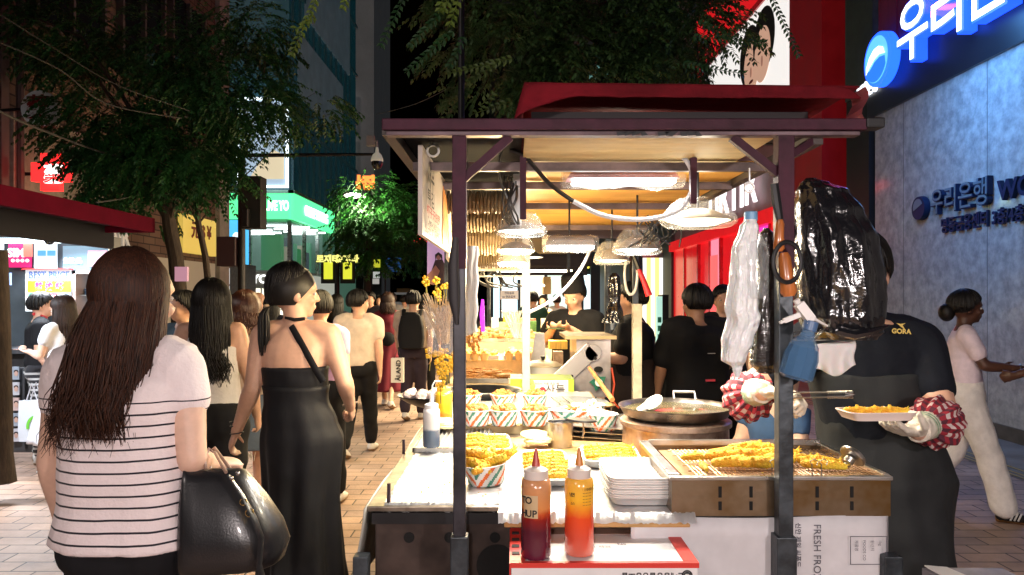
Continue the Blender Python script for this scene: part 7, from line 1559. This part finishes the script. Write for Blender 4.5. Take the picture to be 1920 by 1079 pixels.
# black handbag on her arm
bg_ = thing('handbag', at(432,1065,1.86), 'large black leather handbag with round studs hanging from the striped woman\'s arm', 'handbag')
M_LEA = mat('black_leather', (.010,.010,.012), .32, spec=.6, coat=.3, bump=.08, bscale=220)
w = MB(); dB = 1.95; c0 = at(432,0,dB)
def bagring(y, x0, x1, hd, sk=0): 
    c = at((x0+x1)/2, y, dB); hw = (x1-x0)/2*dB/F; return [c+V((hw*math.copysign(abs(math.cos(a))**.55, math.cos(a)), hd*math.copysign(abs(math.sin(a))**.7, math.sin(a))+.03*math.cos(a), sk*math.cos(a))) for a in [2*math.pi*k/40 for k in range(40)]]
w.rings([bagring(1064,355,515,.055,.006), bagring(1058,350,524,.075,.008), bagring(1030,349,533,.085,.012), bagring(990,350,520,.08,.010), bagring(940,350,492,.06,.004), bagring(900,352,466,.035,-.004), bagring(882,354,452,.020,-.006), bagring(880,356,448,.010,-.006)])
w.build('bag_body', M_LEA, bg_, smooth=True, sharp=60)
w = MB(); w.tube([at(428,892,1.87), at(455,930,1.86), at(478,975,1.85), at(490,1010,1.85), at(486,1062,1.86), at(492,1085,1.86)], [.008,.009,.012,.013,.013,.013], 6, flat=.35); w.build('strap', M_LEA, bg_, smooth=True)
w = MB(); w.tube([at(386,880,1.93), at(383,858,1.95), at(392,842,1.97), at(404,850,1.97), at(424,886,1.9)], .0045, 8); w.tube([at(395,884,1.99), at(390,850,2.02), at(402,840,2.02), at(432,880,1.99)], .0045, 8); w.build('handle', mat('handle_sheen', (.30,.20,.16), .3, spec=.7), bg_, smooth=True)
for px_, py_ in ((433,897),(446,888)):
    w = MB(); w.ell(at(px_,py_,1.865), (.0065,.004,.0065)); w.build('stud', M_STEEL, bg_, smooth=True)
for px_, py_, r_ in ((456,942,.008),(468,962,.010)):
    w = MB(); c_ = at(px_,py_,1.855); w.tube([c_+V((r_*math.cos(q),0,r_*math.sin(q))) for q in [2*math.pi*k/14 for k in range(15)]], .002, 6); w.build('ring', mat('gold', (.6,.45,.2), .25, metal=1), bg_, smooth=True)
# --- woman in the black halter dress
d2 = 3.4
p2 = Person(G(568, d2), R(-8), 1.70, 'woman in a long black open backed halter dress with a low ponytail', headyaw=R(-50), wid=1.0,
   px=dict(neck=(556,616,d2), head=(551,551,d2+.02), chest=(553,680,d2), waist=(556,752,d2), pelvis=(568,816,d2), shL=(493,628,d2), shR=(617,628,d2),
           elL=(474,727,d2-.03), elR=(646,716,d2-.03), wrL=(443,810,d2+.05), wrR=(657,762,d2+.12)))
p2.body(SKIN, .008, legr=.7, hands={'L': dict(curl=.45, pn=(.7,.3,-.2)), 'R': dict(curl=.75, pn=(-1,.2,-.2))}, smooth=4)
p2.hair(HAIR, 'tail', 300, .22, 8, tie=(.0,-.112,-.055), r=.005, vol=1.12, front=58, bot=.10, nape=14)
w = MB(); H_ = p2.headm(); c_ = H_ @ (V((.0,-.118,-.055))*p2.k); w.lathe([(.012,-.008),(.016,0),(.012,.008)], c_, 14, cap=False); w.build('hair_tie', mat('tie_beige', (.5,.36,.22), .7), p2.root, smooth=True, local=True)
M_DR = mat('black_satin', (.010,.010,.012), .62, spec=.2, bump=.35, bscale=14, stretch=(1,1,.4))
w = MB(); p2.trunk(w, 1.05, 1.205, .012); bod = remesh(w, 'dress_bodice', M_DR, p2.root, .009, 3, .006, 14)
p2.skirt(M_DR, 1.12, .06, wb=.215, db=.20, folds=7, amp=.022, name='dress_skirt', sh=1.4, seed=4, n=120, nz=50, mid=-.06)
w = MB(); Mi = p2.Mi; P_ = lambda a, b, c: Mi @ at(a, b, c)
w.tube([P_(546,612,d2-.058), P_(560,636,d2-.085), P_(578,668,d2-.100), P_(592,694,d2-.105), P_(606,716,d2-.095)], .016, 8, flat=.35, up=(0,1,0)); w.tube([P_(536,596,d2-.03), P_(552,600,d2-.058), P_(572,598,d2-.045)], .008, 8); w.build('halter_strap', M_DR, p2.root, smooth=True, local=True)
for z_, r_ in ((.0,.030),(.02,.0305),(-.035,.029)):
    c_ = p2.J['wrL']+V((.002,0,z_+.03)); w = MB(); w.tube([c_+V((r_*math.cos(q), r_*math.sin(q), .004*math.cos(q))) for q in [2*math.pi*k/18 for k in range(19)]], .0024, 6); w.build('bracelet', M_BLACK, p2.root, smooth=True, local=True)
c_ = p2.J['wrR']+V((0,-.005,.012)); w = MB()
for k in range(20): q = 2*math.pi*k/20; w.ell(c_+V((.033*math.cos(q), .030*math.sin(q), .008*math.cos(q))), .0045, n=6, m=5)
w.build('bead_bracelet', mat('beads', (.5,.42,.36), .25, metal=.5), p2.root, smooth=True, local=True)
p2.shoes(cloth('black_shoe', (.012,.012,.012)))
# --- tank top woman
d3 = 4.0
p3 = Person(G(395, d3), R(4), 1.64, 'woman with long black hair in a white tank top and black shorts', headyaw=R(20), pose=walk(.5,-1,.6),
   px=dict(shL=(347,622,d3), shR=(444,622,d3)))
p3.body(SKIN, .010, hands={'R': dict(curl=.5)}); p3.hair(HAIR, 'long', 380, .42, 6, .028, 1.16, .0058, .02, 1.2, 14, front=85)
p3.top(cloth('white_rib', (.70,.68,.70), bs=60), .97, 1.30, .012, vox=.011, name='tank_top', straps=True)
w = MB()
for s_ in (-1, 1): w.tube([p3.J['chest']+V((s_*.085,-.115,.05)), p3.J['neck']+V((s_*.075,-.05,-.02)), p3.J['neck']+V((s_*.07,.04,-.03)), p3.J['chest']+V((s_*.08,.115,.05))], .024, 8, flat=.35)
w.build('straps', cloth('white_rib', (.70,.68,.70), bs=60), p3.root, smooth=True, local=True)
p3.legwear(cloth('black_shorts', (.012,.012,.014)), .55, .035, 'shorts', 1.0, .013, low=.03); p3.shoes(cloth('sneaker_w', (.6,.58,.56)), cloth('sole', (.3,.2,.12)))
# --- bob haired woman with the frayed denim skirt
d4 = 5.0
p4 = Person(G(460, d4), R(3), 1.58, 'woman with a brown bob, beige top and frayed denim skirt', pose=walk(.5,1,.4), group=None)
p4.body(SKIN, .012); p4.hair(mat('hair_auburn', (.06,.018,.010), .35, spec=.6), 'long', 300, .10, 9, .004, 1.25, .0065, .0, 1.6, 8, front=70)
p4.top(cloth('beige_top', (.50,.38,.30)), .95, 1.36, .02, .5, .02); p4.skirt(cloth('denim_faded', (.10,.13,.17), bs=30), 1.0, .58, wb=.25, folds=6, amp=.02, name='denim_skirt', seed=2)
w = MB(); rn = random.Random(6)
for i in range(70):
    a = rn.random()*6.283; q = V((p4.J['pelvis'].x+.245*math.cos(a)*p4.k, .21*math.sin(a)*p4.k, .57*p4.k)); w.tube([q, q+V((rn.uniform(-.01,.01),0,-rn.uniform(.03,.07)))], .003, 4)
w.build('frayed_hem', cloth('fray', (.55,.50,.42)), p4.root, local=True); p4.shoes(cloth('sneaker_w', (.6,.58,.56)), cloth('sole', (.3,.2,.12)))
M_BLK = cloth('black_cotton', (.010,.010,.012)); M_NVY = cloth('navy_cotton', (.014,.018,.035)); M_SNK = cloth('sneaker_w', (.6,.58,.56))
def walker(px_, d, H, label, male, topm, botm, hairm=HAIR, hk='short', pose=None, yaw=0, skin=SKIN, bot='trousers', sleeve=.5, hy=0.0, vox=.016, group=None, hl=.3, z0=.93, face=True, shoe=M_SNK, seed=1, **kw):
    p = Person(G(px_, d), yaw, H, label, pose=pose if pose is not None else walk(.9, 1 if seed % 2 else -1), male=male, headyaw=hy, group=group, **kw)
    p.body(skin, vox, face=face)
    if hk == 'short': p.hair(hairm, 'short', 120, seed=seed, vol=1.10, r=.008, nape=6)
    else: p.hair(hairm, 'long', 190, hl, seed, .015, 1.15, .009, .02, 1.2, 10, front=75)
    p.top(topm, z0, 1.37, .022 if male else .014, sleeve, .020 if male else .014, vox=vox*1.1)
    if bot == 'trousers': p.legwear(botm, 1.9, .022, 'trousers', 1.0, vox*1.1)
    elif bot == 'shorts': p.legwear(botm, .95, .03, 'shorts', 1.0, vox*1.1)
    else: p.skirt(botm, 1.05, .25 if bot == 'dress' else .5, wb=.26, folds=7, seed=seed)
    p.shoes(shoe, cloth('sole', (.3,.2,.12)) if shoe is M_SNK else None); return p
p5 = walker(672, 7.3, 1.63, 'man in a pale T-shirt and black jeans walking with white sneakers', True, cloth('cream_tee', (.62,.52,.44)), M_BLK, pose=walk(1.0,1,.6), hy=R(-50), seed=3, z0=.90)
for i, (a_, b_) in enumerate([(0,1)]):
    t_ = 0
p6 = walker(727, 10.5, 1.62, 'woman in a maroon dress with a black bag across her back', False, cloth('maroon', (.12,.008,.02)), cloth('maroon', (.12,.008,.02)), hk='long', hairm=HAIRB, bot='dress', seed=2, hl=.15)
w = MB(); w.ell(p6.J['waist']+V((.02,-.15,-.05)), (.11,.05,.10)); w.build('shoulder_bag', M_BLK, p6.root, smooth=True, local=True)
p7 = walker(775, 9.4, 1.64, 'man in a beige T-shirt and dark trousers wearing a black backpack', True, cloth('beige_tee', (.50,.40,.32)), cloth('plum_trousers', (.035,.025,.035)), pose=walk(.5,1,.8), seed=5, hy=R(-15), wid=1.12)
bp_ = thing('backpack', p7.M @ V((0,-.2,1.0)), 'black backpack worn by the man in the beige T-shirt', 'backpack')
w = MB(); w.rings([[p7.M @ (V((0,-.20,z))+V((a*.155*k, b*.10*k, 0))) for a, b in [(math.copysign(abs(math.cos(q))**.6, math.cos(q)), math.copysign(abs(math.sin(q))**.6, math.sin(q))) for q in [2*math.pi*j/24 for j in range(24)]]] for z, k in ((.92,.7),(.94,.95),(1.05,1.05),(1.2,1.0),(1.33,.8),(1.38,.4))]); w.build('pack', M_BLK, bp_, smooth=True)
w = MB()
for s_ in (-1,1): w.tube([p7.M @ V((s_*.10,-.16,1.34)), p7.M @ V((s_*.11,-.06,1.41)), p7.M @ V((s_*.12,.06,1.36)), p7.M @ V((s_*.13,.13,1.2))], .025, 6, flat=.4)
w.build('strap', M_BLK, bp_, smooth=True)
# paper bag with letters
pbg = thing('shopping_bag', at(745,720,8.9), 'white paper shopping bag with vertical black letters carried in the crowd', 'bag'); a, b = at(733,672,8.9), at(756,718,8.9)
w = MB(); w.bb(a.x,b.x,8.9,9.0,b.z,a.z); w.build('bag', mat('paperbag', (.72,.68,.60), .6), pbg)
w = MB(); w.text('ÅLAND', ((a.x+b.x)/2+.02, 8.89, (a.z+b.z)/2), (0,0,1), (-1,0,0), .075, 0, .03); w.build('lettering', INK, pbg)
w = MB(); w.tube([V((a.x+.03,8.95,a.z)), V(((a.x+b.x)/2,8.95,a.z+.12)), V((b.x-.03,8.95,a.z))], .005, 5); w.build('handle', M_BLACK, pbg)
# crowd behind
lst = [(345,5.6,1.60,'dark haired person in a blue denim jacket facing the camera behind the striped woman',0,'d',(.05,.09,.13),R(170),'short'),
 (600,5.4,1.60,'person in a lilac shirt hidden behind the halter dress woman',0,'l',(.50,.30,.48),0,'short'),
 (484,11,1.62,'bald man in a white shirt among the far left crowd',1,'w',(.60,.58,.58),0,'bald'),
 (510,9.5,1.58,'person in dark clothes between the bob haired woman and the halter dress',0,'k',(.02,.02,.03),0,'long'),
 (632,11,1.60,'dark haired woman in black behind the pale T-shirt man',0,'k',(.02,.02,.025),0,'long'),
 (694,13,1.66,'person in black facing the camera beside the maroon dress',1,'k',(.02,.02,.03),R(180),'short'),
 (712,15,1.60,'woman in a rose top facing the camera in the far crowd',0,'p',(.45,.18,.2),R(180),'long'),
 (735,16,1.66,'person in a grey shirt facing the camera in the far crowd',1,'g',(.2,.2,.22),R(180),'short'),
 (758,17,1.62,'far walker in white beyond the backpack man',0,'w',(.55,.55,.52),0,'short'),
 (798,11.5,1.60,'woman in a pale blue top right of the backpack man',0,'b',(.30,.34,.42),R(5),'long'),
 (678,19,1.64,'far walker in navy in the middle of the street',1,'n',(.03,.04,.09),R(180),'short'),
 (440,14,1.62,'person in red beyond the tank top woman',0,'r',(.35,.03,.03),R(180),'long'),
 (1018,15,1.60,'small far woman in a white sleeveless top seen through the stall',0,'w',(.6,.6,.6),R(180),'long'),
 (1044,16,1.62,'small far woman in white walking away through the stall view',0,'w',(.6,.6,.6),0,'short'),
 (1000,13,1.66,'far person in dark green behind the stall shelves',1,'g2',(.02,.06,.04),0,'short'),
 (1355,6.6,1.66,'blurred man in black beyond the white plastic bag',1,'k',(.012,.012,.014),R(170),'short'),
 (1395,7.6,1.62,'person in dark brown behind the hanging white bag',0,'br',(.05,.03,.03),R(160),'short')]
for i, (px_, d, H, lab, male, ck, cc, yaw, hk) in enumerate(lst):
    far = d > 8; tm = cloth('crowd_'+ck+str(int(cc[0]*100)), cc)
    q = walker(px_, d, H, lab, bool(male), tm, M_BLK if i % 2 else M_NVY, hk='long' if hk == 'long' else 'short', hairm=HAIR if hk != 'bald' else mat('scalp', (.5,.28,.2), .5), yaw=yaw, seed=i, vox=.022 if far else .016, hy=rn.uniform(-.5,.5), group=None, shoe=M_SNK)
# --- two young people at the kiosk
p8 = walker(75, 7.0, 1.60, 'young man in black top and striped trousers with a tote bag by the kiosk', True, M_BLK, stripes('striped_trousers', (.02,.02,.025), (.5,.5,.5), 0, .05, .4, 0, .9), yaw=R(-55), seed=2, hy=R(-10), pose=dict(elR=(.20,-.02,1.08), wrR=(.2,.10,.88)), wid=.95)
w = MB(); w.tube([p8.M @ V((.09*math.cos(q), .05*math.sin(q)+.0, 1.385-.02*math.sin(q))) for q in [2*math.pi*k/16 for k in range(14)]], .016, 8); tag(w.build('headphones', mat('phones_red', (.5,.02,.03), .3), smooth=True), 'red headphones round the neck of the young man at the kiosk', 'headphones')
p9 = Person(G(118, 6.6), R(75), 1.57, 'long haired young woman in a white dress looking at her phone by the kiosk', pose=dict(elL=(-.19,.06,1.1), wrL=(-.12,.26,1.13), elR=(.19,-.05,1.08), wrR=(.21,.05,.87)), headyaw=R(0), headpitch=R(-12))
p9.body(SKIN2, .012, hands={'L': dict(curl=.5, d=(.2,1,.1), pn=(0,.1,1))}); p9.hair(HAIRB, 'long', 260, .40, 7, .02, 1.15, .0065, .02, 1.2, 12, front=80)
p9.top(cloth('white_dress', (.66,.66,.70)), .95, 1.36, .016, .35, .02); p9.skirt(cloth('white_dress', (.66,.66,.70)), 1.08, .30, wb=.28, folds=8, seed=3, name='dress_skirt'); p9.shoes(M_SNK)
c_ = p9.M @ (p9.J['wrL']+V((.02,.10,.02))); w = MB(); w.box(c_, (.07,.145,.008), Matrix.Rotation(R(75),3,'Z')); tag(w.build('phone', mat('phone_bk', (.25,.16,.14), .3), bevel=.002), 'phone held by the young woman at the kiosk', 'phone')
tb = thing('tote_bag', at(62,828,6.7), 'white tote bag with a green curved mark held by the kiosk pair', 'bag'); a, b = at(38,752,6.7), at(84,828,6.7)
w = MB(); w.rings([[V(((a.x+b.x)/2+x*k, 6.72+y, z)) for x, y in ((-.12,-.04),(.12,-.04),(.12,.04),(-.12,.04))] for k, z in ((.9,b.z),(1,b.z+.1),(.93,a.z))]); w.build('bag', mat('tote_w', (.62,.66,.72), .6, bump=.4, bscale=12), tb, smooth=True, sharp=30)
w = MB(); w.poly([(.09*math.cos(q), .10*math.sin(q)) for q in [R(95+10*k) for k in range(11)]]+[(.065*math.cos(q), .075*math.sin(q)) for q in [R(195-10*k) for k in range(11)]], ((a.x+b.x)/2+.05, 6.672, b.z+.14), (1,0,0), UZ, .002); w.build('green_mark', mat('lime_ink', (.15,.55,.05), .5), tb)
w = MB()
for y_ in (6.69,6.75): w.tube([V((a.x+.06,y_,a.z)), V(((a.x+b.x)/2,y_,a.z+.16)), V((b.x-.06,y_,a.z))], .006, 5)
w.build('handle', mat('tote_w2', (.5,.5,.55), .6), tb)
# --- vendors further back
v2 = Person(G(1078, 6.2), R(150), 1.70, 'vendor in a black T-shirt and tall dark hat looking down at his phone', male=True, headpitch=R(-18),
   pose=dict(elL=(-.24,.05,1.12), wrL=(-.08,.26,1.27), elR=(.24,.05,1.16), wrR=(.07,.26,1.26)))
v2.body(SKIN, .013, hands={'L': dict(curl=.6, d=(.5,1,.1), pn=(.3,0,1)), 'R': dict(curl=.6, d=(-.5,1,.1), pn=(-.3,0,1))}); v2.hair(HAIR, 'short', 120, vol=1.1, r=.008); v2.top(M_BLK, .9, 1.37, .025, .55, .025); v2.legwear(M_BLK, 1.9, .025)
H_ = v2.headm(); w = MB(); w.rings([[H_ @ V((.098*k*math.cos(q), .11*k*math.sin(q)-.01, z)) for q in [2*math.pi*j/20 for j in range(20)]] for z, k in ((.045,1.0),(.10,1.0),(.17,.95),(.19,.75))]); w.build('hat', M_BLK, v2.root, smooth=True, local=True)
c_ = v2.M @ V((0,.36,1.31)); w = MB(); w.box(c_, (.145,.075,.009), Matrix.Rotation(R(150),3,'Z')); tag(w.build('phone', mat('phone_grn', (.05,.10,.05), .3), bevel=.002), 'phone held by the vendor with the tall hat', 'phone')
w = MB(); w.poly([(-.05,0),(0,.02),(.05,0),(.012,-.045),(0,-.02),(-.012,-.045)], v2.M @ V((0,.158,1.27)), v2.M.to_3x3() @ V((-1,0,0)), UZ, .002); w.v = [tuple(v2.Mi @ V(v)) for v in w.v]; w.build('shirt_print', mat('print_w', (.5,.5,.5), .6), v2.root, local=True)
v3 = Person(G(1186, 5.4), R(75), 1.66, 'vendor in black and a brown apron holding a cup, behind the cream post', male=True, wid=1.12,
   pose=dict(elL=(-.22,.05,1.12), wrL=(-.14,.30,1.12), elR=(.24,.0,1.10), wrR=(.16,.26,1.14)))
v3.body(SKIN, .013, hands={'L': dict(curl=.9, d=(.1,1,.1), pn=(1,0,.2)), 'R': dict(curl=.8, d=(-.1,1,0), pn=(-1,0,.2))}); v3.hair(HAIR, 'short', 120, vol=1.1, r=.008); v3.top(M_BLK, .9, 1.37, .03, .6, .03); v3.legwear(M_NVY, 1.9, .03)
w = MB(); v3.trunk(w, .60, 1.12, .045); remesh(w, 'apron', cloth('apron_brown', (.05,.035,.03)), v3.root, .016, 3, .012, 9)
c_ = at(1146,618,5.2); w = MB(); w.lathe([(.025,0),(.034,.09),(.035,.092)], c_, 18); tag(w.build('paper_cup', mat('cup_pale', (.5,.6,.7), .4), smooth=True, sharp=40), 'pale cup in the hand of the vendor behind the steel cabinet', 'paper cup')
v4 = Person(G(1306, 5.3), R(8), 1.64, 'broad man in black seen from behind, small pink tag on shirt', male=True, wid=1.2, headyaw=R(25), pose=dict(elL=(-.27,-.02,1.08), wrL=(-.28,.05,.86), elR=(.28,.06,1.10), wrR=(.27,.22,1.0)))
v4.body(SKIN3, .013); v4.hair(HAIR, 'short', 160, seed=4, vol=1.14, r=.008, nape=8); v4.top(M_BLK, .84, 1.37, .035, .75, .035); v4.legwear(M_BLK, 1.9, .03)
for (x_, z_, a_, b_, m_) in ((.02,.985,.065,.014,mat('tag_pink', (.8,.08,.12), .5)),(.03,1.17,.055,.005,mat('print_w', (.5,.5,.5), .6))):
    w = MB(); w.bb(x_-a_/2,x_+a_/2,-.206 if z_ < 1.1 else -.196,-.19,z_-b_/2,z_+b_/2); w.build('shirt_tag', m_, v4.root, local=True)
# --- woman in white at the right
p10 = Person(G(1808, 5.3), R(-115), 1.60, 'woman in white shirt and white trousers striding right by the bank wall', pose=dict(
    elL=(-.20,.02,1.10), wrL=(-.14,.24,1.08), elR=(.20,.10,1.12), wrR=(.12,.34,1.10), knR=(.09,.14,.48), anR=(.09,.24,.085), knL=(-.09,-.06,.46), anL=(-.09,-.30,.12)), headyaw=R(12))
p10.body(SKIN4, .010, hands={'R': dict(curl=.25, d=(0,1,0), pn=(-.3,0,-1)), 'L': dict(curl=.3)})
p10.hair(HAIR, 'short', 200, vol=1.14, r=.007, seed=3); w = MB(); w.ell(p10.headm() @ V((0,-.13,-.03)), (.06,.055,.065)); q_ = w.build('hair_bun', HAIR, p10.root, smooth=True, local=True)
M_WS = cloth('white_shirt', (.78,.66,.76)); M_WT = cloth('white_trousers', (.80,.76,.74), bs=9, bump=.5)
p10.top(M_WS, .93, 1.365, .012, .62, .014, .011, 'blouse', push=.016); p10.legwear(M_WT, 1.93, .030, 'trousers', 1.0, .012, push=.008, low=.045)
for s_ in (-1,1):
    w = MB(); w.add([p10.J['neck']+V((s_*.012,.075,-.10)), p10.J['neck']+V((s_*.09,.055,-.035)), p10.J['neck']+V((s_*.07,.0,.02)), p10.J['neck']+V((s_*.035,.055,-.0))], [(0,1,2,3)]); w.build('collar', M_WS, p10.root, local=True, solid=.006)
for a in 'LR':
    w = MB(); w.rings(p10.foot(a, .006)); w.build('shoe', cloth('suede_black', (.015,.013,.013)), p10.root, smooth=True, local=True)
    f = p10.foot(a, .009); w = MB(); w.rings([[V((v.x, v.y, min(v.z, min(q.z for q in r)+.022))) for v in r] for r in f]); w.build('sole', cloth('gum', (.28,.14,.05)), p10.root, smooth=True, local=True)
    w = MB(); an = p10.J['an'+a]
    for k in range(3): 
        for s_ in (-1,1): y_ = an.y+.035+k*.022; z_ = max(0, an.z-.08); w.bar((an.x+s_*.050, y_-.012, z_+.025), (an.x+s_*.034, y_+.012, z_+.075), .010, .006)
    w.build('shoe_stripe', M_SNK, p10.root, local=True)
c_ = p10.J['wrR']; w = MB(); w.tube([c_+V((.034*math.cos(q),-.015,.032*math.sin(q))) for q in [2*math.pi*k/16 for k in range(17)]], .006, 6); w.build('watch', M_STEEL, p10.root, smooth=True, local=True)
# hand entering from the right edge
h1 = Person(G(2010, 4.9), R(60), 1.68, 'person in black walking in at the right edge, only a hand with a wallet showing', male=True, pose=dict(elL=(-.20,.08,1.12), wrL=(-.14,.31,1.02)))
h1.body(SKIN4, .014, hands={'L': dict(curl=.9)}); h1.hair(HAIR, 'short', 80); h1.top(M_BLK, .9, 1.37, .022, .5, .022); h1.legwear(M_BLK)
# --- crouching person behind the vendor (bare legs)
s1 = Person(G(1470, 3.9), R(120), 1.60, 'person in blue denim shorts with bare bent legs sitting behind the vendor', pose=dict(pelvis=(0,0,.62), waist=(0,.03,.76), chest=(0,.06,.92), neck=(0,.08,1.07), head=(0,.10,1.22), shL=(-.15,.07,1.03), shR=(.15,.07,1.03),
   elL=(-.2,.12,.80), elR=(.2,.12,.80), wrL=(-.15,.32,.72), wrR=(.15,.32,.72), hipL=(-.09,0,.60), hipR=(.09,0,.60), knL=(-.10,.40,.66), knR=(.10,.40,.66), anL=(-.08,.44,.24), anR=(.10,.36,.24)))
s1.body(SKIN2, .014); s1.hair(HAIRB, 'short', 80)
w = MB()
for a, b, ra, rb in (('pelvis','waist',.17,.14),('waist','chest',.14,.15),('chest','neck',.15,.08)): w.tube([s1.J[a], s1.J[b]], [ra, rb], 14)
for a in 'LR': w.tube([s1.J['sh'+a], s1.J['sh'+a].lerp(s1.J['el'+a], .6)], [.065,.055], 10)
remesh(w, 'shirt', cloth('blue_shirt', (.04,.09,.20)), s1.root, .018)
w = MB()
for a in 'LR': w.tube([s1.J['pelvis'], s1.J['hip'+a], s1.J['hip'+a].lerp(s1.J['kn'+a], .45)], [.14,.12,.095], 12)
remesh(w, 'shorts', cloth('denim_b', (.06,.12,.24)), s1.root, .018)
w = MB(); w.lathe([(.17,0),(.17,.02),(.15,.45),(.17,.47)], s1.M @ V((0,-.02,0)), 24); tag(w.build('plastic_stool', mat('stool', (.3,.32,.35), .5), smooth=True, sharp=30), 'grey plastic stool under the sitting person', 'stool')
# ---------------------------------------------------------------- the vendor
dv = 2.55
vd = Person(G(1640, dv), R(176), 1.76, 'vendor in a black shirt and apron holding tongs and a tray of fried shrimp', male=True, wid=1.0, headpitch=R(-20), headyaw=R(-25),
   px=dict(head=(1610,515,dv-.04), neck=(1622,606,dv), chest=(1630,690,dv), waist=(1642,794,dv), pelvis=(1660,885,dv), shL=(1722,640,dv), shR=(1530,636,dv),
           elL=(1768,775,dv-.18), elR=(1392,738,dv-.10), wrL=(1722,808,2.20), wrR=(1428,735,2.22)))
M_GLV = cloth('white_glove', (.72,.66,.56), bs=70, bump=.5)
vd.body(SKIN, .008, hands={'L': dict(on=False), 'R': dict(on=False)})
vd.hair(HAIR, 'short', 200, vol=1.12, r=.007)
M_POLO = cloth('navy_polo', (.008,.010,.016), bs=40)
vd.top(M_POLO, .85, 1.37, .016, .62, .014, .010, 'polo_shirt', push=.014)
vd.legwear(M_BLK, 1.95, .03, 'trousers', 1.0, .014)
w = MB(); vd.trunk(w, .42, 1.22, .020, flare=lambda t: .05*(1-t)); remesh(w, 'apron', mat('apron_black', (.020,.022,.024), .7, bump=.5, bscale=9, spec=.25, noise=.15, scale=6), vd.root, .011, 3, .012, 7, fn=lambda c, n: c+n*(.0055*math.sin(c.x*52+3*math.sin(c.z*5))*max(0,min(1,(1.15-c.z)*2))))
M_LOGO = mat('logo_gold', (.62,.46,.12), .4)
lp = vd.M @ (vd.J['shL']+V((.055,.088,-.03)))
w = MB(); w.text('GORA', at(1690,622,dv-.165), (1,0,-.05), UZ, .022, 0, .04); w.poly([(-.016,.010),(-.002,.007),(.014,.010),(.004,.003),(.012,-.010),(.0,-.003),(-.006,.003)], at(1690,612,dv-.165), (1,0,0), UZ, .001); w.v = [tuple(vd.Mi @ V(v)) for v in w.v]; w.build('logo', M_LOGO, vd.root, local=True)
# gloves: hands with fingers, cuffs with green bands, checked sleeve protectors
def glove(side, d, pn, curl):
    mb = MB(); vd.hand(mb, side, d, pn, curl, 1.12); wr = vd.J['wr'+side]; el = vd.J['el'+side]; ax = (el-wr).normalized()
    mb.tube([wr-ax*.01, wr+ax*.03, wr+ax*.085], [.036,.038,.046], 14)
    o = remesh(mb, 'glove', M_GLV, vd.root, .0042, 2, .002, 60)
    w = MB()
    for k in (.042, .056): c = wr+ax*k; w.tube([c-ax*.0025, c+ax*.0025], [.0425+.09*(k-.04)]*2, 22, cap=False)
    w.build('glove_band', mat('band_green', (.04,.33,.14), .7), vd.root, smooth=True, local=True)
    w = MB(); n = 80; rg = []
    rd = ax.orthogonal().normalized(); rb = ax.cross(rd); L = min((el-wr).length+.03, .24)
    for i in range(26):
        t = i/25; c = wr+ax*(.07+L*t*.85)+V((0,0,-.012*math.sin(t*3.1))); r = (.044+.036*math.sin(min(1,t*1.15)*math.pi)**.7)
        rg.append([c+(rd*math.cos(2*math.pi*j/n)+rb*math.sin(2*math.pi*j/n))*(r*(1+.07*math.sin(2*math.pi*j/n*9+t*4)+.05*math.sin(2*math.pi*j/n*17))) for j in range(n)])
    w.rings(rg, cap=False); w.m = [(0 if (i//2+j//3) % 2 else (1 if (j//3) % 2 else 2)) for i in range(25) for j in range(n)]
    w.build('sleeve_cover', [mat('chk_red', (.42,.03,.05), .8), mat('chk_white', (.62,.52,.50), .8), mat('chk_dark', (.08,.015,.03), .8)] if side == 'R' else [mat('chk_red2', (.28,.015,.03), .8), mat('chk_white', (.62,.52,.50), .8), mat('chk_dark', (.08,.015,.03), .8)], vd.root, smooth=True, local=True)
Ml = vd.M.to_3x3().inverted()
vd.flip = False
glove('R', Ml @ V((.85,-.45,-.05)), Ml @ V((.1,-.2,-1)), .8)
glove('L', Ml @ V((-.85,-.42,.12)), Ml @ V((.1,.1,1)), .35)
# tongs in his right glove
t = thing('tongs', at(1480,742,2.02), 'long steel tongs held in the gloved hand behind the right post', 'tongs')
a, b = at(1440,742,2.08), at(1600,740,1.95)
w = MB(); w.bar(a+V((0,0,.008)), b+V((-.02,0,.006)), .014, .003); w.bar(a+V((0,0,-.008)), b+V((-.02,0,-.006)), .014, .003); w.build('arm', M_STEEL, t, bevel=.001)
w = MB()
for k in range(12):
    for z_ in (.007,-.007): w.ell(a.lerp(b, .72+k*.024)+V((0,0,z_)), (.003,.008,.004), n=6, m=4)
w.tube([b+V((-.02,0,.006)), b+V((0,0,0)), b+V((-.02,0,-.006))], .005, 6); w.build('scalloped_tip', M_STEEL, t, smooth=True)
# tray with shrimp in the other glove
c_ = at(1642,782,2.03)
foam_tray(c_+V((0,0,-.004)), .19, .11, 'pale foam tray with one golden shrimp held out by the vendor', R(4), .020, mat('foam_pink', (.78,.66,.60), .5))
for k in range(3): shrimp(c_+V((-.045+.045*k,0,.008)), R(3), 'golden fried shrimp lying end to end in the held out tray', 'fried shrimp in the held out tray', .85)
